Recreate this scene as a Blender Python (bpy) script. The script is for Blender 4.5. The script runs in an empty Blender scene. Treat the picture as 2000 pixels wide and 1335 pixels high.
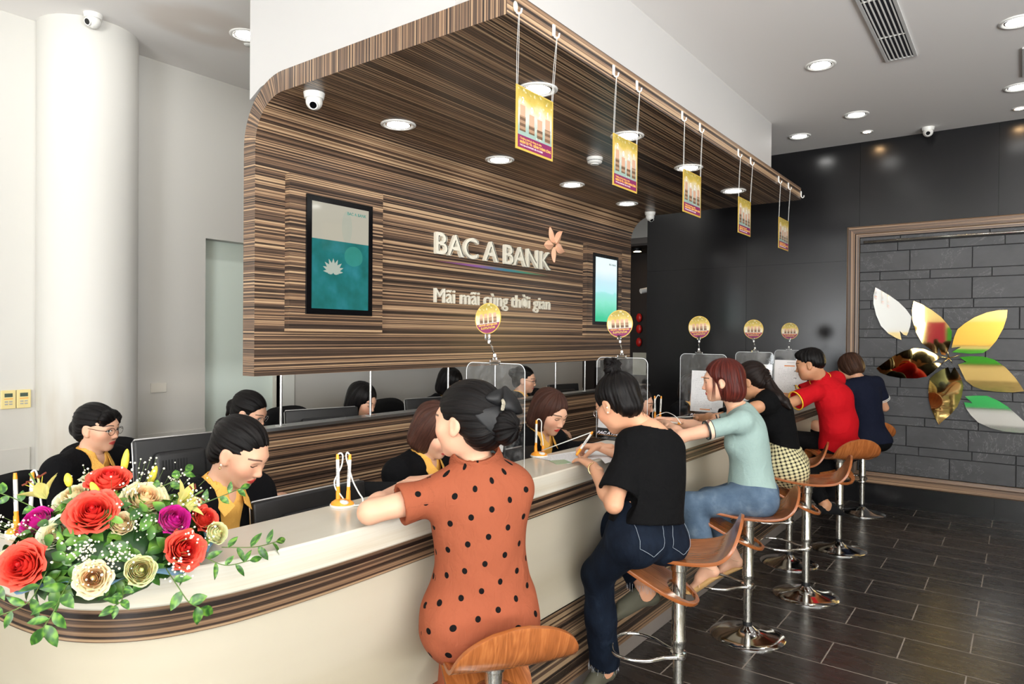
import bpy, math, random
import numpy as np
from mathutils import Vector, Matrix
PI = math.pi
sc = bpy.context.scene
C = sc.collection
random.seed(7)

# ------------------------------------------------------------------ camera
FPX, YAW, PITCH, ROLL, CAMZ = 1338.2, 0.6408, -0.0083939, 0.0084703, 1.7
_f = Vector((-math.sin(YAW)*math.cos(PITCH), math.cos(YAW)*math.cos(PITCH), math.sin(PITCH)))
_r = Vector((math.cos(YAW), math.sin(YAW), 0)); _u = _r.cross(_f)
_r2 = _r*math.cos(ROLL)+_u*math.sin(ROLL); _u2 = -_r*math.sin(ROLL)+_u*math.cos(ROLL)
cam = bpy.data.cameras.new('camera'); cam.sensor_width = 36; cam.lens = FPX/2000*36; cam.clip_start = .02
camo = bpy.data.objects.new('camera', cam); C.objects.link(camo)
M = Matrix.Identity(4)
for i in range(3):
    M[i][0] = _r2[i]; M[i][1] = _u2[i]; M[i][2] = -_f[i]
M[2][3] = CAMZ
camo.matrix_world = M
sc.camera = camo
# ------------------------------------------------------------------ world, exposure
w = bpy.data.worlds.new('world'); sc.world = w; w.use_nodes = True
w.node_tree.nodes['Background'].inputs[0].default_value = (.80, .90, 1, 1)
w.node_tree.nodes['Background'].inputs[1].default_value = 1.0
sc.view_settings.view_transform = 'Standard'; sc.view_settings.look = 'None'
sc.view_settings.gamma = 1; sc.view_settings.exposure = -0.53
sc.view_settings.use_curve_mapping = False
sc.cycles.use_denoising = True
sc.cycles.max_bounces = 8; sc.cycles.diffuse_bounces = 4; sc.cycles.glossy_bounces = 4
sc.cycles.transmission_bounces = 6; sc.cycles.transparent_max_bounces = 12
sc.cycles.sample_clamp_indirect = 6
sc.cycles.caustics_reflective = False; sc.cycles.caustics_refractive = False

# daylight: the shop front behind the camera is glazed; the side window is added
def window_light(name, loc, aim, sx, sy, power, col):
    l = bpy.data.lights.new(name, 'AREA'); l.shape = 'RECTANGLE'; l.size = sx; l.size_y = sy; l.energy = power; l.color = col
    o = bpy.data.objects.new(name, l); C.objects.link(o); o.location = loc
    o.rotation_euler = (Vector(aim)-Vector(loc)).to_track_quat('-Z', 'Y').to_euler()
    return o
W_DAY = 545
window_light('daylight_rear_left', (-4.15, -6.95, 1.8), (-4.15, 0, 9), 2.0, 2.6, W_DAY*.6, (.97, .985, 1))
window_light('daylight_rear_right', (2.6, -6.95, 1.8), (2.6, 0, 15), 3.2, 2.6, W_DAY*3.6, (.97, .985, 1))
window_light('side_window_fill', (4.95, -.5, 1.85), (0, -.5, 14), 5.6, 2.5, W_DAY*3.0, (.97, .985, 1))  # added side light, aimed upwards to brighten the ceiling
LAMP = 44.0      # strength of the white downlights
SPOT = 170.0      # strength of the small warm spots

# ------------------------------------------------------------------ node helpers
class E:
    """a shader value; arithmetic builds math nodes"""
    def __init__(s, nt, v): s.nt = nt; s.v = v
    def _m(s, op, *a):
        n = s.nt.nodes.new('ShaderNodeMath'); n.operation = op
        for i, x in enumerate((s,)+a):
            x = x.v if isinstance(x, E) else x
            if isinstance(x, (int, float)): n.inputs[i].default_value = x
            else: s.nt.links.new(x, n.inputs[i])
        return E(s.nt, n.outputs[0])
    def __add__(s, o): return s._m('ADD', o)
    __radd__ = __add__
    def __sub__(s, o): return s._m('SUBTRACT', o)
    def __rsub__(s, o): return (s*-1)+o
    def __mul__(s, o): return s._m('MULTIPLY', o)
    __rmul__ = __mul__
    def __truediv__(s, o): return s._m('DIVIDE', o)
    def abs(s): return s._m('ABSOLUTE')
    def fract(s): return s._m('FRACT')
    def floor(s): return s._m('FLOOR')
    def lt(s, o): return s._m('LESS_THAN', o)
    def gt(s, o): return s._m('GREATER_THAN', o)
    def mn(s, o): return s._m('MINIMUM', o)
    def mx(s, o): return s._m('MAXIMUM', o)
    def sin(s): return s._m('SINE')
    def sqrt(s): return s._m('SQRT')
    def mod(s, o): return s._m('MODULO', o)
    def sstep(s, a, b):
        n = s.nt.nodes.new('ShaderNodeMapRange'); n.interpolation_type = 'SMOOTHSTEP'
        s.nt.links.new(s.v, n.inputs[0]); n.inputs[1].default_value = a; n.inputs[2].default_value = b
        return E(s.nt, n.outputs[0])
class Mat:
    def __init__(s, name, col=(.8,.8,.8), rough=.5, metal=0, spec=.5, **kw):
        s.m = bpy.data.materials.new(name); s.m.use_nodes = True; s.nt = s.m.node_tree
        s.b = s.nt.nodes['Principled BSDF']
        s.set('Base Color', (*col, 1)); s.set('Roughness', rough); s.set('Metallic', metal); s.set('Specular IOR Level', spec)
        for k, v in kw.items(): s.set(k.replace('_', ' '), v)
    def set(s, k, v):
        v = v.v if isinstance(v, E) else v
        if isinstance(v, bpy.types.NodeSocket): s.nt.links.new(v, s.b.inputs[k])
        else: s.b.inputs[k].default_value = v
        return s
    def xyz(s, which='Object', attr=None):
        if attr:
            n = s.nt.nodes.new('ShaderNodeAttribute'); n.attribute_name = attr; o = n.outputs['Vector']
        else:
            n = s.nt.nodes.new('ShaderNodeTexCoord'); o = n.outputs[which]
        sp = s.nt.nodes.new('ShaderNodeSeparateXYZ'); s.nt.links.new(o, sp.inputs[0])
        return [E(s.nt, sp.outputs[i]) for i in range(3)]
    def vec(s, x, y, z):
        n = s.nt.nodes.new('ShaderNodeCombineXYZ')
        for i, a in enumerate((x, y, z)):
            if isinstance(a, E): s.nt.links.new(a.v, n.inputs[i])
            else: n.inputs[i].default_value = a
        return n.outputs[0]
    def noise(s, vec=None, scale=5, detail=2, rough=.5, dist=0, dim='3D', w=None):
        n = s.nt.nodes.new('ShaderNodeTexNoise'); n.noise_dimensions = dim
        n.inputs['Scale'].default_value = scale; n.inputs['Detail'].default_value = detail
        n.inputs['Roughness'].default_value = rough; n.inputs['Distortion'].default_value = dist
        if vec is not None: s.nt.links.new(vec, n.inputs['Vector'])
        if w is not None: s.nt.links.new(w.v, n.inputs['W'])
        return E(s.nt, n.outputs[0])
    def ramp(s, fac, stops, interp='LINEAR'):
        n = s.nt.nodes.new('ShaderNodeValToRGB'); cr = n.color_ramp; cr.interpolation = interp
        while len(cr.elements) < len(stops): cr.elements.new(.5)
        for e, (p, c) in zip(cr.elements, stops): e.position = p; e.color = (*c, 1)
        s.nt.links.new(fac.v, n.inputs[0]); return n.outputs[0]
    def mix(s, fac, a, b):
        n = s.nt.nodes.new('ShaderNodeMix'); n.data_type = 'RGBA'
        if isinstance(fac, E): s.nt.links.new(fac.v, n.inputs[0])
        else: n.inputs[0].default_value = fac
        for i, x in ((6, a), (7, b)):
            if isinstance(x, tuple): n.inputs[i].default_value = (*x, 1)
            else: s.nt.links.new(x, n.inputs[i])
        return n.outputs[2]
    def bump(s, h, strength=.3, dist=.01):
        n = s.nt.nodes.new('ShaderNodeBump'); n.inputs['Strength'].default_value = strength; n.inputs['Distance'].default_value = dist
        s.nt.links.new(h.v, n.inputs['Height']); s.nt.links.new(n.outputs[0], s.b.inputs['Normal']); return s
def thin_sheet(name, tint, haze=0.0, gloss=.09):
    """clear thin sheet: light goes straight through, a little is mirrored, smudges scatter a trace"""
    m = Mat(name); nt = m.nt; out = nt.nodes['Material Output']
    tr = nt.nodes.new('ShaderNodeBsdfTransparent'); tr.inputs[0].default_value = (*tint, 1)
    gl = nt.nodes.new('ShaderNodeBsdfGlossy'); gl.inputs['Roughness'].default_value = .03
    df = nt.nodes.new('ShaderNodeBsdfDiffuse'); df.inputs[0].default_value = (.8, .82, .85, 1)
    fr = nt.nodes.new('ShaderNodeLayerWeight'); fr.inputs[0].default_value = .5
    fc = E(nt, fr.outputs['Facing']); k = (fc*fc*fc*fc*.55+.035) if haze > 0 else (fc*0.0+.05)
    m1 = nt.nodes.new('ShaderNodeMixShader'); nt.links.new(k.v, m1.inputs[0]); nt.links.new(tr.outputs[0], m1.inputs[1]); nt.links.new(gl.outputs[0], m1.inputs[2])
    m2 = nt.nodes.new('ShaderNodeMixShader'); n = m.noise(scale=9, detail=6, rough=.75, dist=.6)
    q = n.sstep(.45, .80)*haze; nt.links.new(q.v, m2.inputs[0]); nt.links.new(m1.outputs[0], m2.inputs[1]); nt.links.new(df.outputs[0], m2.inputs[2])
    nt.links.new(m2.outputs[0], out.inputs[0]); return m
def srgb(r, g, b):
    return tuple((c/255/12.92 if c/255 <= .04045 else ((c/255+.055)/1.055)**2.4) for c in (r, g, b))

# ------------------------------------------------------------------ mesh helpers
class MB:
    def __init__(s): s.v = []; s.f = []; s.uv = {}
    def add(s, vs, fs, uvf=None):
        o = len(s.v); s.v += [tuple(v) for v in vs]
        for f in fs:
            s.f.append(tuple(i+o for i in f))
            if uvf: s.uv[len(s.f)-1] = [uvf(vs[i]) for i in f]
        return s
    def box(s, lo, hi, uvf=None):
        x0, y0, z0 = lo; x1, y1, z1 = hi
        vs = [(x0,y0,z0),(x1,y0,z0),(x1,y1,z0),(x0,y1,z0),(x0,y0,z1),(x1,y0,z1),(x1,y1,z1),(x0,y1,z1)]
        return s.add(vs, [(0,3,2,1),(4,5,6,7),(0,1,5,4),(1,2,6,5),(2,3,7,6),(3,0,4,7)], uvf)
    def obox(s, M, size):
        a, b, c = [q/2 for q in size]
        vs = [M @ Vector(v) for v in [(-a,-b,-c),(a,-b,-c),(a,b,-c),(-a,b,-c),(-a,-b,c),(a,-b,c),(a,b,c),(-a,b,c)]]
        return s.add(vs, [(0,3,2,1),(4,5,6,7),(0,1,5,4),(1,2,6,5),(2,3,7,6),(3,0,4,7)])
    def rbox(s, c, size, r, M=None, seg=3):
        """rounded box: superellipsoid-ish via 2D rounded outline extruded with bevelled ends"""
        hx, hy, hz = [q/2 for q in size]; r = min(r, hx, hy, hz)*.999
        ol = []
        for cx, cy, a0 in ((hx-r,hy-r,0),(-hx+r,hy-r,PI/2),(-hx+r,-hy+r,PI),(hx-r,-hy+r,1.5*PI)):
            for i in range(seg+1):
                a = a0+i*PI/2/seg; ol.append((cx, cy, math.cos(a), math.sin(a)))
        rings = []
        for zz, sgn in ((-hz+r, -1), (hz-r, 1)):
            rr = [(sgn*math.sin(i*PI/2/seg), math.cos(i*PI/2/seg)) for i in range(seg+1)]
            if sgn < 0: rr = rr[::-1]
            for dz, k in rr: rings.append([(x+dx*r*k, y+dy*r*k, zz+dz*r) for x, y, dx, dy in ol])
        n = len(ol); vs = []
        for rg in rings: vs += rg
        T = Matrix.Translation(c) @ (M.to_4x4() if M is not None else Matrix.Identity(4))
        vs = [tuple(T @ Vector(v)) for v in vs]
        fs = [(k*n+i, k*n+(i+1) % n, (k+1)*n+(i+1) % n, (k+1)*n+i) for k in range(len(rings)-1) for i in range(n)]
        fs.append(tuple(range(n))[::-1]); fs.append(tuple(range((len(rings)-1)*n, len(rings)*n)))
        return s.add(vs, fs)
    def cyl(s, a, b, ra, rb=None, seg=16, caps=True):
        rb = ra if rb is None else rb
        a = Vector(a); b = Vector(b); d = (b-a).normalized()
        x = d.orthogonal().normalized(); y = d.cross(x)
        vs = [a+(x*math.cos(2*PI*i/seg)+y*math.sin(2*PI*i/seg))*ra for i in range(seg)]
        vs += [b+(x*math.cos(2*PI*i/seg)+y*math.sin(2*PI*i/seg))*rb for i in range(seg)]
        fs = [(i, (i+1) % seg, seg+(i+1) % seg, seg+i) for i in range(seg)]
        if caps: fs += [tuple(range(seg))[::-1], tuple(range(seg, 2*seg))]
        return s.add(vs, fs)
    def lathe(s, prof, c=(0,0,0), seg=32, M=None):
        """profile [(r,z)] about +z (or M)"""
        vs = []; fs = []; n = len(prof)
        for i in range(seg):
            a = 2*PI*i/seg
            for r, z in prof: vs.append(Vector((r*math.cos(a), r*math.sin(a), z)))
        for i in range(seg):
            for j in range(n-1):
                k = ((i+1) % seg)
                fs.append((i*n+j, k*n+j, k*n+j+1, i*n+j+1))
        if M is not None: vs = [M @ v for v in vs]
        vs = [v+Vector(c) for v in vs]
        return s.add(vs, fs)
    def tube(s, pts, r, seg=8, closed=False, caps=True):
        pts = [Vector(p) for p in pts]; n = len(pts); rr = r if isinstance(r, (list, tuple)) else [r]*n
        vs = []; prev = None
        for i, p in enumerate(pts):
            a = pts[(i-1) % n] if (closed or i > 0) else p; b = pts[(i+1) % n] if (closed or i < n-1) else p
            d = (b-a).normalized()
            if prev is None: x = d.orthogonal().normalized()
            else:
                x = prev-d*prev.dot(d); x = x.normalized() if x.length > 1e-6 else d.orthogonal().normalized()
            prev = x; y = d.cross(x)
            vs += [p+(x*math.cos(2*PI*k/seg)+y*math.sin(2*PI*k/seg))*rr[i] for k in range(seg)]
        fs = []
        for i in range(n if closed else n-1):
            j = (i+1) % n
            fs += [(i*seg+k, i*seg+(k+1) % seg, j*seg+(k+1) % seg, j*seg+k) for k in range(seg)]
        if caps and not closed: fs += [tuple(range(seg))[::-1], tuple(range((n-1)*seg, n*seg))]
        return s.add(vs, fs)
    def prism(s, pts, axis, a, b, uvf=None):
        """extrude a 2D outline (list of (p,q)) along axis ('x','y','z') from a to b"""
        def v(p, q, t): return {'x': (t, p, q), 'y': (p, t, q), 'z': (p, q, t)}[axis]
        n = len(pts); vs = [v(p, q, a) for p, q in pts]+[v(p, q, b) for p, q in pts]
        fs = [(i, (i+1) % n, n+(i+1) % n, n+i) for i in range(n)]+[tuple(range(n))[::-1], tuple(range(n, 2*n))]
        return s.add(vs, fs, uvf)
    def sphere(s, c, r, seg=12, rings=8, sc_=(1,1,1), M=None):
        vs = []; fs = []
        for j in range(rings+1):
            t = PI*j/rings
            for i in range(seg):
                a = 2*PI*i/seg
                v = Vector((r*sc_[0]*math.sin(t)*math.cos(a), r*sc_[1]*math.sin(t)*math.sin(a), r*sc_[2]*math.cos(t)))
                if M is not None: v = M @ v
                vs.append(v+Vector(c))
        for j in range(rings):
            for i in range(seg):
                fs.append((j*seg+i, (j+1)*seg+i, (j+1)*seg+(i+1) % seg, j*seg+(i+1) % seg))
        return s.add(vs, fs)
def fix_normals(me):
    import bmesh
    bm = bmesh.new(); bm.from_mesh(me); bmesh.ops.remove_doubles(bm, verts=bm.verts, dist=1e-6)
    bmesh.ops.recalc_face_normals(bm, faces=bm.faces); bm.to_mesh(me); bm.free()
def obj(name, mb, mat, parent=None, smooth=False, world=True, fix=True, bevel=0, autosmooth=None):
    """link one mesh object; with a parent, world coordinates are made relative to it"""
    me = bpy.data.meshes.new(name)
    off = Vector(parent_off(parent)) if (parent is not None and world) else Vector((0, 0, 0))
    me.from_pydata([tuple(Vector(v)-off) for v in mb.v], [], mb.f)
    if mb.uv:
        uvl = me.uv_layers.new(name='UVMap')
        for p in me.polygons:
            if p.index in mb.uv:
                for li, uv in zip(p.loop_indices, mb.uv[p.index]): uvl.data[li].uv = uv
    if fix: fix_normals(me)
    if smooth:
        for p in me.polygons: p.use_smooth = True
        if autosmooth: me.set_sharp_from_angle(angle=math.radians(autosmooth))
    for m in (mat if isinstance(mat, list) else [mat]): me.materials.append(m.m if isinstance(m, Mat) else m)
    o = bpy.data.objects.new(name, me); C.objects.link(o)
    if parent is not None: o.parent = parent
    if bevel:
        md = o.modifiers.new('bevel', 'BEVEL'); md.width = bevel; md.segments = 2; md.limit_method = 'ANGLE'
    return o
def parent_off(p):
    v = Vector((0, 0, 0))
    while p is not None: v += Vector(p.location); p = p.parent
    return v
def tag(o, label, cat, group=None, kind=None):
    o['label'] = label; o['category'] = cat
    if group: o['group'] = group
    if kind: o['kind'] = kind
    return o
def thing(name, label, cat, loc=(0,0,0), rz=0, group=None):
    o = bpy.data.objects.new(name, None); C.objects.link(o); o.location = loc; o.rotation_euler = (0, 0, rz)
    o.empty_display_size = .05
    return tag(o, label, cat, group)
def struct(name, mb, mat, **k):
    o = obj(name, mb, mat, **k); o['kind'] = 'structure'; return o
def dup(root, loc=None, rz=None, label=None, parent=None):
    r = root.copy(); C.objects.link(r)
    if parent is not None: r.parent = parent
    if loc is not None: r.location = loc
    if rz is not None: r.rotation_euler = (0, 0, rz)
    if label: r['label'] = label
    for ch in list(root.children):
        c = ch.copy(); C.objects.link(c); c.parent = r
        for g in list(ch.children):
            d = g.copy(); C.objects.link(d); d.parent = c
    return r
_fonts = {}
def text_mb(txt, size, M, depth=.002, align='LEFT', bold=0.0, width=1.0):
    """lettering as a mesh builder; text lies in M's local XY plane, extruded along local Z"""
    cu = bpy.data.curves.new('t', 'FONT'); cu.body = txt; cu.size = size; cu.extrude = depth/2; cu.align_x = align; cu.offset = bold
    o = bpy.data.objects.new('t', cu); C.objects.link(o)
    me = bpy.data.meshes.new_from_object(o.evaluated_get(bpy.context.evaluated_depsgraph_get()))
    mb = MB(); S = Matrix.Diagonal((width, 1, 1, 1))
    mb.add([tuple(M @ (S @ v.co)) for v in me.vertices], [tuple(p.vertices) for p in me.polygons])
    bpy.data.objects.remove(o); bpy.data.curves.remove(cu); bpy.data.meshes.remove(me)
    return mb
def frame(origin, xaxis, yaxis):
    x = Vector(xaxis).normalized(); y = Vector(yaxis).normalized(); z = x.cross(y)
    m = Matrix.Identity(4)
    for i in range(3): m[i][0] = x[i]; m[i][1] = y[i]; m[i][2] = z[i]; m[i][3] = origin[i]
    return m
def merge(*mbs):
    r = MB()
    for m in mbs: r.add(m.v, m.f)
    return r
# ------------------------------------------------------------------ materials
def wood_mat(name, rough=.34, gain=1.0, dens=1.0):
    """zebrano laminate: UV.x runs across the stripes (metres), UV.y along the grain"""
    m = Mat(name, rough=rough, spec=.5)
    u, v, _ = m.xyz('UV')
    n1 = m.noise(m.vec(u*2.0, v*.35, 0), scale=1, detail=1)
    uu = u+(n1-.5)*.012
    a = m.noise(m.vec(uu*17*dens, v*.06, 0), scale=1, detail=1, rough=.5)
    b = m.noise(m.vec(uu*100*dens, v*.10, 3), scale=1, detail=2, rough=.55)
    c = m.noise(m.vec(uu*420, v*3, 5), scale=1, detail=1, rough=.5)
    f = (a-.5)*.40+(b-.5)*1.75+(c-.5)*.14+.48
    g = gain
    col = m.ramp(f, [(.26, (.020*g, .013*g, .010*g)), (.40, (.052*g, .033*g, .023*g)), (.50, (.120*g, .072*g, .046*g)),
                     (.58, (.215*g, .130*g, .074*g)), (.66, (.31*g, .20*g, .12*g)), (.76, (.40*g, .28*g, .165*g))])
    m.set('Base Color', col); return m
M_wood = wood_mat('striped_laminate', gain=1.3)
M_wood_c = wood_mat('striped_laminate_counter', dens=1.0, rough=.25, gain=.8)
M_wall = Mat('white_paint', srgb(236, 233, 226), .6)
_x, _y, _z = M_wall.xyz()
# scuffed, browner zone low on the wall, and faint roller marks
_n = M_wall.noise(scale=1.6, detail=4, rough=.6)
_d = (_z.sstep(1.75, 1.15))*(_n.sstep(.38, .75))
M_wall.set('Base Color', M_wall.mix(_d, srgb(206, 204, 198), srgb(180, 169, 152)))
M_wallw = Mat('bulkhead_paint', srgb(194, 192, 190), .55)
M_ceil = Mat('ceiling_paint', srgb(246, 243, 240), .7)
_x, _y, _z = M_ceil.xyz()
_n = M_ceil.noise(scale=5, detail=5, rough=.65)
_r = ((_x+4.45)*(_x+4.45)*2.2+(_y-2.45)*(_y-2.45)*1.1).sqrt()
_k = (_r+(_n-.5)*.9)
M_ceil.set('Base Color', M_ceil.mix((_k.sstep(.52, .30))*(_k.sstep(.02, .26))*.30, srgb(246, 243, 240), srgb(196, 168, 140)))
M_black = Mat('black_lacquer_panel', srgb(18, 18, 20), .22, spec=.5)
_n = M_black.noise(scale=3, detail=3); M_black.set('Roughness', _n*.06+.19)
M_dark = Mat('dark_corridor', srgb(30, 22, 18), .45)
M_floor = Mat('black_floor_tile', srgb(42, 39, 37), .2)
_x, _y, _z = M_floor.xyz()
_ry = (7.9-_y)/.312; _row = _ry.floor(); _fy = _ry.fract()
_fx = ((_x+.83+4*6.2)/.62+_row*.5).fract()
_g = (((_fy-.5).abs().gt(.490)) + ((_fx-.5).abs().gt(.4945))).mn(1)
_t = M_floor.noise(M_floor.vec(_row*3.7, ((_x+.83+24.8)/.62+_row*.5).floor()*1.3, 0), scale=1, detail=0)
_n = M_floor.noise(M_floor.vec(_x*1.5, _y*14, 0), scale=1.6, detail=5, rough=.65)
_c = M_floor.mix(_n*.6+_t*.4, srgb(32, 29, 28), srgb(52, 47, 44))
M_floor.set('Base Color', M_floor.mix(_g, _c, srgb(140, 130, 120)))
M_floor.set('Roughness', _n*.22+.17+_g*.3); M_floor.bump(_g*-1+_n*.12, .25, .002)
M_marble = Mat('cream_stone_top', srgb(232, 228, 214), .22, spec=.5, Subsurface_Weight=0)
_x, _y, _z = M_marble.xyz()
_n = M_marble.noise(scale=2.2, detail=5, rough=.6)
_v = (M_marble.noise(scale=1.3, detail=6, rough=.65, dist=1.2)-.5).abs().sstep(.018, .0)
M_marble.set('Base Color', M_marble.mix(_n.sstep(.35, .75)*.6+_v*.25, srgb(206, 202, 189), srgb(190, 180, 159)))
M_front = Mat('cream_panel', srgb(222, 214, 194), .42)
_n = M_front.noise(scale=1.2, detail=4)
M_front.set('Base Color', M_front.mix(_n.sstep(.3, .75), srgb(184, 176, 158), srgb(166, 156, 134)))
M_plinth = Mat('grey_plinth', srgb(120, 112, 106), .5)
M_chrome = Mat('chrome', (.78, .77, .75), .10, 1)
M_chromew = Mat('worn_chrome', (.62, .60, .55), .22, 1)
_n = M_chromew.noise(scale=14, detail=5, rough=.7); M_chromew.set('Roughness', _n.sstep(.3, .8)*.35+.10)
M_chromew.set('Base Color', M_chromew.mix(_n.sstep(.45, .75), (.70, .69, .65), (.36, .34, .27)))
M_steel = Mat('brushed_steel', (.66, .66, .66), .3, 1)
M_bp = Mat('black_plastic', srgb(13, 13, 15), .48)
M_blackfab = Mat('black_fabric', srgb(14, 14, 16), .9, spec=.25)
M_blackfab.bump(M_blackfab.noise(scale=420, detail=1), .35, .001)
M_wp = Mat('white_plastic', srgb(236, 235, 230), .35)
M_orange = Mat('orange_plastic', srgb(245, 160, 45), .4)
M_clear = Mat('clear_acrylic', (.97, .99, 1), .03, IOR=1.49, Transmission_Weight=1.0)
def emis(name, col, st):
    m = Mat(name, (0, 0, 0), .5); m.set('Emission Color', (*col, 1)); m.set('Emission Strength', st); return m
M_lamp = emis('white_lamp', (1, .985, .95), LAMP)
M_lamp_staff = emis('white_lamp_staff_side', (1, .985, .95), LAMP*2.4)
M_warm = emis('warm_lamp', (1, .62, .30), SPOT)
M_edge = Mat('acrylic_edge_highlight', (.85, .87, .87), .2)  # pale colour stands in for the highlight on the sheet rim

# ------------------------------------------------------------------ room shell
CE = 3.75; YB = 7.9
mb = MB().box((-5.6, -7.2, -.1), (5.2, 10, 0)); struct('floor', mb, M_floor)
mb = MB().box((-5.6, -7.2, CE), (5.2, 10, CE+.1)); struct('ceiling', mb, M_ceil)
# left wall with the recess of a frosted glass door
mb = MB()
mb.box((-5.45, -7.2, 0), (-5.25, 2.93, CE)); mb.box((-5.45, 3.62, 0), (-5.25, 8.80, CE)); mb.box((-5.45, 2.93, 2.463), (-5.25, 3.62, CE))
struct('wall_left', mb, M_wall)
mb = MB().lathe([(.30, 0), (.30, CE)], (-5.165, 2.04, 0), seg=64)
struct('wall_left_column', mb, M_wall, smooth=True)
M_frost = Mat('frosted_glass', srgb(226, 238, 228), .45)
mb = MB().box((-5.42, 2.93, 0), (-5.36, 3.62, 2.463)); d1 = struct('door_1', mb, M_frost)
mb = MB().box((-5.30, 3.62, 0), (-5.235, 3.76, 2.50)); struct('trim_1', mb, Mat('jamb', srgb(226, 226, 218), .5))
mb = MB().box((-5.25, -7.0, 0), (-5.236, 1.72, .945)).box((-5.25, 2.35, 0), (-5.236, 2.93, .945)).box((-5.25, 3.76, 0), (-5.236, 8.8, .945))
struct('trim_2', mb, M_wall, bevel=.004)
# back wall of glossy black panels, right of the passage
mb = MB()
xs = [-3.79, -2.548, -1.382, -.2, 1.0, 2.2, 3.4, 5.0]
for i in range(7):
    for z0, z1 in ((0, 2.522), (2.522, CE)):
        mb.box((xs[i]+.0012, YB, z0+(.0012 if z0 else 0)), (xs[i+1]-.0012, YB+.06, z1-.0012))
mb.box((-3.79, YB+.02, 0), (5.0, YB+.2, CE))
struct('wall_back', mb, M_black)
mb = MB().box((-3.79, 8.1, 0), (-3.60, 9.7, CE)); struct('wall_passage_right', mb, M_dark)
mb = MB().box((-5.25, 9.0, 0), (-3.6, 9.2, 3.05)); mb.box((-5.25, 8.80, 0), (-5.05, 9.0, 3.05)); struct('wall_passage', mb, M_dark)
mb = MB().box((-5.25, 9.0, 3.05), (-3.6, 9.2, CE)); struct('wall_passage_upper', mb, M_wall)
mb = MB().box((-5.25, 8.55, 2.90), (-3.79, 9.0, 3.06)); struct('trim_3', mb, Mat('passage_beam', srgb(92, 86, 82), .5))
# side and rear walls (seen only in reflections): shop front with windows, the side one added
mb = MB().box((5.0, -7.2, 0), (5.2, -3.3, CE)).box((5.0, 2.3, 0), (5.2, 8.1, CE)).box((5.0, -3.3, 0), (5.2, 2.3, .55)).box((5.0, -3.3, 3.15), (5.2, 2.3, CE)); struct('wall_right', mb, Mat('beige_wall', srgb(214, 204, 176), .6))
mb = MB()
mb.box((-5.45, -7.2, 0), (5.2, -7.0, .45)); mb.box((-5.45, -7.2, 3.12), (5.2, -7.0, CE))
for a, b in ((-5.45, -5.15), (-3.15, 1.0), (4.2, 5.2)): mb.box((a, -7.2, .45), (b, -7.0, 3.12))
struct('wall_rear', mb, M_wall)
for n, (a, b) in enumerate(((-5.15, -3.15), (1.0, 4.2))):
    mb = MB()
    for x in (a, (a+b)/2-.02, b-.04): mb.box((x, -7.12, .45), (x+.04, -7.05, 3.12))
    mb.box((a, -7.12, .45), (b, -7.05, .49)); mb.box((a, -7.12, 3.08), (b, -7.05, 3.12))
    struct('window_%d' % (n+1), mb, M_steel)
mb = MB()
for y in (-3.3, -1.9, -.5, .9, 2.26): mb.box((5.04, y, .55), (5.10, y+.04, 3.15))
mb.box((5.04, -3.3, .55), (5.10, 2.3, .59)); mb.box((5.04, -3.3, 3.11), (5.10, 2.3, 3.15)); struct('window_3', mb, M_steel)  # unseen window, added together with the side light
M_green = Mat('green_poster', srgb(40, 150, 70), .5); M_pink = Mat('pink_print', srgb(240, 170, 185), .5)
def lotus_mb(cx, cz, s, axis, a, b_):
    m = MB()
    for k, (ang, L_, w_) in enumerate(((180, .95, .26), (0, .95, .26), (158, 1.05, .30), (22, 1.05, .30), (136, 1.12, .32), (44, 1.12, .32), (112, 1.15, .32), (68, 1.15, .32), (90, 1.15, .34), (200, .55, .22), (-20, .55, .22), (150, .6, .4), (30, .6, .4), (90, .55, .5), (215, .42, .2), (-35, .42, .2))):
        d = (math.cos(math.radians(ang)), math.sin(math.radians(ang))); o = (cx, cz-.35*s); pl = []
        for i in range(9):
            t = i/8; r = L_*s*t; h = w_*s*math.sin(PI*t**.8)*.5 if 0 < t < 1 else 0; pl.append((o[0]+d[0]*r-d[1]*h, o[1]+d[1]*r*.9+d[0]*h))
        for i in range(7, 0, -1):
            t = i/8; r = L_*s*t; h = -w_*s*math.sin(PI*t**.8)*.5; pl.append((o[0]+d[0]*r-d[1]*h, o[1]+d[1]*r*.9+d[0]*h))
        m.prism(pl, axis, a, b_+(b_-a)*.02*k)
    return m
# ceiling bulkhead above the canopy
mb = MB().box((-3.455, 2.182, 2.9), (-1.945, 6.72, CE))
mb.v = [v if v[2] > 3 or v[0] > -3 else v for v in mb.v]
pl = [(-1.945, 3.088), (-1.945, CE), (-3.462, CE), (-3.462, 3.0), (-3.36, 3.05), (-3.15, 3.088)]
mb = MB().prism(pl, 'y', 2.184, 6.72); struct('trim_4', mb, M_wallw)

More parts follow.
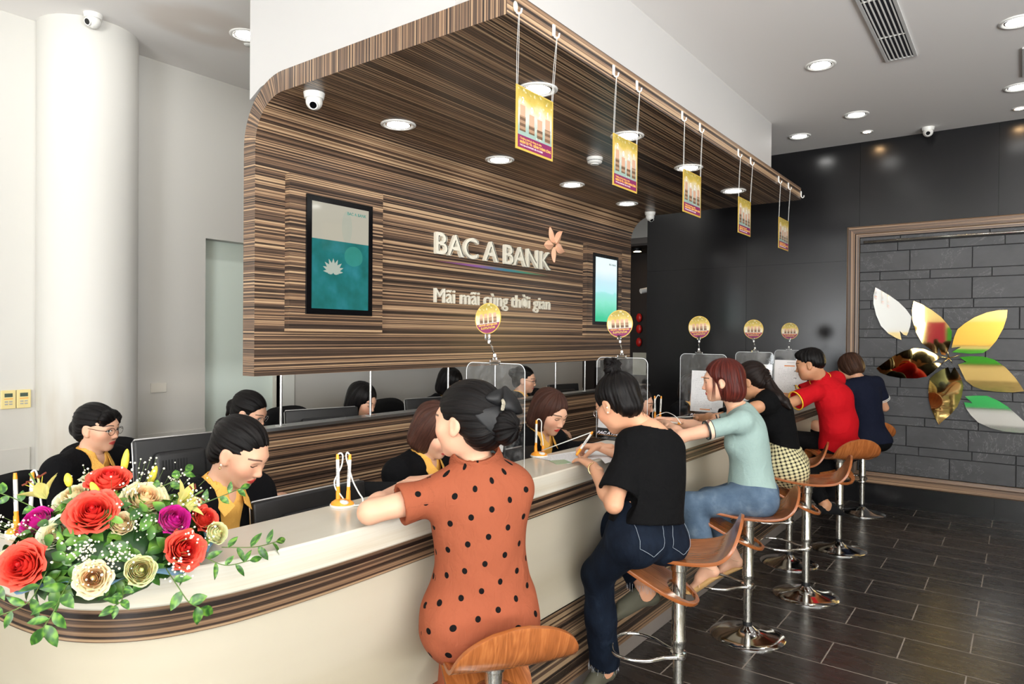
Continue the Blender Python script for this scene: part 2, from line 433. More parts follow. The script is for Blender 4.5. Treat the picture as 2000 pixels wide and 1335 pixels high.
# ------------------------------------------------------------------ canopy: panel curving into the soffit
def arc(cx, cz, r, a0, a1, n): return [(cx+r*math.cos(a0+(a1-a0)*i/n), cz+r*math.sin(a0+(a1-a0)*i/n)) for i in range(n+1)]
Y0, Y1 = 2.18, 6.69
XI, XO, ZB, ZS, ZT, XF = -3.40, -3.51, 1.466, 2.985, 3.095, -1.665
inner = [(XI, ZB)]+arc(XI+.25, ZS-.25, .25, PI, PI/2, 14)+[(XF, ZS)]
outer = [(XO, ZB)]+arc(XO+.36, ZT-.36, .36, PI, PI/2, 14)+[(XF, ZT)]
def plen(p):
    s = [0]
    for a, b in zip(p, p[1:]): s.append(s[-1]+math.dist(a, b))
    return s
li = plen(inner)
mb = MB(); n = len(inner)
for i in range(n-1):
    for prof, off in ((inner, 0), (outer, 5)):
        a, b = prof[i], prof[i+1]
        vs = [(a[0], Y0, a[1]), (a[0], Y1, a[1]), (b[0], Y1, b[1]), (b[0], Y0, b[1])]
        mb.add(vs, [(0, 1, 2, 3)]); mb.uv[len(mb.f)-1] = [(li[i]+off, Y0), (li[i]+off, Y1), (li[i+1]+off, Y1), (li[i+1]+off, Y0)]
    for y in (Y0, Y1):
        vs = [(*inner[i][:1], y, inner[i][1]), (inner[i+1][0], y, inner[i+1][1]), (outer[i+1][0], y, outer[i+1][1]), (outer[i][0], y, outer[i][1])]
        mb.add(vs, [(0, 1, 2, 3)]); mb.uv[len(mb.f)-1] = [(li[i], 0), (li[i+1], 0), (li[i+1], .1), (li[i], .1)]
for a, b, o in (((XF, ZS), (XF, ZT), 9), ((XI, ZB), (XO, ZB), 12)):
    mb.add([(a[0], Y0, a[1]), (a[0], Y1, a[1]), (b[0], Y1, b[1]), (b[0], Y0, b[1])], [(0, 1, 2, 3)])
    mb.uv[len(mb.f)-1] = [(o, Y0), (o, Y1), (o+.11, Y1), (o+.11, Y0)]
cano = thing('wooden_canopy', 'huge striped dark wood panel curving forward into a soffit above the counter', 'canopy', (XI, 4.4, ZB))
obj('panel_and_soffit', mb, M_wood, cano)

# screens on the panel
def wood_box(name, lo, hi, parent, mat=None, ax='z'):
    def uvf(v): return (v[2]+3.3, v[1]) if ax == 'z' else (v[0]+1, v[1])
    m = MB().box(lo, hi, uvf); return obj(name, m, mat or M_wood, parent, fix=True)
XS = -3.355
def wscreen(name, label, ya, yb, za, zb, sy, sz, kind):
    t = thing(name, label, 'screen', (XI, (ya+yb)/2, za))
    wood_box('mounting_box', (XI, ya, za), (XS, yb, zb), t)
    y0, y1 = sy; z0, z1 = sz
    mb = MB().box((XS, y0, z0), (XS+.012, y1, z1)); obj('bezel', mb, Mat('bezel_black', srgb(12, 12, 14), .12), t)
    b = .035
    m = Mat('display', (0, 0, 0), .08)
    x, y, z = m.xyz(attr='scr')      # 0..1 across, 0..1 up
    if kind == 0:
        n = m.noise(m.vec(x*3, y*4, 0), scale=1, detail=3)
        leaf = ((((x-.72)*(x-.72)*14)+((y-.52)*(y-.52)*40)).sqrt()+(n-.5)*.3).lt(.62)
        leaf2 = ((((x-.60)*(x-.60)*30)+((y-.80)*(y-.80)*10)).sqrt()).lt(.50)
        top = m.mix(leaf2*.5, srgb(222, 216, 196), srgb(200, 210, 192))
        bot = m.ramp(n, [(.3, srgb(18, 118, 112)), (.5, srgb(30, 140, 140)), (.7, srgb(52, 158, 170))])
        bot = m.mix(leaf*.6, bot, srgb(70, 180, 160))
        col = m.mix(y.gt(.655), bot, top)
        m.set('Emission Color', col); m.set('Emission Strength', .95)
    else:
        n = m.noise(m.vec(x*3, y*3, 0), scale=1, detail=4, rough=.6); n2 = m.noise(m.vec(x*60, y*60, 0), scale=1, detail=2)
        f = y+(n-.5)*.12-(n2-.5)*.12*(y.lt(.45))
        col = m.ramp(f, [(.05, srgb(60, 200, 150)), (.30, srgb(140, 232, 205)), (.44, srgb(160, 232, 225)), (.47, srgb(190, 240, 245)), (.62, srgb(200, 236, 246)), (.8, srgb(236, 250, 250))])
        m.set('Emission Color', col); m.set('Emission Strength', 1.5)
    m.set('Base Color', (.01, .01, .01, 1)); m.set('Roughness', .06)
    mb = MB().add([(XS+.0125, y0+b, z0+b), (XS+.0125, y1-b, z0+b), (XS+.0125, y1-b, z1-b), (XS+.0125, y0+b, z1-b)], [(0, 1, 2, 3)])
    d = obj('display', mb, m, t, fix=False)
    at = d.data.attributes.new('scr', 'FLOAT_VECTOR', 'POINT')
    for i, c in enumerate(((0, 0, 0), (1, 0, 0), (1, 1, 0), (0, 1, 0))): at.data[i].vector = c
    W, Hh = y1-y0-2*b, z1-z0-2*b
    if kind == 0:
        mp = Mat('lotus_print', (0, 0, 0), .4); mp.set('Emission Color', (*srgb(214, 224, 208), 1)); mp.set('Emission Strength', .95)
        obj('lotus_picture', lotus_mb(y0+b+W*.36, z0+b+Hh*.40, .078, 'x', XS+.013, XS+.0136), mp, t, fix=False)
        tm = text_mb('BAC A BANK', .026, frame((XS+.0134, y0+b+W*.60, z0+b+Hh*.925), (0, 1, 0), (0, 0, 1)), .0004, bold=.0004)
        obj('lettering', tm, Mat('teal_ink', srgb(60, 130, 120), .5), t)
    else:
        tm = text_mb('BAC A BANK', .024, frame((XS+.0134, y0+b+W*.62, z0+b+Hh*.90), (0, 1, 0), (0, 0, 1)), .0004, bold=.0004)
        obj('lettering', tm, Mat('grey_ink', srgb(110, 140, 145), .5), t)
    return t
wscreen('wall_screen', 'upright advertising screen with white lotus on teal, at the near end of wood panel', 2.372, 3.080, 1.716, 2.620, (2.480, 2.982), (1.820, 2.520), 0)
wscreen('wall_screen', 'bright pale blue and green upright screen at the far end of wood panel', 5.690, 6.400, 1.714, 2.600, (5.800, 6.302), (1.818, 2.518), 1)

# sign
M_letter = Mat('cream_letters', srgb(238, 232, 214), .4)
def fit_text(txt, y0, y1, z0, caph, x, depth, bold, mat, name, parent):
    """capitals caph high whose line runs from y0 to y1"""
    size = caph/.73
    t = text_mb(txt, size, Matrix.Identity(4), depth)
    base_ = list(t.v), list(t.f)
    for dx_, dy_ in ((bold, 0), (bold*.5, bold*.4), (bold*.5, -bold*.4)): t.add([(v[0]+dx_, v[1]+dy_, v[2]*.998) for v in base_[0]], base_[1])
    xs_ = [v[0] for v in t.v]; a, b = min(xs_), max(xs_); k = (y1-y0)/(b-a)
    t.v = [(x+v[2], y0+(v[0]-a)*k, z0+v[1]) for v in t.v]
    return obj(name, t, mat, parent, fix=False)
sg = thing('wall_sign', 'cream raised lettering BAC A BANK with pink flower on the striped wood panel', 'sign', (XI, 4.4, 2.2))
fit_text('BAC A BANK', 3.607, 5.095, 2.292, .158, XI+.014, .026, .0120, M_letter, 'lettering', sg)
M_sw = Mat('swoosh_paint', (.3, .2, .4), .4)
_x, _y, _z = M_sw.xyz()
M_sw.set('Base Color', M_sw.ramp(((_y+.78)/1.5), [(0, srgb(110, 60, 80)), (.3, srgb(140, 90, 150)), (.55, srgb(70, 130, 150)), (.75, srgb(80, 140, 110)), (1, srgb(130, 120, 80))]))
pl = []
for i in range(25):
    t = i/24; pl.append((3.604+1.5*t, 2.238+.003*math.sin(PI*t)+.011*math.sin(PI*t)))
for i in range(23, 0, -1):
    t = i/24; pl.append((3.604+1.5*t, 2.238+.003*math.sin(PI*t)-.011*math.sin(PI*t)))
obj('swoosh', MB().prism(pl, 'x', XI, XI+.004), M_sw, sg)
M_peach = Mat('peach_enamel', srgb(242, 186, 152), .35)
cy, cz = 5.176, 2.525
for (ty, tz, wd) in ((5.097, 2.675, .036), (5.292, 2.663, .036), (5.012, 2.507, .034), (5.338, 2.479, .036), (5.168, 2.366, .032)):
    d = Vector((0, ty-cy, tz-cz)); L = d.length; d.normalize(); s_ = Vector((0, -d.z, d.y)); vs = []; N = 10
    for i in range(N+1):
        t = i/N; wv = wd*1.25*(math.sin(PI*min(1, t**.85))**.8 if 0 < t < 1 else 0)
        c_ = Vector((XI+.004, cy, cz))+d*(.02+(L-.02)*t)
        vs += [c_-s_*wv, c_+Vector((.016+.006*math.sin(PI*t), 0, 0)), c_+s_*wv]
    fs = []
    for i in range(N):
        for k in (0, 1): fs.append((i*3+k, i*3+k+1, i*3+k+4, i*3+k+3))
        fs.append((i*3+2, i*3, i*3+3, i*3+5))
    obj('petal', MB().add(vs, fs), M_peach, sg)
sl = thing('wall_slogan', 'cream raised slogan Mãi mãi cùng thời gian on the wood panel', 'sign', (XI, 4.4, 1.95))
fit_text('Mãi mãi cùng thời gian', 3.607, 5.105, 1.940, .108, XI+.010, .018, .0028, M_letter, 'lettering', sl)

# ------------------------------------------------------------------ partition ledge with posts behind the tellers
par = thing('low_partition', 'low striped wood partition with metal ledge behind the front tellers', 'partition', (-3.46, 4.5, 0))
wood_box('body', (-3.50, 1.95, 0), (-3.42, 7.2, 1.15), par)
obj('ledge', MB().box((-3.52, 1.94, 1.15), (-3.40, 7.21, 1.168)), M_steel, par)
for y in (2.387, 3.068, 3.83, 4.40, 5.30, 5.83):
    p = thing('steel_post', 'slim steel partition post, %s' % {2.387: 'nearest of the six', 3.068: 'second nearest, in front of the seated teller with wavy hair', 3.83: 'third from the near end, by the standing dotted dress', 4.40: 'seen through the first clear shield', 5.30: 'second from the far end', 5.83: 'farthest of the six'}[y], 'post', (-3.45, y, 1.168), group='steel posts under the wood panel')
    obj('rod', MB().cyl((-3.45, y, 1.168), (-3.45, y, 1.466), .008, seg=12), M_steel, p, smooth=True, autosmooth=40)
    obj('foot_plate', MB().box((-3.475, y-.02, 1.168), (-3.425, y+.02, 1.174)), M_steel, p)

# ------------------------------------------------------------------ counter
def outline(off=0.0):
    """front line of the counter, from the far end to the curled near end; off moves it inwards"""
    base = [(-1.60, 7.55), (-1.60, 6.0), (-1.60, 4.5), (-1.60, 3.0), (-1.595, 2.0), (-1.588, 1.5), (-1.588, 1.32), (-1.594, 1.18), (-1.606, 1.05), (-1.625, .95), (-1.665, .845), (-1.722, .762), (-1.80, .697), (-1.89, .655), (-2.0, .630), (-2.15, .615), (-2.4, .605), (-2.9, .60)]
    out = []
    for i, p in enumerate(base):
        a = base[max(i-1, 0)]; b = base[min(i+1, len(base)-1)]
        t = Vector((b[0]-a[0], b[1]-a[1])).normalized(); nrm = Vector((t.y, -t.x))   # points away from the customer
        if nrm.x > 0: nrm = -nrm
        nrm = Vector((-abs(t.y), abs(t.x)))
        out.append((p[0]+nrm.x*off, p[1]+nrm.y*off))
    return out
def dense(pl, k=4):
    r = []
    n = len(pl)
    for i in range(n-1):
        p0 = pl[max(i-1, 0)]; p1 = pl[i]; p2 = pl[i+1]; p3 = pl[min(i+2, n-1)]
        for j in range(k):
            t = j/k; q = []
            for c in (0, 1):
                a = 2*p1[c]; b = p2[c]-p0[c]; cc = 2*p0[c]-5*p1[c]+4*p2[c]-p3[c]; d = -p0[c]+3*p1[c]-3*p2[c]+p3[c]
                q.append(.5*(a+b*t+cc*t*t+d*t*t*t))
            r.append(tuple(q))
    return r+[pl[-1]]
back = [(-1.885, 7.55), (-1.885, 6.0), (-1.885, 4.5), (-1.885, 3.0), (-1.885, 2.0), (-1.885, 1.5), (-1.885, 1.32), (-1.887, 1.18), (-1.895, 1.07), (-1.915, .99), (-1.96, .915), (-2.03, .85), (-2.12, .79), (-2.22, .745), (-2.32, .715), (-2.42, .70), (-2.6, .695), (-2.9, .69)]
fd = dense(outline()); bd = dense(back)
cnt = thing('service_counter', 'long cream stone service counter with curved near end and striped wood bands', 'counter', (-1.75, 4.0, 0))
def slab(name, f, b, z0, z1, mat, bev=.006, par=None, uvz=False):
    n = len(f); vs = [(x, y, z0) for x, y in f]+[(x, y, z1) for x, y in f]+[(x, y, z0) for x, y in b]+[(x, y, z1) for x, y in b]
    fs = []
    for i in range(n-1):
        fs += [(i, i+1, n+i+1, n+i), (2*n+i+1, 2*n+i, 3*n+i, 3*n+i+1), (n+i, n+i+1, 3*n+i+1, 3*n+i), (i+1, i, 2*n+i, 2*n+i+1)]
    fs += [(0, n, 3*n, 2*n), (n-1, 3*n-1, 4*n-1, 2*n-1)]
    m = MB().add(vs, fs)
    if uvz:
        L = plen(f)
        for k, q in enumerate(m.f): m.uv[k] = [((m.v[i][2]*1.0)+9.37, L[i % n]) for i in q]
    o = obj(name, m, mat, par or cnt, smooth=True, bevel=bev); o.data.set_sharp_from_angle(angle=math.radians(35)); return o
slab('top_slab', fd, bd, 1.033, 1.12, M_marble)
def off2(o_): return dense(outline(o_))
bk = [(a[0]*1.0+.02, a[1]) for a in bd]
slab('wood_band', off2(.012), bk, .952, 1.033, M_wood_c, 0, uvz=True)
slab('front_panel', off2(.020), bk, .505, .952, M_front, 0)
slab('lower_wood_panel', off2(.055), bk, .105, .505, M_wood_c, 0, uvz=True)
slab('plinth', off2(.080), bk, 0, .105, M_plinth, .004)
# fine joints of the stone and of the cream panels
mb = MB()
for y in (1.084, 2.55, 4.03, 5.5): mb.box((-1.5995 if y > 2 else -1.6035, y, 1.036), (-1.594 if y < 2 else -1.5993, y+.002, 1.117))
mbj = MB()
for y in (1.062, 2.28, 3.5, 4.72, 5.94): mbj.box((-1.625, y, .507), (-1.6192 if y > 1.5 else -1.616, y+.002, .950))
# staff work surface behind the counter
obj('staff_desk', MB().box((-2.30, 1.3, .72), (-1.90, 7.3, .745)), Mat('desk_wood', srgb(120, 78, 56), .4), None)['kind'] = 'structure'
sd = bpy.data.objects['staff_desk']; sd.name = 'work_surface'; del sd['kind']; tag(sd, 'long low brown work surface for the tellers behind the counter', 'desk')
obj('support_panel', MB().box((-1.93, 1.3, 0), (-1.90, 7.3, .72)), M_front, sd, world=False)
sd2 = obj('side_desk', MB().box((-4.3, .65, .74), (-2.95, 1.35, .78)), Mat('desk_brown', srgb(132, 78, 52), .35)); tag(sd2, 'reddish brown side desk at the far left behind the flowers', 'desk')
obj('leg', MB().box((-4.2, .7, 0), (-4.15, .75, .74)), M_steel, sd2, world=False); obj('leg', MB().box((-3.05, .7, 0), (-3.0, .75, .74)), M_steel, sd2, world=False)
obj('leg', MB().box((-4.2, 1.25, 0), (-4.15, 1.3, .74)), M_steel, sd2, world=False); obj('leg', MB().box((-3.05, 1.25, 0), (-3.0, 1.3, .74)), M_steel, sd2, world=False)

# ------------------------------------------------------------------ framed slate panel with mirror petals
M_slate = Mat('slate', srgb(66, 66, 68), .55)
_x, _y, _z = M_slate.xyz()
_n = M_slate.noise(scale=7, detail=6, rough=.7); _s = M_slate.noise(scale=1.7, detail=7, rough=.7, dist=2.5)
_sc = (_s-.5).abs().sstep(.006, 0)
M_slate.set('Base Color', M_slate.mix(_sc*.35, M_slate.ramp(_n, [(.3, srgb(46, 46, 48)), (.7, srgb(74, 74, 76))]), srgb(140, 140, 140)))
M_slate.set('Roughness', _n*.3+.35); M_slate.bump(_n, .5, .004)
mb = MB(); rnd = random.Random(5); z = .34; k = 0; mb.box((-1.37, YB-.01, .34), (1.9, YB, 2.76))
while z < 2.74:
    h = (.205, .088)[k % 2]; h = min(h, 2.75-z); x = -1.37-rnd.random()*.4
    while x < 1.9:
        L_ = rnd.choice((.46, .52, .6, .74)) if k % 2 == 0 else rnd.choice((.34, .44, .5))
        a, b = max(x, -1.37), min(x+L_, 1.9)
        if b-a > .02:
            d = .026+rnd.random()*.010; g = .0014
            mb.rbox(((a+b)/2, YB-d/2, z+h/2), (b-a-g*2, d, h-g*2), .004, seg=1)
        x += L_
    z += h; k += 1
t = thing('slate_panel', 'big dark slate stone feature panel in a striped wood frame on black wall', 'wall panel', (.2, YB, .23))
obj('slate_cladding', mb, M_slate, t)
def framebar(pts, axis):
    m = MB(); m.add([p for p in pts], [(0, 1, 2, 3)]); return m
fm = MB()
X0, X1, Z0, Z1 = -1.487, 2.0, .222, 2.866; F_ = .115
# mitred frame with stepped section: (distance in, depth) pairs
sect = [(0, 0), (0, .055), (.012, .066), (.075, .066), (.082, .052), (F_, .048), (F_, 0)]
ul = plen(sect)
for i in range(len(sect)-1):
    (a, da), (b, db) = sect[i], sect[i+1]
    def ring(o_, d_): return [(X0+o_, YB-d_, Z0+o_), (X1-o_, YB-d_, Z0+o_), (X1-o_, YB-d_, Z1-o_), (X0+o_, YB-d_, Z1-o_)]
    A, B = ring(a, da), ring(b, db)
    for q in range(4):
        q2 = (q+1) % 4; L = [0, 1, 0, 1][q]
        along = (lambda v: v[0]) if q in (0, 2) else (lambda v: v[2])
        fm.add([A[q], A[q2], B[q2], B[q]], [(0, 1, 2, 3)])
        fm.uv[len(fm.f)-1] = [(ul[i]+q*1.7, along(A[q])), (ul[i]+q*1.7, along(A[q2])), (ul[i+1]+q*1.7, along(B[q2])), (ul[i+1]+q*1.7, along(B[q]))]
obj('frame', fm, wood_mat('striped_frame_wood', dens=1.0, rough=.35, gain=1.3), t)
obj('light_rail', MB().cyl((-1.33, YB-.06, 2.70), (1.86, YB-.06, 2.70), .014), M_chromew, t, smooth=True)
M_mg = Mat('gold_mirror', (.86, .62, .24), .03, 1); M_ms = Mat('silver_mirror', (.80, .82, .84), .03, 1)
PET = {
'P1':[(-1.217, 2.231), (-1.165, 2.198), (-1.082, 2.14), (-1.005, 2.076), (-0.94, 2.002), (-0.893, 1.928), (-0.901, 1.837), (-0.918, 1.77), (-0.931, 1.739), (-0.958, 1.748), (-0.993, 1.788), (-0.976, 1.696), (-1.022, 1.714), (-1.094, 1.761), (-1.161, 1.837), (-1.206, 1.95), (-1.232, 2.063), (-1.233, 2.15)],
'P2':[(-0.875, 2.083), (-0.803, 2.048), (-0.72, 1.992), (-0.638, 1.919), (-0.577, 1.836), (-0.551, 1.783), (-0.555, 1.695), (-0.579, 1.6), (-0.603, 1.552), (-0.634, 1.557), (-0.66, 1.636), (-0.666, 1.568), (-0.695, 1.574), (-0.736, 1.615), (-0.799, 1.668), (-0.852, 1.776), (-0.883, 1.897), (-0.889, 1.995)],
'P3':[(-0.119, 1.984), (-0.123, 1.914), (-0.149, 1.812), (-0.199, 1.698), (-0.254, 1.617), (-0.301, 1.58), (-0.397, 1.571), (-0.549, 1.583), (-0.475, 1.637), (-0.552, 1.624), (-0.531, 1.73), (-0.507, 1.801), (-0.449, 1.859), (-0.372, 1.917), (-0.277, 1.962), (-0.193, 1.981)],
'P4':[(-1.2, 1.403), (-1.129, 1.465), (-1.053, 1.529), (-0.956, 1.586), (-0.861, 1.616), (-0.778, 1.608), (-0.695, 1.568), (-0.643, 1.527), (-0.709, 1.478), (-0.628, 1.474), (-0.693, 1.394), (-0.754, 1.338), (-0.847, 1.316), (-0.975, 1.313), (-1.083, 1.33), (-1.161, 1.358)],
'P5':[(-0.577, 1.437), (-0.632, 1.409), (-0.682, 1.371), (-0.728, 1.321), (-0.739, 1.213), (-0.736, 1.117), (-0.714, 1.022), (-0.682, 0.941), (-0.649, 0.872), (-0.606, 0.923), (-0.547, 0.987), (-0.498, 1.061), (-0.465, 1.157), (-0.451, 1.263), (-0.477, 1.356), (-0.527, 1.442), (-0.556, 1.376)],
'P6':[(-0.489, 1.537), (-0.396, 1.547), (-0.3, 1.547), (-0.215, 1.521), (-0.131, 1.455), (-0.057, 1.362), (-0.011, 1.285), (0.013, 1.236), (-0.064, 1.22), (-0.184, 1.219), (-0.297, 1.231), (-0.374, 1.261), (-0.432, 1.311), (-0.462, 1.38), (-0.498, 1.466), (-0.43, 1.492)],
'P7':[(-0.44, 1.164), (-0.353, 1.175), (-0.268, 1.178), (-0.183, 1.14), (-0.108, 1.088), (-0.034, 1.014), (0.025, 0.951), (0.075, 0.866), (-0.014, 0.853), (-0.124, 0.854), (-0.236, 0.878), (-0.331, 0.922), (-0.39, 0.987), (-0.429, 1.048), (-0.445, 1.106), (-0.377, 1.101)]}
LBL = {'P1': 'silver mirror petal at upper left of the slate panel', 'P2': 'gold mirror petal pointing up and left', 'P3': 'gold mirror petal pointing up and right',
       'P4': 'gold mirror petal pointing left, nearest to customer in navy', 'P5': 'gold mirror petal pointing straight down', 'P6': 'gold mirror petal pointing right and downward', 'P7': 'silver mirror petal at lower right of the slate panel'}
TILT = {'P1': (.02, .02), 'P2': (-.01, -.03), 'P3': (.01, .02), 'P4': (.0, -.06), 'P5': (-.03, -.03), 'P6': (-.02, .03), 'P7': (.02, .02)}
for k_, pts in PET.items():
    cx = sum(p[0] for p in pts)/len(pts); czz = sum(p[1] for p in pts)/len(pts); ax, az = TILT[k_]
    vs = []
    for dy in (0, -.006):
        for x, z in pts:
            vs.append((x, YB-.058+dy+(x-cx)*az+(z-czz)*ax, z))
    # gently domed front: fan with raised centre
    n = len(pts); fs = [(i, (i+1) % n, n+(i+1) % n, n+i) for i in range(n)]+[tuple(range(n))]+[tuple(range(2*n-1, n-1, -1))]
    o = obj('mirror_petal', MB().add(vs, fs), M_ms if k_ in ('P1', 'P7') else M_mg); tag(o, LBL[k_], 'mirror', 'flower of mirror petals')
mb = MB()
for dx, dz in ((-.13, .03), (-.02, .12), (.10, .04), (-.07, -.07), (.03, -.05)): mb.tube([(-.573, YB-.045, 1.523), (-.573+dx*.5, YB-.05, 1.523+dz*.45), (-.573+dx, YB-.045, 1.523+dz)], [.005, .004, .002], seg=6)
tag(obj('flower_stamen', mb, M_mg, smooth=True), 'thin gold stamens where the mirror petals meet', 'decoration')
# poster board on the rear wall, seen in the mirrors
t = thing('advert_board', 'green board with pink lotus behind the camera, reflected in the gold mirrors', 'poster', (-1.0, -7.0, .5))
obj('board', MB().box((-2.6, -6.999, .45), (.6, -6.96, 1.75)), M_green, t)
obj('lotus_print', lotus_mb(-.9, .95, .40, 'y', -6.96, -6.955), M_pink, t)
tag(obj('added_magenta_panel', MB().box((-3.1, -6.999, .3), (-2.65, -6.96, 1.9)), Mat('magenta_paint', srgb(150, 30, 90), .5)), 'magenta panel behind the camera beside the green board', 'panel')  # invented panel, added for the mirror petals to reflect
tag(obj('beige_panel', MB().box((-2.6, -6.999, 1.85), (.6, -6.96, 2.5)), Mat('beige_paint', srgb(214, 190, 130), .5)), 'beige panel above the green board behind the camera', 'panel')
# ------------------------------------------------------------------ ceiling lights, vents, detectors, cameras
def downlight(x, y, z, label, group, r=.085):
    t = thing('downlight', label, 'ceiling light', (x, y, z), group=group)
    mb = MB().lathe([(r+.022, 0), (r+.022, -.004), (r+.012, -.009), (r, -.007), (r-.006, .0), (r-.010, .002)], (x, y, z), seg=40)
    obj('trim_ring', mb, M_wp, t, smooth=True)
    obj('reflector', MB().lathe([(r-.006, -.002), (r-.016, -.004)], (x, y, z), seg=40), M_chrome, t, smooth=True)
    obj('diffuser', MB().lathe([(.0001, -.0035), (r-.014, -.0035)], (x, y, z), seg=32), M_lamp_staff if x < -4 else M_lamp, t, fix=False)
    return t
row = {2.94: 'nearest', 3.95: 'second', 4.95: 'third', 5.95: 'farthest'}
for y in (2.94, 3.95, 4.95, 5.95):
    downlight(-3.072, y, ZS, 'round white downlight in the wood soffit close to the sign wall, %s of its row' % row[y], 'downlights in the wooden soffit')
    downlight(-2.042, y, ZS, 'round white downlight in the soffit behind the hanging cards, %s of its row' % row[y], 'downlights in the wooden soffit')
for x, y, lb in ((-1.24, 5.50, 'large lit downlight in the white ceiling, left of the air vent'), (-1.245, 6.90, 'lit downlight in white ceiling above and left of a small warm spot'),
                 (-1.84, 7.31, 'lit ceiling downlight nearest the corner of the white bulkhead'), (-.048, 5.48, 'lit downlight at the right edge of the picture, the upper one'),
                 (-.05, 6.90, 'lit downlight at the right edge of the picture, the lower one'), (-4.297, 2.68, 'white ceiling downlight half hidden behind the white bulkhead'),):
    downlight(x, y, CE, lb, 'downlights in the white ceiling')
for x, y in ((-1.24, 4.1), (-1.24, 2.7), (-1.24, 1.3), (-1.24, -.1), (-.05, 4.1), (-.05, 2.7), (-.05, 1.3), (-.05, -.1), (1.2, 5.5), (1.2, 2.7), (1.2, -.1), (-3.0, .4), (-4.3, .4), (-4.35, 1.55), (-4.35, 3.85), (-4.35, 5.0), (-4.35, 6.15), (-4.3, 7.3), (2.4, 4.1), (2.4, 1.3), (2.4, -1.5), (-.05, -1.5), (-1.24, -3.0), (-3.2, -1.5), (1.2, -3.0), (2.4, 6.9)):  # unseen lamps; several on the staff side added to brighten the back area
    downlight(x, y, CE, 'lit round downlight in the white ceiling outside the picture', 'downlights beyond the frame')
for x, y, lb in ((-1.26, 7.53, 'small warm spotlight in the ceiling close to the black wall'), (-.05, 7.54, 'small warm spotlight at the right edge above the black wall')):
    t = thing('spotlight', lb, 'ceiling light', (x, y, CE), group='small warm ceiling spots')
    obj('trim_ring', MB().lathe([(.055, 0), (.055, -.004), (.045, -.007), (.035, -.004)], (x, y, CE), seg=28), M_wp, t, smooth=True)
    obj('bulb', MB().lathe([(.0001, -.004), (.036, -.004)], (x, y, CE), seg=24), M_warm, t, fix=False)
t = thing('spotlight', 'tiny warm lamp glowing in the dark passage beside the wood panel', 'ceiling light', (-4.2, 8.45, 2.85))
obj('housing', MB().cyl((-4.2, 8.45, 2.90), (-4.2, 8.45, 2.86), .06, seg=20), M_bp, t); obj('bulb', MB().lathe([(.0001, 2.859), (.05, 2.859)], (-4.2, 8.45, 0), seg=20), M_warm, t, fix=False)
struct('trim_5', MB().box((-4.6, 8.2, 2.90), (-3.79, 8.56, 2.93)), M_dark)
def vent(x0, x1, y0, y1, label):
    t = thing('ceiling_vent', label, 'air vent', ((x0+x1)/2, (y0+y1)/2, CE)); w_ = .022; z0, z1 = CE-.012, CE-.001
    mb = MB().box((x0, y0, z0), (x0+w_, y1, z1)).box((x1-w_, y0, z0), (x1, y1, z1)).box((x0+w_, y0, z0), (x1-w_, y0+w_, z1)).box((x0+w_, y1-w_, z0), (x1-w_, y1, z1))
    obj('frame', mb, Mat('vent_frame', srgb(205, 205, 203), .4), t, bevel=.002)
    obj('backing', MB().box((x0+w_, y0+w_, CE-.003), (x1-w_, y1-w_, CE-.001)), Mat('vent_dark', srgb(28, 30, 46), .7), t)
    n_ = 6
    for i in range(n_):
        x = x0+w_+(x1-x0-2*w_)*(i+.5)/n_
        obj('slat', MB().box((x-.0035, y0+w_, CE-.013), (x+.0035, y1-w_, CE-.003)), M_wp, t)
    ym = y1-.47
    while ym > y0+.2:
        obj('cross_bar', MB().box((x0+w_, ym, CE-.011), (x1-w_, ym+.006, CE-.003)), M_wp, t); ym -= .62
vent(-.836, -.632, 3.0, 5.70, 'long grey slatted air vent in the white ceiling')
vent(-.03, .17, 5.98, 6.62, 'air vent cut off by the right edge of the picture')
t = thing('smoke_detector', 'white round smoke detector on the wooden soffit', 'smoke detector', (-2.48, 4.30, ZS))
obj('base', MB().lathe([(.001, 0), (.058, 0), (.058, -.016), (.053, -.018)], (-2.48, 4.30, ZS), seg=32), M_wp, t, smooth=True, autosmooth=40)
obj('sensor_cap', MB().lathe([(.053, -.018), (.053, -.034), (.046, -.042), (.030, -.045), (.030, -.050), (.001, -.052)], (-2.48, 4.30, ZS), seg=32), M_wp, t, smooth=True, autosmooth=40)
obj('vent_slots', MB().lathe([(.0536, -.022), (.0536, -.026)], (-2.48, 4.30, ZS), seg=32), M_bp, t)
def dome_cam(label, p, look, up=(0, 0, 1)):
    p = Vector(p); t = thing('security_camera', label, 'security camera', p, group='white dome cameras')
    up = Vector(up); look = Vector(look).normalized()
    obj('mount', MB().cyl(p, p-up*.030, .056, .050, seg=32), M_wp, t, smooth=True, autosmooth=40)
    c = p-up*.045
    obj('ball', MB().sphere(c, .044, 28, 16), M_wp, t, smooth=True)
    l = obj('lens_ring', MB().cyl(c+look*.034, c+look*.047, .026, .024, seg=24), M_wp, t, smooth=True, autosmooth=40)
    obj('lens', MB().cyl(c+look*.040, c+look*.0485, .021, .018, seg=24), Mat('lens_black', srgb(10, 10, 12), .1), l, smooth=True, autosmooth=40)
dome_cam('white dome camera on the soffit at the near end by the curved corner', (-3.045, 2.30, ZS), (.55, -.55, -.62))
dome_cam('white dome camera at the far end of the wooden soffit', (-3.09, 6.50, ZS), (.5, -.2, -.8))
dome_cam('white dome camera at the top of the round white column', (-4.83, 1.93, CE), (.3, -.9, -.4))
dome_cam('white dome camera on the ceiling above the slate panel', (-.76, 7.72, CE), (.1, -.95, -.45))
t = thing('security_camera', 'small pale bullet camera in the dark passage', 'security camera', (-3.79, 8.3, 2.33))
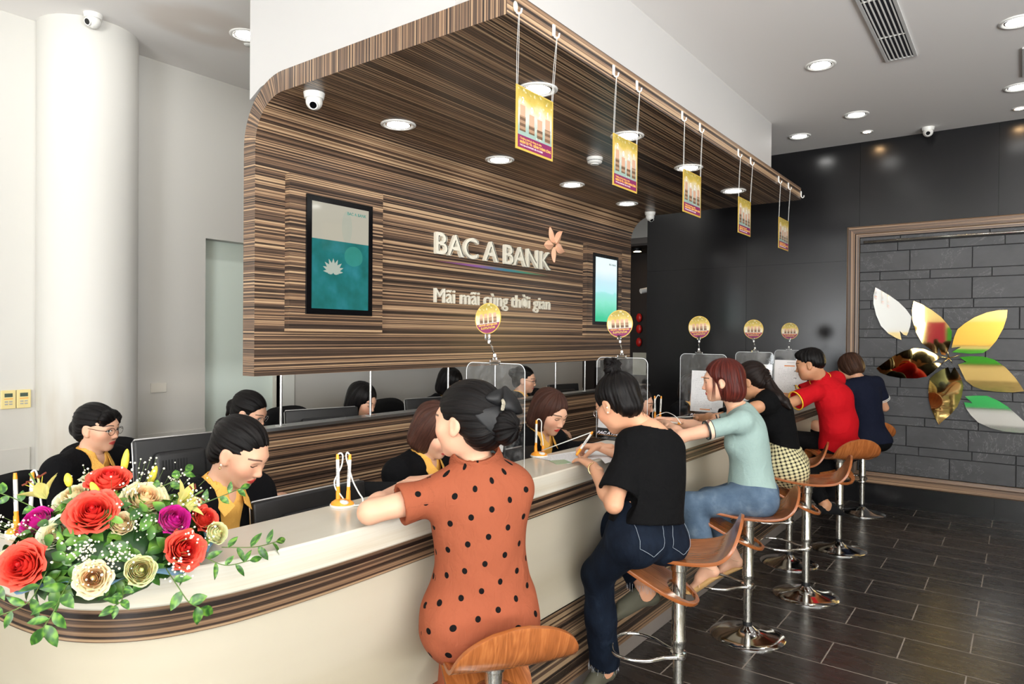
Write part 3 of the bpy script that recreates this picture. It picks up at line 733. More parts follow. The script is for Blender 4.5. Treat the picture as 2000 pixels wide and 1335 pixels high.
obj('arm', MB().cyl((-3.79, 8.3, 2.36), (-3.90, 8.3, 2.34), .012), M_wp, t); obj('body', MB().cyl((-3.86, 8.36, 2.35), (-4.0, 8.16, 2.30), .033, seg=20), M_wp, t, smooth=True, autosmooth=40)
t = thing('ceiling_sprinkler', 'tiny white sprinkler in the water stain on the ceiling', 'sprinkler', (-4.45, 2.52, CE))
obj('rosette', MB().lathe([(.001, 0), (.035, 0), (.030, -.008), (.001, -.010)], (-4.42, 2.78, CE), seg=24), M_wp, t, smooth=True)
# wall plates
for y, lb in ((1.599, 'left of two cream thermostat controls on the white wall'), (1.684, 'right of two cream thermostat controls, beside the round column')):
    t = thing('thermostat', lb, 'thermostat', (-5.25, y, 1.264), group='pair of wall thermostats')
    obj('plate', MB().rbox((-5.243, y, 1.264), (.016, .080, .120), .004), Mat('cream_plastic', srgb(226, 208, 146), .4), t)
    obj('display', MB().box((-5.2355, y-.022, 1.280), (-5.2335, y+.022, 1.304)), Mat('lcd', srgb(70, 84, 74), .2), t)
    obj('stripe', MB().box((-5.2355, y-.024, 1.266), (-5.2338, y+.024, 1.271)), M_orange, t)
    for i in (0, 1):
        for j in (0, 1): obj('button', MB().rbox((-5.234, y-.012+.024*i, 1.250-.016*j), (.003, .018, .008), .001, seg=1), Mat('grey_button', srgb(160, 160, 158), .5), t)
t = thing('wall_socket', 'faint white blank socket plate on the white wall', 'socket', (-5.25, 2.56, 1.287))
obj('plate', MB().rbox((-5.246, 2.56, 1.287), (.010, .118, .072), .003), Mat('plate', srgb(214, 208, 196), .5), t)
t = thing('wall_socket', 'small white socket in the dark passage under the wood panel', 'socket', (-3.79, 8.4, 1.31))
obj('plate', MB().rbox((-5.04, 8.9, 1.31), (.012, .10, .12), .003), M_wp, t)
t = thing('notice_board', 'pale grey blank notice in the dark passage', 'notice', (-4.3, 9.0, 1.2)); obj('sheet', MB().box((-4.52, 8.985, 1.16), (-4.22, 9.0, 1.48)), Mat('pale_notice', srgb(196, 198, 184), .5), t)
for z, lb in ((1.98, 'top one of the red ornaments in the dark passage'), (1.82, 'middle red ornament in the dark passage'), (1.63, 'lowest red ornament in the dark passage')):
    t = thing('red_ornament', lb, 'ornament', (-4.42, 8.99, z), group='red ornaments in the passage')
    obj('lantern', MB().sphere((-4.42, 8.97, z), .055, 16, 10, (.8, .4, 1.15)), Mat('red_gloss', srgb(196, 26, 22), .25), t, smooth=True)

# ------------------------------------------------------------------ hanging promotion cards
M_card_y = Mat('card_yellow', srgb(198, 164, 72), .4); M_purple = Mat('card_purple', srgb(122, 30, 82), .45)
M_string = Mat('white_string', srgb(225, 225, 220), .5)
M_txt_o = Mat('text_orange', srgb(250, 190, 90), .5); M_txt_w = Mat('text_white', srgb(245, 235, 240), .5)
def bokeh(name):
    m = Mat(name, (1, 1, 1), .35); x, y, z = m.xyz(attr='scr')
    n = m.noise(m.vec(x*4, y*4, 2), scale=1, detail=2); n2 = m.noise(m.vec(x*9, y*9, 7), scale=1, detail=1)
    f = y+(n-.5)*.4
    col = m.ramp(f, [(.10, srgb(140, 164, 154)), (.35, srgb(188, 192, 184)), (.58, srgb(208, 198, 172)), (.76, srgb(200, 172, 84)), (1.0, srgb(150, 132, 40))])
    m.set('Base Color', m.mix(n2.sstep(.58, .72)*.6, col, srgb(222, 216, 192))); return m
M_bokeh = bokeh('blurred_foliage_print'); M_coin = Mat('coin_print', srgb(166, 128, 96), .5); M_coin2 = Mat('coin_tag_print', srgb(194, 152, 126), .5)
_x, _y, _z = M_coin.xyz(); M_coin.set('Base Color', M_coin.mix(((_z*260).sin()).gt(0), srgb(156, 124, 98), srgb(104, 78, 58)))
def hook(y, label, style=1):
    t = thing('adhesive_hook', label, 'hook', (XF, y, 3.02), group='white hooks along the canopy edge')
    if style: obj('pad', MB().rbox((XF+.005, y, 3.036), (.009, .020, .052), .004), M_wp, t, smooth=True, autosmooth=50)
    else: obj('pad', MB().sphere((XF+.004, y, 3.032), .017, 16, 10, (.35, .9, 1.35)), Mat('cream_pad', srgb(226, 222, 196), .4), t, smooth=True)
    obj('prong', MB().tube([(XF+.008, y, 3.020), (XF+.010, y, 3.006), (XF+.018, y+.004, 3.000), (XF+.026, y+.008, 3.006), (XF+.028, y+.010, 3.022)], .0042, seg=8), M_wp, t, smooth=True)
CARDS = [(2.222, 2.490, 2.232, 2.512), (3.035, 3.300, 3.058, 3.316), (3.912, 4.192, 3.918, 4.200), (4.906, 5.180, 4.932, 5.210), (5.918, 6.212, 5.950, 6.248)]
CL = ['nearest', 'second', 'middle', 'fourth', 'farthest']
for i, (a, b, h0, h1) in enumerate(CARDS):
    hook(h0, 'left adhesive hook on the canopy edge holding the %s hanging card' % CL[i], 0 if i == 0 else 1)
    hook(h1, 'right adhesive hook on the canopy edge holding the %s hanging card' % CL[i])
    zt, zb = 2.716, 2.458; x = XF+.018
    t = thing('promotion_card', 'yellow and purple card with coin stacks hanging from the canopy edge, %s of five' % CL[i], 'hanging card', (x, (a+b)/2, zb), group='cards hanging from the canopy')
    obj('board', MB().box((x-.002, a, zb), (x+.002, b, zt)), M_card_y, t)
    W, Hh = b-a, zt-zb; k = W/.27
    def Y(u): return a+W*u
    def Z(v): return zb+Hh*v
    pic = obj('picture', MB().add([(x+.0025, Y(.04), Z(.235)), (x+.0025, Y(.96), Z(.235)), (x+.0025, Y(.96), Z(.98)), (x+.0025, Y(.04), Z(.98))], [(0, 1, 2, 3)]), M_bokeh, t, fix=False)
    at = pic.data.attributes.new('scr', 'FLOAT_VECTOR', 'POINT')
    for q, c in enumerate(((0, 0, 0), (1, 0, 0), (1, 1, 0), (0, 1, 0))): at.data[q].vector = c
    for u, h0_, h1_ in ((.16, .30, .54), (.40, .30, .44), (.62, .28, .42), (.84, .27, .48)):
        obj('coin_stack', MB().box((x+.0025, Y(u-.075), Z(h0_)), (x+.0032, Y(u+.075), Z(h1_))), M_coin, pic)
        obj('date_block', MB().box((x+.0025, Y(u-.065), Z(h1_)), (x+.0032, Y(u+.065), Z(h1_+.17))), M_coin2, pic)
    for u, ch, v in ((.16, '2', .74), (.40, '0', .64), (.62, '2', .62), (.84, '1', .68)):
        obj('digit', text_mb(ch, .036*k, frame((x+.0034, Y(u), Z(v)), (0, 1, 0), (0, 0, 1)), .0004, 'CENTER', bold=.0006), M_txt_w, pic)
    band = obj('text_band', MB().box((x+.0022, Y(.04), Z(.035)), (x+.003, Y(.96), Z(.235))), M_purple, t)
    for s_, v, txt, mt, bo in ((.0125, .172, 'Chương trình tín dụng cá nhân', M_txt_o, 0), (.0150, .112, 'NHẬN ƯU ĐÃI - GIÀNH THÀNH CÔNG', M_txt_o, .0003), (.0098, .068, 'Triển khai từ 01/01/2021 đến 31/12/2021', M_txt_w, 0)):
        tm = text_mb(txt, s_*k, Matrix.Identity(4), .0004, bold=bo)
        mx_ = max(v_[0] for v_ in tm.v); lim = W*.84; kk = min(1, lim/mx_)
        tm.v = [(x+.0034+v_[2], Y(.09)+v_[0]*kk, Z(v)+v_[1]) for v_ in tm.v]
        obj('lettering', tm, mt, band)
    for ya, hy in ((a+.006, h0), (b-.006, h1)):
        for q in (-.004, .004):
            obj('string', MB().tube([(x+.004, hy+q*.6, 3.004), (x+.001, (hy+ya)/2+q*1.6, (3.004+zt)/2), (x, ya+q, zt-.006)], .0009, seg=5), M_string, t)
hook(6.675, 'adhesive hook at the far corner of the canopy edge, holding nothing')

# ------------------------------------------------------------------ acrylic shields with round clip signs
def rounded_sheet(x0, x1, z0, z1, r, y0, y1, n=8):
    pl = [(x0, z0), (x1, z0)]+arc(x1-r, z1-r, r, 0, PI/2, n)+arc(x0+r, z1-r, r, PI/2, PI, n)
    return pl
SH = [2.29, 3.45, 4.70, 5.80, 7.10]
SX = [(-1.955, -1.64), (-1.962, -1.645), (-1.985, -1.645), (-1.955, -1.640), (-2.0, -1.64)]
SL_ = ['nearest, beside the woman in the dotted dress', 'second, behind the woman with the top knot', 'third, in front of the woman in mint green', 'fourth, beyond the woman in mint green', 'farthest, beyond the man in red']
M_acr2 = thin_sheet('acrylic_sheet', (.965, .975, .98), haze=.15)
CX_ = [(-1.797, -1.835, .066), (-1.803, -1.817, .078), (-1.847, -1.845, .080), (-1.793, -1.806, .081), (-1.864, -1.856, .082)]
for i, y in enumerate(SH):
    x0, x1 = SX[i]; zt = 1.585
    t = thing('clear_shield', 'clear acrylic shield standing on the counter, %s' % SL_[i], 'screen', ((x0+x1)/2, y, 1.12), group='acrylic shields on the counter')
    pl = rounded_sheet(x0, x1, 1.121, zt, .035, 0, 0)
    obj('sheet', MB().prism(pl, 'y', y-.002, y+.002), M_acr2, t)
    obj('edge_highlight', MB().tube([(px, y, pz) for px, pz in pl[1:]+[pl[0]]], .0016, seg=6), M_edge, t, smooth=True)  # pale tube painted in as the highlight along the sheet edge
    obj('foot', MB().box((x0+.03, y-.03, 1.120), (x1-.05, y+.03, 1.1245)), M_clear, t)
    cx, rx, rad = CX_[i]; zc = 1.775
    c = thing('clip_sign', 'round yellow and purple offer sign clipped on top of the %s clear shield' % ['nearest', 'second', 'third', 'fourth', 'farthest'][i], 'sign', (cx, y, zt), group='round signs on the shields')
    obj('clip', MB().rbox((cx, y, zt+.004), (.052, .014, .022), .003).rbox((cx, y, zt+.020), (.018, .012, .014), .004), M_clear, c)
    obj('rod', MB().tube([(cx, y, zt+.024), (cx+(rx-cx)*.4, y, zt+.066), (rx, y, zt+.104)], .0034, seg=10), M_clear, c, smooth=True)
    for q, f_ in ((.033, .05), (.090, .85)): obj('joint', MB().rbox((cx+(rx-cx)*f_, y, zt+q), (.011, .011, .015), .003), M_wp, c)
    obj('top_clip', MB().rbox((rx, y-.004, zt+.112), (.024, .012, .028), .004), M_clear, c)
    T = frame((rx, y-.003, zc), (1, .10*(i < 2), .12 if i == 0 else .06 if i < 3 else 0), (0 if i > 2 else -.06, 0, 1))
    # the ring faces the customers' side (towards -y)
    def circ(r_, z_, n_=40, f0=0, f1=2*PI): return [T @ Vector((r_*math.cos(f0+(f1-f0)*q/n_), r_*math.sin(f0+(f1-f0)*q/n_)*1.0, z_)) for q in range(n_+(0 if f1-f0 > 6 else 1))]
    def disc(name, r_, za, zb_, mat, f0=0, f1=2*PI):
        A, B = circ(r_, za, f0=f0, f1=f1), circ(r_, zb_, f0=f0, f1=f1); n_ = len(A)
        return obj(name, MB().add(A+B, [(q, (q+1) % n_, n_+(q+1) % n_, n_+q) for q in range(n_)]+[tuple(range(n_)), tuple(range(2*n_-1, n_-1, -1))]), mat, c)
    # local z points to -y because x cross y = -... ; use signed depth
    sgn = 1 if (T.to_3x3() @ Vector((0, 0, 1))).y < 0 else -1
    disc('round_card', rad, -.001, .001, M_card_y)
    pc = disc('picture', rad*.94, .001*sgn, .0014*sgn, M_bokeh)
    at = pc.data.attributes.new('scr', 'FLOAT_VECTOR', 'POINT'); Ti = T.inverted()
    for q, v_ in enumerate(pc.data.vertices):
        l = Ti @ (v_.co+Vector((cx, y, zt))); at.data[q].vector = (l.x/rad*.5+.5, l.y/rad*.5+.62, 0)
    f0 = PI+.36; disc('text_band', rad*.94, .0012*sgn, .0018*sgn, M_purple, f0, 2*PI-.36)
    for u in (-.5, -.15, .2, .55):
        obj('coin_stack', MB().obox(T @ Matrix.Translation((u*rad, -.12*rad, .0018*sgn)), (rad*.24, rad*.34, .0006)), M_coin, pc)
        obj('date_block', MB().obox(T @ Matrix.Translation((u*rad, .18*rad, .0018*sgn)), (rad*.22, rad*.28, .0006)), M_coin2, pc)
    R_ = T if sgn > 0 else T @ Matrix.Rotation(PI, 4, 'Y')
    for s_, v, txt, mt in ((rad*.13, -.46, 'NHẬN ƯU ĐÃI - GIÀNH THÀNH CÔNG', M_txt_o), (rad*.22, -.68, '8.69%/NĂM', M_card_y)):
        tm = text_mb(txt, s_, R_ @ Matrix.Translation((0, v*rad, .0026)), .0004, 'CENTER', bold=.0003, width=.62 if v > -.5 else 1)
        obj('lettering', tm, mt, c)

# rate boards: white printed sheet in a black stand
M_sheet = Mat('printed_sheet', (1, 1, 1), .45)
_x, _y, _z = M_sheet.xyz(attr='scr')
_ln = ((_y*24).fract()).lt(.22)*(_y.lt(.80))*(_y.gt(.10))
_cols = (_x.gt(.12))*(_x.lt(.60)); _n = M_sheet.noise(M_sheet.vec(_x*34, _y*24, 0), scale=1, detail=0).gt(.48)
_rt = (_x.gt(.66))*(_x.lt(.92))*((_y*44).fract().lt(.4))*(_y.lt(.78))*(_y.gt(.12))
_ban = ((_y-.84).abs().lt(.014)+(_y-.075).abs().lt(.014)).mn(1)*(_x.gt(.30))*(_x.lt(.62))
_ban2 = (_y-.84).abs().lt(.014)*(_x.gt(.66))*(_x.lt(.92))
_head = ((_y-.93).abs().lt(.006))*((_x-.5).abs().lt(.12))
_img = (_x.gt(.60))*(_x.lt(.68))*(((_y*5).fract()-.5).abs().lt(.10))*(_y.lt(.8))*_n
_ink = (_ln*_cols*_n*.45+_rt*.22+_head*.6+_img*.8).mn(1)
_c = M_sheet.mix(_ink, srgb(240, 236, 234), srgb(96, 86, 92)); M_sheet.set('Base Color', M_sheet.mix((_ban+_ban2).mn(1), _c, srgb(222, 130, 50)))
def sheet(name, pts, parent, mat=M_sheet, world=True):
    """pts: lower left, lower right, upper right, upper left as the reader sees it"""
    o = obj(name, MB().add(pts, [(0, 1, 2, 3)]), mat, parent, fix=False, world=world)
    at = o.data.attributes.new('scr', 'FLOAT_VECTOR', 'POINT')
    for q, c in enumerate(((0, 0, 0), (1, 0, 0), (1, 1, 0), (0, 1, 0))): at.data[q].vector = c
    return o
def rate_board(x0, x1, y, zt, label, yaw=0.0, base_text=True):
    t = thing('rate_board', label, 'display stand', ((x0+x1)/2, y, 1.12), yaw, group='rate boards on the counter')
    W = x1-x0; h = W/2; lean = .03; H0 = 1.165; zz = zt
    def P(u, z, off=0): return (u*h, (z-1.12)/(zz-1.12)*lean+off, z-1.12)
    obj('backing', MB().add([P(-1, 1.12, .003), P(1.06, 1.12, .003), P(1.06, zz-.006, .003), P(-1, zz-.006, .003), P(-1, 1.12, .008), P(1.06, 1.12, .008), P(1.06, zz-.006, .008), P(-1, zz-.006, .008)],
        [(0, 1, 2, 3), (7, 6, 5, 4), (0, 4, 5, 1), (1, 5, 6, 2), (2, 6, 7, 3), (3, 7, 4, 0)]), M_bp, t, world=False)
    sheet('rate_sheet', [P(-1, H0), P(.97, H0), P(.97, zz), P(-1, zz)], t, world=False)
    b = obj('base', MB().add([(-h, -.045, 0), (h, -.045, 0), (h, .05, 0), (-h, .05, 0), (-h, -.045, .010), (h, -.045, .010), (h, .003, .050), (-h, .003, .050), (-h, .05, .004), (h, .05, .004)],
        [(3, 2, 1, 0), (0, 1, 5, 4), (4, 5, 6, 7), (7, 6, 9, 8), (8, 9, 2, 3), (0, 4, 7, 8, 3), (1, 2, 9, 6, 5)]), Mat('gloss_black', srgb(10, 10, 11), .15), t, world=False)
    d = Vector((0, .048, .040)).normalized()
    tm = text_mb('BAC A BANK', .030, frame((-h*.86, -.0335, .0205), (1, 0, 0), d), .0005, bold=.0012)
    obj('lettering', tm, M_txt_w, b, world=False)
    obj('logo_flower', MB().prism([(.012*(1 if k % 2 == 0 else .35)*math.cos(k*PI/5), .012*(1 if k % 2 == 0 else .35)*math.sin(k*PI/5)) for k in range(10)], 'z', 0, .0006), M_orange, b, world=False)
    lf = [c_ for c_ in b.children if c_.name.startswith('logo_flower')][0]
    m3 = frame((h*.86 if W < .22 else .09, -.010, .0425), (1, 0, 0), d); lf.matrix_local = m3
    obj('underline', MB().obox(frame((-h*.2, -.0385, .0165), (1, 0, 0), d), (h*1.3, .0016, .0006)), M_orange, b, world=False)
    return t

rate_board(-1.998, -1.758, 3.52, 1.452, 'rate sheet on black stand behind the second clear shield, beside the woman with top knot', -.04)
rate_board(-1.935, -1.690, 4.76, 1.463, 'rate sheet on black stand at the third shield, in front of the woman in mint', -.03)
rate_board(-1.905, -1.665, 5.84, 1.482, 'rate sheet on black stand at the fourth shield, mostly behind heads', 0)
rate_board(-1.870, -1.575, 6.62, 1.500, 'rate sheet on black stand in front of the man in red', .0)
rate_board(-2.115, -1.895, 2.52, 1.415, 'rate sheet seen through the nearest shield behind the hair bow', -.35)
# papers and card on the counter
M_paper = Mat('paper_form', (1, 1, 1), .6)
_x, _y, _z = M_paper.xyz(attr='scr'); _n = M_paper.noise(M_paper.vec(_x*60, _y*30, 0), scale=1, detail=0).gt(.42)
M_paper.set('Base Color', M_paper.mix(((_y*28).fract().lt(.35))*_n*(_x.gt(.08))*(_x.lt(.92))*(_y.lt(.90))*.55, srgb(240, 240, 240), srgb(110, 115, 125)))
t = thing('paper_form', 'white printed form under the writing hand of the woman with top knot', 'paper', (-1.75, 2.87, 1.121))
sheet('page', [(-1.865, 2.690, 1.1212), (-1.655, 2.655, 1.1212), (-1.600, 2.935, 1.1216), (-1.810, 2.975, 1.1212)], t, M_paper)
t = thing('paper_form', 'second printed sheet hanging over the counter edge by the black T-shirt', 'paper', (-1.65, 2.97, 1.122))
sheet('page', [(-1.800, 2.905, 1.1222), (-1.600, 2.860, 1.1222), (-1.595, 3.10, 1.1222), (-1.775, 3.15, 1.1222)], t, M_paper)
o = sheet('flap', [(-1.600, 2.860, 1.1222), (-1.572, 2.85, 1.104), (-1.570, 3.09, 1.108), (-1.595, 3.10, 1.1222)], t, M_paper)
M_id = Mat('green_card', srgb(140, 176, 140), .3); _n = M_id.noise(scale=60, detail=2); M_id.set('Base Color', M_id.ramp(_n, [(.4, srgb(110, 160, 116)), (.6, srgb(186, 204, 176))]))
tag(obj('identity_card', MB().prism([(-1.765, 2.665), (-1.728, 2.738), (-1.655, 2.690), (-1.690, 2.612)], 'z', 1.1205, 1.1215), M_id), 'small green printed card on the counter beside the pen holder', 'card')

# ------------------------------------------------------------------ pen holders
def pen(mb_w, mb_o, a, b, r=.0052):
    a = Vector(a); b = Vector(b); d = b-a
    return a, b, d
def pen_parts(root, a, b, flip=False):
    """a = writing tip end (in the socket), b = top; white barrel with orange ends"""
    a = Vector(a); b = Vector(b)
    p = obj('pen', MB().cyl(a+(b-a)*.24, a+(b-a)*.86, .0056, seg=14), M_wp, root, smooth=True, autosmooth=40)
    obj('orange_grip', MB().cyl(a, a+(b-a)*.24, .0050, .0062, seg=14), M_orange, p, smooth=True, autosmooth=40, world=True)
    obj('orange_cap', MB().cyl(a+(b-a)*.86, a+(b-a)*.98, .0058, .0044, seg=14), M_orange, p, smooth=True, autosmooth=40)
    obj('lettering', text_mb('BAC A BANK', .006, frame(a+(b-a)*.42+Vector((.004, -.0048, 0)), (b-a).normalized(), Vector((.5, -.3, 0)).cross(b-a).normalized()), .0002), Mat('ink', srgb(60, 60, 60), .5) if 'M_ink' not in globals() else M_ink, p)
    return p
M_ink = Mat('black_ink', srgb(40, 40, 44), .5)
def curve_pts(ctrl, n=10):
    """Catmull-Rom through 3D control points"""
    c = [Vector(p) for p in ctrl]; out = []
    for i in range(len(c)-1):
        p0 = c[max(i-1, 0)]; p1 = c[i]; p2 = c[i+1]; p3 = c[min(i+2, len(c)-1)]
        for j in range(n):
            t = j/n; out.append(.5*((2*p1)+(p2-p0)*t+(2*p0-5*p1+4*p2-p3)*t*t+(-p0+3*p1-3*p2+p3)*t**3))
    return out+[c[-1]]
def pen_holder(x, y, label, pens, rz=0.0):
    t = thing('pen_holder', label, 'pen holder', (x, y, 1.12), group='orange and white tethered pen sets')
    c, s = math.cos(rz), math.sin(rz)
    def L(u, v, z): return Vector((x+u*c-v*s, y+u*s+v*c, 1.12+z))
    # base: white rim, orange body, white badge
    def egg(k, z): return [L(k*.042*math.cos(a)*(1+.12*math.sin(a)), k*.033*math.sin(a), z) for a in [2*PI*i/32 for i in range(32)]]
    def loft(rings):
        m = MB(); n_ = len(rings[0]); m.v = [tuple(p) for r_ in rings for p in r_]
        m.f = [(j*n_+i, j*n_+(i+1) % n_, (j+1)*n_+(i+1) % n_, (j+1)*n_+i) for j in range(len(rings)-1) for i in range(n_)]+[tuple(range(n_))[::-1], tuple(range((len(rings)-1)*n_, len(rings)*n_))]
        return m
    obj('base', loft([egg(1, .0), egg(1.02, .003), egg(1, .007)]), M_wp, t, smooth=True, autosmooth=50)
    obj('body', loft([egg(.95, .007), egg(.90, .013), egg(.62, .021), egg(.3, .024)]), M_orange, t, smooth=True, autosmooth=50)
    bd_ = obj('badge', MB().sphere(L(.010, -.014, .017), .021, 20, 10, (1, .62, .38)), M_wp, t, smooth=True)
    obj('lettering', text_mb('BAC A BANK', .0062, frame(L(-.006, -.020, .0248), Vector((c, s, .0)), Vector((-s*.8, c*.8, .6))), .0002), M_ink, bd_)
    for du, lean in ((-.016, -.004), (.018, .004)):
        obj('socket', MB().cyl(L(du, .008, .012), L(du+lean*.3, .008, .052), .0085, .0068, seg=16), M_orange, t, smooth=True, autosmooth=40)
    return t, L
t, L = pen_holder(-1.842, 1.515, 'pen holder with two upright pens between the flowers and the woman in dots', 2, .55)
for du, lean in ((-.016, -.004), (.018, .006)): pen_parts(t, L(du, .008, .03), L(du+lean, .008, .178))
obj('cord', MB().tube(curve_pts([L(-.020, .008, .172), L(-.010, .010, .178), L(-.002, .010, .168), L(-.006, .010, .135), L(-.020, .010, .105), L(-.030, .008, .080), L(-.024, .006, .056), L(-.010, .006, .040), L(.004, .008, .020)]), .0026, seg=8), M_wp, t, smooth=True)
obj('cord', MB().tube(curve_pts([L(.022, .008, .174), L(.014, .008, .181), L(.010, .010, .165), L(.022, .012, .120), L(.034, .014, .080), L(.052, .016, .045), L(.066, .018, .022), L(.064, .010, .006), L(.044, .0, .004), L(.030, -.005, .006)]), .0026, seg=8), M_wp, t, smooth=True)
t, L = pen_holder(-1.869, 2.733, 'pen holder with one pen taken out, beside the white form', 1, .6)
pen_parts(t, L(-.016, .008, .03), L(-.014, .008, .178))
obj('cord', MB().tube(curve_pts([L(-.012, .008, .174), L(-.002, .010, .180), L(.010, .010, .165), L(.010, .010, .12), L(.018, .010, .07), L(.020, .008, .02)]), .0026, seg=8), M_wp, t, smooth=True)
t, L = pen_holder(-2.02, 4.40, 'pen holder with two pens behind the second clear shield', 2, .5)
for du, lean in ((-.016, -.004), (.018, .006)): pen_parts(t, L(du, .008, .03), L(du+lean, .008, .178))
obj('cord', MB().tube(curve_pts([L(.014, .008, .174), L(.002, .010, .180), L(-.014, .010, .150), L(-.020, .010, .10), L(-.034, .010, .05), L(-.03, .008, .01)]), .0026, seg=8), M_wp, t, smooth=True)
bpy.data.objects.remove(bpy.data.objects['pen_shelf']) if 'pen_shelf' in bpy.data.objects else None
t, L = pen_holder(-1.82, 5.05, 'pen holder half hidden behind arm of the woman in mint green', 1, .5)
pen_parts(t, L(-.016, .008, .03), L(-.016, .008, .178))
t, L = pen_holder(-2.30, .735, 'pen holder with two pens behind the flowers at the far left', 2, .9)
for du, lean in ((-.016, -.004), (.018, .006)): pen_parts(t, L(du, .008, .03), L(du+lean, .008, .178))
obj('cord', MB().tube(curve_pts([L(.020, .008, .174), L(.030, .010, .180), L(.038, .010, .150), L(.046, .010, .08), L(.060, .010, .03), L(.05, .0, .006), L(.03, -.004, .008)]), .0026, seg=8), M_wp, t, smooth=True)

# ------------------------------------------------------------------ monitors (backs towards the camera)
def monitor(cx, cy, zt, w_, h_, rz, label, desk=.745, tilt=.12, group='black monitors of the tellers'):
    """local frame: back of the screen looks to +x, screen to -x"""
    t = thing('computer_monitor', label, 'monitor', (cx, cy, desk), rz, group)
    z0 = zt-desk-h_
    R = Matrix.Translation((0, 0, z0)) @ Matrix.Rotation(-tilt, 4, 'Y')
    mb = MB().rbox((0, 0, h_/2), (.030, w_, h_), .008); mb.v = [tuple(R @ Vector(v)) for v in mb.v]
    obj('casing', mb, M_bp, t, world=False, smooth=True, autosmooth=50)
    mb = MB().rbox((.030, 0, h_*.5), (.040, w_*.62, h_*.62), .018); mb.v = [tuple(R @ Vector(v)) for v in mb.v]
    obj('rear_housing', mb, M_bp, t, world=False, smooth=True, autosmooth=50)
    mb = MB()
    for i in range(9): mb.box((.0505, -w_*.24+i*.012, h_*.56), (.0512, -w_*.24+i*.012+.005, h_*.70))
    mb.v = [tuple(R @ Vector(v)) for v in mb.v]; obj('air_slots', mb, Mat('slot_black', srgb(5, 5, 6), .8) if 'M_slot' not in globals() else M_slot, t, world=False)
    mb = MB().tube([Vector((-.012, -w_/2+.004, 0)), Vector((-.012, -w_/2+.002, h_-.010)), Vector((-.012, -w_/2+.010, h_+.001)), Vector((-.012, w_/2-.010, h_+.001)), Vector((-.012, w_/2-.002, h_-.010)), Vector((-.012, w_/2-.004, 0))], .0045, seg=8)
    mb.v = [tuple(R @ Vector(v)) for v in mb.v]; obj('silver_edge', mb, M_steel, t, world=False, smooth=True)
    s = MB().box((-.0165, -w_/2+.015, .02), (-.0155, w_/2-.015, h_-.015)); s.v = [tuple(R @ Vector(v)) for v in s.v]
    obj('display', s, M_glow, t, world=False)
    obj('neck', MB().rbox((.045, 0, (z0+h_*.3)/2), (.03, .07, z0+h_*.3), .008), M_bp, t, world=False, smooth=True, autosmooth=50)
    obj('foot', MB().rbox((.03, 0, .008), (.18, .22, .016), .006), M_bp, t, world=False, smooth=True, autosmooth=50)
    return t
M_slot = Mat('slot_black', srgb(5, 5, 6), .8); M_glow = emis('office_display', srgb(200, 215, 230), .8)
monitor(-2.10, 1.610, 1.116, .50, .30, 0, 'black monitor with silver edge behind the counter, right of teller with gold earrings')
monitor(-2.80, 1.455, 1.272, .34, .30, -.05, 'black monitor back between the teller in glasses and the teller with earrings', .78 if False else .745)
monitor(-2.15, 2.93, 1.10, .50, .30, 0, 'monitor seen through the nearest clear shield')
monitor(-2.15, 5.2, 1.07, .46, .30, 0, 'monitor behind the third clear shield')
monitor(-3.66, 2.86, 1.215, .50, .30, -.25, 'monitor with silver top edge just above the partition, nearest one', .72)
monitor(-3.68, 3.93, 1.215, .50, .30, -.2, 'monitor above the partition left of the dotted dress woman\'s head', .72)
monitor(-3.68, 4.98, 1.205, .46, .30, -.2, 'monitor above the partition seen through the nearest shield', .72)
monitor(-3.75, 5.95, 1.215, .44, .30, -.2, 'farthest monitor above the partition', .72)
o = obj('rear_desk', MB().box((-4.15, 2.1, .70), (-3.52, 7.0, .72)), Mat('rear_desk_wood', srgb(120, 78, 56), .4)); tag(o, 'rear work surface behind the low partition', 'desk')
obj('support_panel', MB().box((-3.54, 2.1, 0), (-3.52, 7.0, .70)), M_front, o, world=False); obj('leg', MB().box((-4.14, 2.1, 0), (-4.10, 2.14, .70)), M_steel, o, world=False); obj('leg', MB().box((-4.14, 6.9, 0), (-4.10, 6.94, .70)), M_steel, o, world=False)

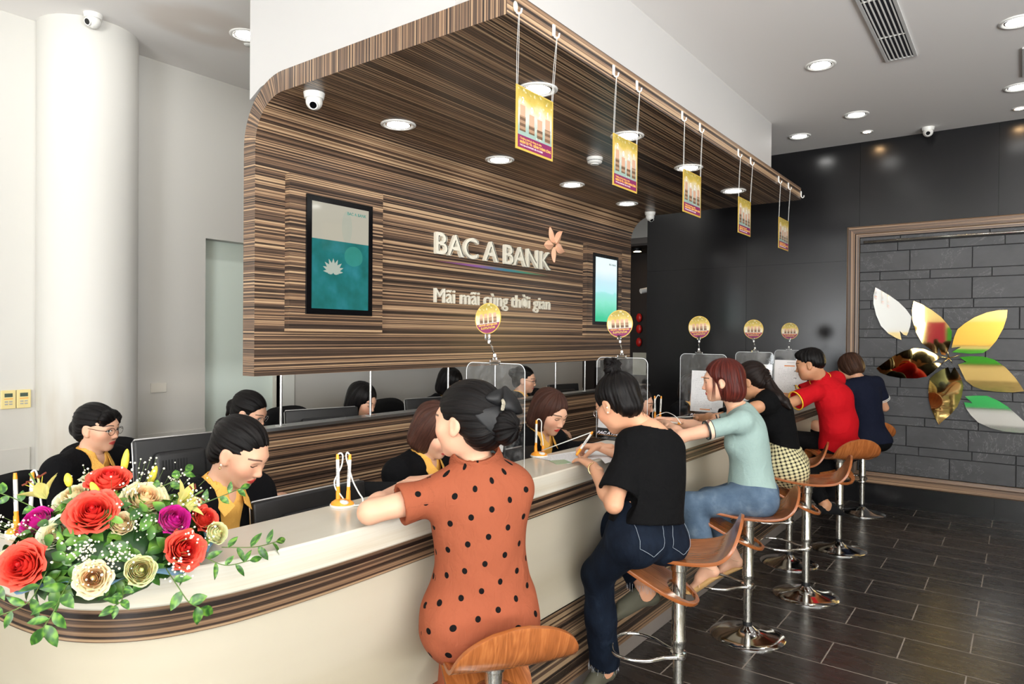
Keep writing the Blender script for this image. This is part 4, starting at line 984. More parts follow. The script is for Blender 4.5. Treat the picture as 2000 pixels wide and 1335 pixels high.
# ------------------------------------------------------------------ office chairs
def office_chair():
    t = thing('office_chair', 'black office chair', 'chair', (0, 0, 0), group='black office chairs of the tellers')
    def sh(mb): return mb
    W_, Hb = .46, .50
    # back: curved pad (local: sitter looks to +y, back stands at y=-.22)
    vs = []; fs = []; nx, nz = 16, 14
    for side in (0, 1):
        for j in range(nz+1):
            for i in range(nx+1):
                u = i/nx*2-1; v = j/nz*2-1
                # rounded outline by superellipse mapping
                k = (abs(u)**4+abs(v)**4)**.25; m = max(abs(u), abs(v)); q = (m/k) if k > 0 else 1
                q = 1 if k == 0 else m/k
                uu, vv = u*(.35+.65*q) if False else u*q**.9, v*q**.9
                th = .055*(1-max(abs(u), abs(v))**6)**.5
                y = -.22-.02*vv+.045*uu*uu-.03 + (th/2 if side == 0 else -th/2)
                vs.append((uu*W_/2, y-.05*(vv+1)*.5, .74+vv*Hb/2))
    n1 = (nx+1)*(nz+1)
    for s_ in (0, 1):
        for j in range(nz):
            for i in range(nx):
                a = s_*n1+j*(nx+1)+i; q = (a, a+1, a+nx+2, a+nx+1); fs.append(q if s_ else q[::-1])
    o = obj('backrest', MB().add(vs, fs), M_blackfab, t, world=False, smooth=True)
    obj('seat', MB().rbox((0, .02, .47), (.49, .47, .085), .038), M_blackfab, t, world=False, smooth=True)
    obj('back_bracket', MB().tube([(0, -.10, .43), (0, -.24, .44), (0, -.30, .52), (0, -.285, .66)], .018, seg=8), M_bp, t, world=False, smooth=True)
    obj('gas_lift', MB().cyl((0, 0, .10), (0, 0, .43), .025, seg=16), M_bp, t, world=False, smooth=True, autosmooth=40)
    for s_ in (-1, 1):
        obj('armrest', MB().tube([(s_*.22, .10, .44), (s_*.28, .12, .50), (s_*.285, .10, .64), (s_*.285, -.12, .655)], .016, seg=8), M_bp, t, world=False, smooth=True)
    for k_ in range(5):
        a = 2*PI*k_/5+.3; d = Vector((math.cos(a), math.sin(a), 0))
        l = obj('leg', MB().tube([Vector((0, 0, .11)), d*.15+Vector((0, 0, .10)), d*.29+Vector((0, 0, .070))], [.022, .018, .014], seg=8), M_bp, t, world=False, smooth=True)
        obj('caster', MB().cyl(d*.28+Vector((-d.y*.015, d.x*.015, .030)), d*.28-Vector((-d.y*.015, d.x*.015, -.030)), .030, seg=14), M_bp, l, world=False)
    return t
ch0 = office_chair()
# x, y, facing angle (direction the sitter looks), label, height factor
CH = [(-3.52, 1.34, (.77, .55), 'chair of the teller in glasses at the far left', 1.05),
      (-3.36, 1.62, (.9, .3), 'chair back visible between the far left teller\'s monitor and the wall', 1.18),
      (-2.32, 1.05, (.8, .45), 'chair hidden behind the flowers, of the teller with gold earrings', .95),
      (-2.36, 2.24, (-.6, .8), 'empty big chair just behind the counter left of the dotted dress', 1.10),
      (-2.30, 4.00, (-.3, .95), 'chair right of the teller with brown bob at the counter', 1.06),
      (-2.40, 5.12, (.9, .2), 'chair behind the third clear shield', 1.06),
      (-4.10, 3.18, (.9, .2), 'chair of the back row teller with wavy hair', 1.17),
      (-4.02, 4.12, (.9, .2), 'back row chair with its top left of the dotted dress woman\'s head', 1.17),
      (-3.90, 6.15, (.9, .2), 'farthest back row chair, dark against the white wall', 1.15)]
for i, (x, y, d, lb, k_) in enumerate(CH):
    rz = math.atan2(d[1], d[0])-PI/2
    o = ch0 if i == 0 else dup(ch0)
    o.location = (x, y, 0); o.rotation_euler = (0, 0, rz); o.scale = (k_, k_, k_); o['label'] = 'black office '+lb
# ------------------------------------------------------------------ bar stools
M_ply = Mat('stool_plywood', srgb(176, 104, 54), .25, spec=.5, Coat_Weight=.5, Coat_Roughness=.12)
_u, _v, _ = M_ply.xyz('UV')
_n = M_ply.noise(M_ply.vec(_u*1.2, _v*9, 0), scale=2.2, detail=3, dist=.6); _n2 = M_ply.noise(M_ply.vec(_u*14, _v*160, 0), scale=1, detail=3)
_rg = ((_n*7).fract()-.5).abs()*2
M_ply.set('Base Color', M_ply.ramp(_rg*.35+_n2*.65, [(.2, srgb(138, 78, 38)), (.5, srgb(162, 94, 48)), (.8, srgb(182, 112, 60))]))
M_plyedge = Mat('stool_plywood_edge', srgb(146, 82, 38), .3)
def stool():
    t = thing('bar_stool', 'bent wooden bar stool', 'bar stool', (0, 0, 0), group='bent plywood bar stools with chrome bases')
    # side path of the bent sheet, local x: minus = nose (towards counter), plus = back lip; z from seat level 0
    path = curve_pts([(.262, 0, .172), (.246, 0, .120), (.222, 0, .062), (.180, 0, .020), (.120, 0, .002), (.03, 0, -.006), (-.08, 0, -.002), (-.18, 0, .012), (-.238, 0, .014), (-.262, 0, -.004), (-.250, 0, -.026), (-.20, 0, -.060), (-.10, 0, -.112), (.0, 0, -.160), (.085, 0, -.198)], 6)
    S = [0]
    for a, b in zip(path, path[1:]): S.append(S[-1]+(b-a).length)
    Lt = S[-1]; SN = 72; TN = 30
    def at(s):
        for i in range(len(S)-1):
            if S[i+1] >= s: return path[i].lerp(path[i+1], (s-S[i])/max(1e-9, S[i+1]-S[i]))
        return path[-1]
    fold = next(S[i] for i in range(len(S)) if path[i].x == min(p.x for p in path))
    def hw(s):
        if s < .15: return .195*math.sqrt(max(0, 1-((.15-s)/.15)**2.2))
        if s < fold: 
            k = (s-.15)/(fold-.15); return .195-.050*k*k*(3-2*k)
        k = (s-fold)/(Lt-fold)
        if k < .55: return .145+.0*k
        return .145*math.sqrt(max(0, 1-((k-.55)/.45)**2.3))
    mb = MB(); grid = {}; vs = []; uvs = []
    for i in range(SN+1):
        e = i/SN; s = Lt*(e if .03 < e < .97 else e); s = min(max(s, .0008), Lt-.0008)
        p = at(s); w_ = max(hw(s), .004)
        for j in range(TN+1):
            v = (j/TN*2-1); y = v*w_
            dz = 0
            if s < fold: dz = .010*(y/.19)**2*(1 if s > .1 else s/.1)   # slight dishing
            vs.append(Vector((p.x, y, p.z+dz))); uvs.append((s, y))
    def inhole(i, j):
        p = vs[i*(TN+1)+j]; s = uvs[i*(TN+1)+j][0]
        return s > fold+.05 and ((p.x-.008)/.060)**2+((p.y)/.085)**2 < 1
    for i in range(SN+1):     # snap the rim of the slot onto its ellipse
        for j in range(TN+1):
            k = i*(TN+1)+j; s = uvs[k][0]
            if s > fold+.05:
                q = math.hypot((vs[k].x-.008)/.060, vs[k].y/.085)
                if .78 < q < 1.0:
                    nx, ny = .008+(vs[k].x-.008)/q*1.001, vs[k].y/q*1.001; dz = (nx-vs[k].x)*-.43
                    vs[k] = Vector((nx, ny, vs[k].z+dz))
    fs = []
    for i in range(SN):
        for j in range(TN):
            if any(inhole(a, b) for a, b in ((i, j), (i+1, j), (i, j+1), (i+1, j+1))): continue
            fs.append((i*(TN+1)+j, i*(TN+1)+j+1, (i+1)*(TN+1)+j+1, (i+1)*(TN+1)+j))
    m = MB(); m.v = [tuple(v+Vector((0, 0, .72))) for v in vs]; m.f = fs
    for k, f in enumerate(fs): m.uv[k] = [uvs[q] for q in f]
    o = obj('seat', m, [M_ply, M_plyedge], t, world=False, smooth=True)
    md = o.modifiers.new('thick', 'SOLIDIFY'); md.thickness = .013; md.offset = 0; md.material_offset_rim = 1
    b2 = o.modifiers.new('bevel', 'BEVEL'); b2.width = .003; b2.segments = 2; b2.limit_method = 'ANGLE'; b2.angle_limit = 1.0
    obj('seat_plate', MB().cyl((0, 0, .680), (0, 0, .706), .045, .052, seg=24), M_chromew, t, world=False, smooth=True, autosmooth=40)
    c = obj('column', MB().lathe([(.0235, .075), (.0235, .33), (.030, .331), (.030, .345), (.0325, .35), (.0325, .36), (.030, .365), (.030, .640), (.036, .645), (.036, .682)], (0, 0, 0), seg=28), M_chromew, t, world=False, smooth=True, autosmooth=30)
    obj('rubber_collar', MB().lathe([(.0265, .062), (.0265, .085), (.024, .086)], (0, 0, 0), seg=24), M_bp, t, world=False, smooth=True, autosmooth=40)
    obj('base', MB().lathe([(.0245, .064), (.030, .060), (.045, .046), (.070, .034), (.110, .024), (.160, .016), (.200, .009), (.207, .005), (.207, .001), (.2, 0)], (0, 0, 0), seg=56), M_chrome, t, world=False, smooth=True, autosmooth=60)
    ring = curve_pts([(.0, .030, .295), (-.05, .055, .295), (-.12, .115, .297), (-.20, .135, .300), (-.265, .100, .302), (-.290, 0, .303), (-.265, -.100, .302), (-.20, -.135, .300), (-.12, -.115, .297), (-.05, -.055, .295), (.0, -.030, .295)], 8)
    f = obj('footrest', MB().tube(ring, .0075, seg=10), M_chrome, t, world=False, smooth=True)
    obj('clamp', MB().lathe([(.024, .280), (.034, .283), (.036, .290), (.036, .300), (.034, .307), (.024, .310)], (0, 0, 0), seg=24), M_chrome, f, world=False, smooth=True, autosmooth=40)
    return t
st0 = stool()
# x, y, seat height, direction of the nose, label
ST = [(-1.355, 1.735, .700, (-.83, .55), 'bar stool nearest to the camera, its rounded backrest covering the dotted dress'),
      (-1.195, 2.84, .765, (-.95, -.30), 'bar stool under the woman in black T-shirt and dark jeans'),
      (-1.245, 3.945, .705, (-.94, -.34), 'bar stool under the woman in mint green top'),
      (-1.135, 4.80, .765, (-.97, -.24), 'bar stool under the woman in the checked skirt'),
      (-1.405, 5.42, .755, (-.98, -.20), 'empty bar stool close to the counter between checked skirt and red shirt'),
      (-1.175, 6.02, .750, (-.72, .69), 'bar stool under the man in red polo shirt'),
      (-1.245, 7.42, .750, (-.62, .78), 'farthest bar stool, behind the customer in navy, by the slate panel')]
for i, (x, y, h, d, lb) in enumerate(ST):
    o = st0 if i == 0 else dup(st0)
    o.location = (x, y, 0); o.rotation_euler = (0, 0, math.atan2(-d[1], -d[0])); o['label'] = lb
    k = h/.72; o.scale = (1, 1, k)
# the base's own size does not change with the column height: counter-scale is not needed for these small differences

# ------------------------------------------------------------------ flower arrangement
FX, FY, FZ = -1.90, .80, 1.12
fl = thing('flower_arrangement', 'big low arrangement of coral, cream and magenta roses on the curved counter end', 'flowers', (FX, FY, FZ))
def petal_mat(name, base, edge, core):
    m = Mat(name, base, .55, spec=.3, Subsurface_Weight=.5, Subsurface_Scale=.02)
    a, b, _ = m.xyz(attr='pt')      # a: 0 base..1 tip, b: 0 inner..1 outer petal
    n = m.noise(scale=55, detail=2)
    m.set('Base Color', m.mix((b+(n-.5)*.2).sstep(.05, .6), core, m.ramp(a+(n-.5)*.15, [(.2, base), (.9, edge)]))); m.m.use_backface_culling = False
    return m
RM = {'coral': petal_mat('coral_petals', srgb(232, 62, 48), srgb(248, 92, 74), srgb(214, 34, 34)),
      'peach': petal_mat('peach_petals', srgb(246, 208, 158), srgb(248, 222, 180), srgb(248, 202, 146)),
      'cream': petal_mat('cream_petals', srgb(246, 230, 188), srgb(246, 234, 200), srgb(248, 222, 170)),
      'pale': petal_mat('pale_yellow_petals', srgb(228, 218, 158), srgb(236, 228, 176), srgb(230, 216, 148)),
      'magenta': petal_mat('magenta_petals', srgb(226, 150, 196), srgb(204, 30, 140), srgb(196, 24, 130))}
def rose(name_label, p, d, R, kind, seed, openness=1.0, label=None):
    """p: centre of the bloom, d: direction it looks to"""
    rnd = random.Random(seed); d = Vector(d).normalized(); x = d.orthogonal().normalized(); y = d.cross(x)
    rows = []; NP = 34
    mb = MB(); pt = []
    for i in range(NP):
        t = (i+.5)/NP; a0 = i*2.39996+rnd.uniform(-.2, .2)
        r_b = R*(.04+.34*t); r_t = R*(.06+.86*t**.95*openness); hgt = R*(1.10-.30*t**1.5); wd = R*(.42+.66*t)
        curl = .02+.95*max(0, t-.3)*openness; base_z = -R*.60
        NU, NV = 8, 7; o = len(mb.v)
        for iv in range(NV+1):
            v = iv/NV
            for iu in range(NU+1):
                u = iu/NU*2-1
                rr = r_b+(r_t-r_b)*(v**1.25)+R*.20*math.sin(PI*v)*(.25+.75*t)
                wv = wd*(math.sin(PI*(.12+.80*v*.75))**.7)*(1-.10*v)
                ang = a0+u*wv/max(rr, R*.18)*.72
                tip = (1-abs(u)**3*.24*v)
                z = base_z+hgt*v*tip
                if v > .7: 
                    k = (v-.7)/.3; rr += R*curl*.30*k*k; z -= R*curl*.16*k*k
                rr *= 1+.05*math.sin(u*5+i)*v
                rr = max(rr, .002)
                z += .025*R*math.sin(u*7+i*1.3)*v*v
                mb.v.append(tuple(Vector(p)+x*rr*math.cos(ang)+y*rr*math.sin(ang)+d*z)); pt.append((v, t, 0))
        for iv in range(NV):
            for iu in range(NU):
                q = o+iv*(NU+1)+iu; mb.f.append((q, q+1, q+NU+2, q+NU+1))
    bud = MB().sphere(Vector(p)+d*R*.10, 1, 14, 10, (R*.15, R*.15, R*.36), M=Matrix((x, y, d)).transposed()); mb.add(bud.v, bud.f); pt += [(.55+.3*math.sin(q_*1.7), .02, 0) for q_ in range(len(bud.v))]
    ob = obj('rose', mb, RM[kind], fl, smooth=True, fix=False)
    at_ = ob.data.attributes.new('pt', 'FLOAT_VECTOR', 'POINT')
    at_.data.foreach_set('vector', np.array(pt, dtype=np.float32).ravel())
    if label: ob['label'] = label
    sp = MB()
    for k in range(5):
        a = k*2*PI/5; q = Vector(p)-d*R*.55; e = q+(x*math.cos(a)+y*math.sin(a))*R*.55-d*R*.1
        s_ = (x*-math.sin(a)+y*math.cos(a))*R*.13
        sp.add([q+s_, q-s_, (q+e)/2-s_*1.2-d*.004, (q+e)/2+s_*1.2-d*.004, e], [(0, 1, 2, 3), (3, 2, 4)])
    obj('sepals', sp, M_leaf, ob, smooth=True, fix=False)
    return ob
M_leaf_ = 0
M_leaf = Mat('fresh_leaf', srgb(70, 120, 40), .38, spec=.5, Subsurface_Weight=.08, Subsurface_Scale=.005)
_n = M_leaf.noise(scale=9, detail=0)
M_leaf.set('Base Color', M_leaf.ramp(_n, [(.32, srgb(38, 76, 28)), (.52, srgb(62, 108, 36)), (.72, srgb(104, 146, 52))]))
M_leafd = Mat('dark_leaf', srgb(34, 66, 30), .4)
M_stem = Mat('green_stem', srgb(84, 110, 48), .5)
C0 = Vector((-1.86, .80, 1.10)); TOCAM = Vector((.90, -.35, .30)).normalized()
BLOOMS = [('coral', -1.757, .706, 1.276, .0525, 'large coral rose in the very middle of the arrangement'), ('coral', -1.899, .80, 1.318, .050, 'coral rose at the top'),
 ('coral', -1.773, .568, 1.183, .048, 'coral rose at the lower left'), ('coral', -1.621, .857, 1.178, .045, 'coral rose at the lower right'), ('coral', -1.717, .96, 1.215, .036, None), ('coral', -2.001, .648, 1.209, .033, None),
 ('magenta', -1.91, .642, 1.242, .044, 'magenta rose on the left'), ('magenta', -1.663, .851, 1.243, .044, 'magenta rose on the right'),
 ('peach', -1.783, .837, 1.279, .050, 'large peach rose right of the centre'), ('peach', -1.725, .755, 1.245, .034, 'small half open peach rose'), ('peach', -1.605, .645, 1.170, .036, 'peach rose low at the front'),
 ('cream', -1.936, .735, 1.278, .046, 'cream rose at the upper left'), ('cream', -1.825, .655, 1.224, .041, 'cream rose left of the centre'), ('pale', -1.570, .728, 1.172, .039, 'pale yellow rose low at the front'),
 ('pale', -1.616, .935, 1.201, .033, 'pale yellow rose at the far right'), ('cream', -2.053, .835, 1.300, .038, None), ('cream', -1.925, .58, 1.159, .031, None), ('pale', -1.802, .897, 1.25, .034, None)]
pr = [(q[0], Vector(q[1:4])) for q in BLOOMS]
for i, (k, x, y, z, R, lb) in enumerate(BLOOMS):
    p = Vector((x, y, z)); d = (p-C0).normalized()*.75+TOCAM*.55+Vector((0, 0, .12))
    rose('', p, d, R*1.08, k, 40+i, openness=(.75 if k in ('magenta', 'pale') or R < .035 else 1.0), label=lb)
rnd = random.Random(11)
def leaf(mb, p, d, n_, L, W_):
    """pointed oval leaf from p along d with face normal n_"""
    d = Vector(d).normalized(); n_ = Vector(n_); n_ = (n_-d*n_.dot(d)).normalized(); s_ = d.cross(n_)
    o = len(mb.v); N = 6
    for i in range(N+1):
        t = i/N; w_ = W_*math.sin(PI*t**.85)**.8*.5 if 0 < t < 1 else .0003
        c_ = Vector(p)+d*L*t-n_*(L*.22*t*t)
        mb.v += [tuple(c_-s_*w_+n_*w_*.35), tuple(c_), tuple(c_+s_*w_+n_*w_*.35)]
    for i in range(N):
        for k in (0, 1): mb.f.append((o+i*3+k, o+i*3+k+1, o+i*3+k+4, o+i*3+k+3))
def sprig(pts, n_leaf, L, W_, seed, name='leaf_sprig', mat=None):
    r_ = random.Random(seed); c = curve_pts(pts, 8); mb = MB()
    for i in range(n_leaf):
        q = c[int((i+1)/(n_leaf+.5)*(len(c)-1))]; q2 = c[min(len(c)-1, int((i+1)/(n_leaf+.5)*(len(c)-1))+1)]
        ax = (q2-q).normalized() if (q2-q).length > 1e-6 else Vector((0, 0, -1))
        sd_ = ax.cross(TOCAM).normalized()*(1 if i % 2 else -1)
        leaf(mb, q, ax*.6+sd_*.9+TOCAM*r_.uniform(0, .4), TOCAM+Vector((r_.uniform(-.5, .5), r_.uniform(-.5, .5), r_.uniform(0, .6))), L*r_.uniform(.75, 1.1), W_*r_.uniform(.8, 1.1))
    leaf(mb, c[-1], (c[-1]-c[-2]), TOCAM, L, W_)
    o = obj(name, mb, mat or M_leaf, fl, smooth=True, fix=False)
    obj('stem', MB().tube(c, .0013, seg=5), M_stem, o, smooth=True)
# trailing sprigs over the edge, leaves poking out at the sides
sprig([(-1.68, .64, 1.17), (-1.64, .60, 1.145), (-1.62, .575, 1.115), (-1.63, .56, 1.085)], 7, .048, .022, 1)
sprig([(-1.73, .60, 1.17), (-1.68, .55, 1.13), (-1.70, .50, 1.11)], 6, .042, .018, 2)
sprig([(-1.60, .80, 1.15), (-1.545, .80, 1.12), (-1.525, .815, 1.085), (-1.52, .84, 1.065)], 4, .040, .024, 3)
sprig([(-1.62, .95, 1.16), (-1.60, 1.03, 1.145), (-1.61, 1.10, 1.14)], 6, .045, .018, 4)
sprig([(-1.62, .90, 1.15), (-1.57, .93, 1.13), (-1.56, .99, 1.128)], 5, .038, .016, 5)
sprig([(-1.59, .70, 1.14), (-1.55, .68, 1.125), (-1.54, .66, 1.12)], 5, .034, .017, 6)
sprig([(-1.85, .56, 1.17), (-1.88, .50, 1.14), (-1.95, .46, 1.13)], 6, .045, .02, 7)
sprig([(-1.80, .54, 1.15), (-1.78, .49, 1.12), (-1.80, .45, 1.10)], 5, .045, .016, 8)
sprig([(-1.95, .66, 1.26), (-2.02, .62, 1.29), (-2.06, .60, 1.30)], 5, .036, .02, 9)
sprig([(-1.72, .93, 1.25), (-1.70, 1.00, 1.27), (-1.70, 1.05, 1.28)], 4, .036, .016, 10)
sprig([(-1.80, .85, 1.29), (-1.79, .91, 1.31), (-1.80, .95, 1.33)], 4, .034, .02, 12)
# dense filling of leaves between the roses
mb = MB()
for i in range(760):
    a = rnd.uniform(0, 2*PI); e = rnd.uniform(-.05, 1.35)
    d = Vector((math.cos(e)*math.cos(a), math.cos(e)*math.sin(a), math.sin(e)))
    p = C0+Vector((d.x*.235, d.y*.235, d.z*.165+.03))*rnd.uniform(.78, 1.0)
    p.z = max(p.z, 1.13)
    n_ = d+Vector((rnd.uniform(-.8, .8), rnd.uniform(-.8, .8), rnd.uniform(-.3, .8))); t_ = d.orthogonal(); t_.rotate(Matrix.Rotation(rnd.uniform(0, 6.28), 3, d))
    leaf(mb, p, t_+d*.35, n_, rnd.uniform(.030, .056), rnd.uniform(.017, .030))
o = obj('foliage', mb, M_leaf, fl, smooth=True, fix=False); o['kind'] = 'stuff'
mb = MB().sphere(C0+Vector((0, 0, .045)), 1, 20, 12, (.195, .195, .12)); obj('foam_base', mb, M_leafd, fl, smooth=True)
# baby's breath
M_gyp = Mat('tiny_white_blossom', srgb(232, 230, 208), .7); mb = MB(); ms = MB()
for cx, cy, cz, n_, sp_ in ((-1.60, .64, 1.19, 30, .04), (-1.56, .80, 1.16, 26, .035), (-1.98, .60, 1.22, 20, .035), (-1.66, .66, 1.215, 30, .03), (-1.70, .79, 1.235, 34, .040), (-1.64, .70, 1.19, 46, .045), (-1.72, .655, 1.20, 34, .036), (-1.86, .60, 1.24, 22, .035), (-1.95, .78, 1.31, 26, .04), (-1.84, .86, 1.32, 34, .04), (-1.68, .90, 1.27, 30, .04), (-1.74, .78, 1.31, 22, .035), (-1.60, .87, 1.21, 20, .035), (-1.89, .54, 1.17, 18, .03), (-1.60, .70, 1.205, 24, .03), (-1.93, .70, 1.25, 20, .04), (-1.82, .92, 1.30, 20, .035)):
    for i in range(n_):
        p = Vector((cx, cy, cz))+Vector((rnd.gauss(0, sp_*.5), rnd.gauss(0, sp_*.5), rnd.gauss(0, sp_*.36)))
        q = p+(p-C0).normalized()*rnd.uniform(.0, .03)+TOCAM*.012
        mb.sphere(q, rnd.uniform(.0017, .0033), 6, 4)
        if i % 2 == 0: ms.tube([q, q-(q-C0).normalized()*.03], .0005, seg=3)
o = obj('baby_breath', mb, M_gyp, fl, smooth=True, fix=False); o['kind'] = 'stuff'; obj('stems', ms, M_stem, o)
# lilies: tall buds and one open bloom
M_bud = Mat('lily_bud', srgb(226, 206, 60), .45); _x, _y, _z = M_bud.xyz()
M_bud.set('Base Color', M_bud.mix(M_bud.noise(scale=30).sstep(.4, .7), srgb(230, 208, 66), srgb(178, 176, 56)))
for p, d, L_ in (((-1.944, .854, 1.318), (.10, .12, 1), .070), ((-1.888, .895, 1.285), (.22, .26, .95), .060), ((-1.80, .74, 1.29), (-.35, -.25, .8), .052), ((-1.93, .72, 1.31), (-.2, -.1, 1), .035)):
    d = Vector(d).normalized(); p = Vector(p); pts_ = [p+d*L_*t for t in (0, .1, .3, .55, .8, .95, 1)]
    b = obj('lily_bud', MB().tube(pts_, [.003, .0065, .009, .0098, .0075, .004, .001], seg=10), M_bud, fl, smooth=True)
    obj('stem', MB().tube([p, p-d*.05, p-d*.09-Vector((0, 0, .02))], .0028, seg=7), M_stem, b, smooth=True)
M_lily = Mat('lily_petal', srgb(236, 226, 138), .5, Subsurface_Weight=.2, Subsurface_Scale=.008); M_anther = Mat('anther', srgb(112, 44, 22), .7)
for (px_, py_, pz_), dd in (((-1.745, .90, 1.255), (.45, .35, .35)), ((-1.99, .69, 1.275), (-.3, -.3, .7))):
    p = Vector((px_, py_, pz_)); d = Vector(dd).normalized(); x_ = d.orthogonal().normalized(); y_ = d.cross(x_); mb = MB()
    for k in range(6):
        a = k*PI/3; e = x_*math.cos(a)+y_*math.sin(a)
        leaf(mb, p, d*.9+e*.75, d*1-e*.2, .070, .034)
    l = obj('lily', mb, M_lily, fl, smooth=True, fix=False); ma = MB()
    for k in range(6):
        a = k*PI/3+.4; e = x_*math.cos(a)+y_*math.sin(a); q = p+d*.060+e*.022
        ms_ = MB().tube([p, p+d*.035+e*.006, q], .0009, seg=5); ma.v += [] 
        obj('stamen', ms_, M_bud, l, smooth=True)
        obj('anther', MB().tube([q-(e+d*.2)*.007, q+(x_*.3+e)*.007], .0022, seg=6), M_anther, l, smooth=True)
    obj('pistil', MB().tube([p, p+d*.078], [.0016, .0024], seg=7), M_stem, l, smooth=True)
# pale blue wrapping under the flowers
M_wrap = Mat('blue_wrapping', srgb(112, 152, 180), .7); vs = []; fs = []; N = 64
for k, (rx, z) in enumerate(((.16, 1.122), (.215, 1.128), (.236, 1.134), (.250, 1.126))):
    for i in range(N):
        a = 2*PI*i/N; r_ = rx*(1+.07*math.sin(a*5+1)*(k/3)+.04*math.sin(a*11)*(k/3)); zz = z+.012*math.sin(a*9+k)*(k/3)**2+.004*k
        vs.append((C0.x+.01+r_*math.cos(a)*.92, C0.y-.01+r_*math.sin(a)*.98, max(zz, 1.1215)))
for k in range(3):
    for i in range(N): fs.append((k*N+i, k*N+(i+1) % N, (k+1)*N+(i+1) % N, (k+1)*N+i))
obj('wrapping', MB().add(vs, fs), M_wrap, fl, smooth=True, fix=False)
# ------------------------------------------------------------------ people: smooth blended volumes -> one continuous surface
f32 = np.float32
def V3(p): return np.array(p, dtype=f32)
def nrm(v): v = np.asarray(v, dtype=float); return v/np.linalg.norm(v)
class Cone:
    def __init__(s, a, b, ra, rb, flat=None, k=.02):
        s.a, s.b, s.ra, s.rb, s.k = V3(a), V3(b), ra, rb, k
        s.flat = None if flat is None else (V3(nrm(flat[0])), flat[1])
        s.c = (s.a+s.b)/2; s.R = float(np.linalg.norm(s.b-s.a)/2+max(ra, rb))
    def d(s, P):
        a, b = s.a, s.b; q = P-a; ab = b-a
        if s.flat is not None:
            n, f = s.flat; q = q+np.outer(q@n, n)*(1/f-1); ab = ab+n*(ab@n)*(1/f-1)
        t = np.clip(q@ab/max(1e-9, float(ab@ab)), 0, 1)
        r = np.linalg.norm(q-t[:, None]*ab, axis=1)-(s.ra+(s.rb-s.ra)*t)
        return r*(s.flat[1]**.5 if s.flat is not None and s.flat[1] < 1 else 1)
class Ell:
    def __init__(s, c, r, M=None, k=.02):
        s.c = V3(c); s.r = V3(r); s.M = None if M is None else np.array(M, dtype=f32); s.R = float(max(r)); s.k = k   # rows of M: local axes
    def d(s, P):
        q = P-s.c
        if s.M is not None: q = q@s.M.T
        k0 = np.linalg.norm(q/s.r, axis=1); k1 = np.linalg.norm(q/(s.r*s.r), axis=1)
        return k0*(k0-1)/np.maximum(k1, 1e-6)
class Cyl:
    """flat-ended cylinder"""
    def __init__(s, a, b, r, k=.003):
        s.a, s.b = V3(a), V3(b); s.r = r; s.k = k; s.c = (s.a+s.b)/2; s.h = float(np.linalg.norm(s.b-s.a))/2; s.ax = (s.b-s.a)/(2*s.h); s.R = s.h+r
    def d(s, P):
        q = P-s.c; t = q@s.ax; rad = np.linalg.norm(q-np.outer(t, s.ax), axis=1)
        return np.maximum(rad-s.r, np.abs(t)-s.h)
def smin(a, b, k):
    h = np.maximum(k-np.abs(a-b), 0)/k
    return np.minimum(a, b)-h*h*k*.25
def smax(a, b, k): return -smin(-a, -b, k)
class Sdf:
    """add = blended volumes, sub = carved ones, disp = surface displacement, cut = half spaces (n, o): keeps n.(p-o) < 0"""
    def __init__(s): s.add = []; s.sub = []; s.disp = None; s.cut = []; s.inf = 0.0
    def ev(s, P, cull=None):
        add = s.add
        if cull is not None:
            c, rad = cull
            add = [p for p in s.add if float(p.d(c[None, :])[0]) < rad*1.9+p.k+.02+abs(s.inf)] or s.add[:1]
        d = add[0].d(P)
        for p in add[1:]: d = smin(d, p.d(P), p.k)
        d = d-s.inf
        if s.disp is not None: d = d+s.disp(P)
        for p in s.sub: d = smax(d, -p.d(P), p.k)
        for n, o in s.cut: d = np.maximum(d, (P-V3(o))@V3(n))
        return d
    def bounds(s, m=.02):
        lo = np.min([p.c-p.R for p in s.add], axis=0)-m-s.inf; hi = np.max([p.c+p.R for p in s.add], axis=0)+m+s.inf
        return lo, hi
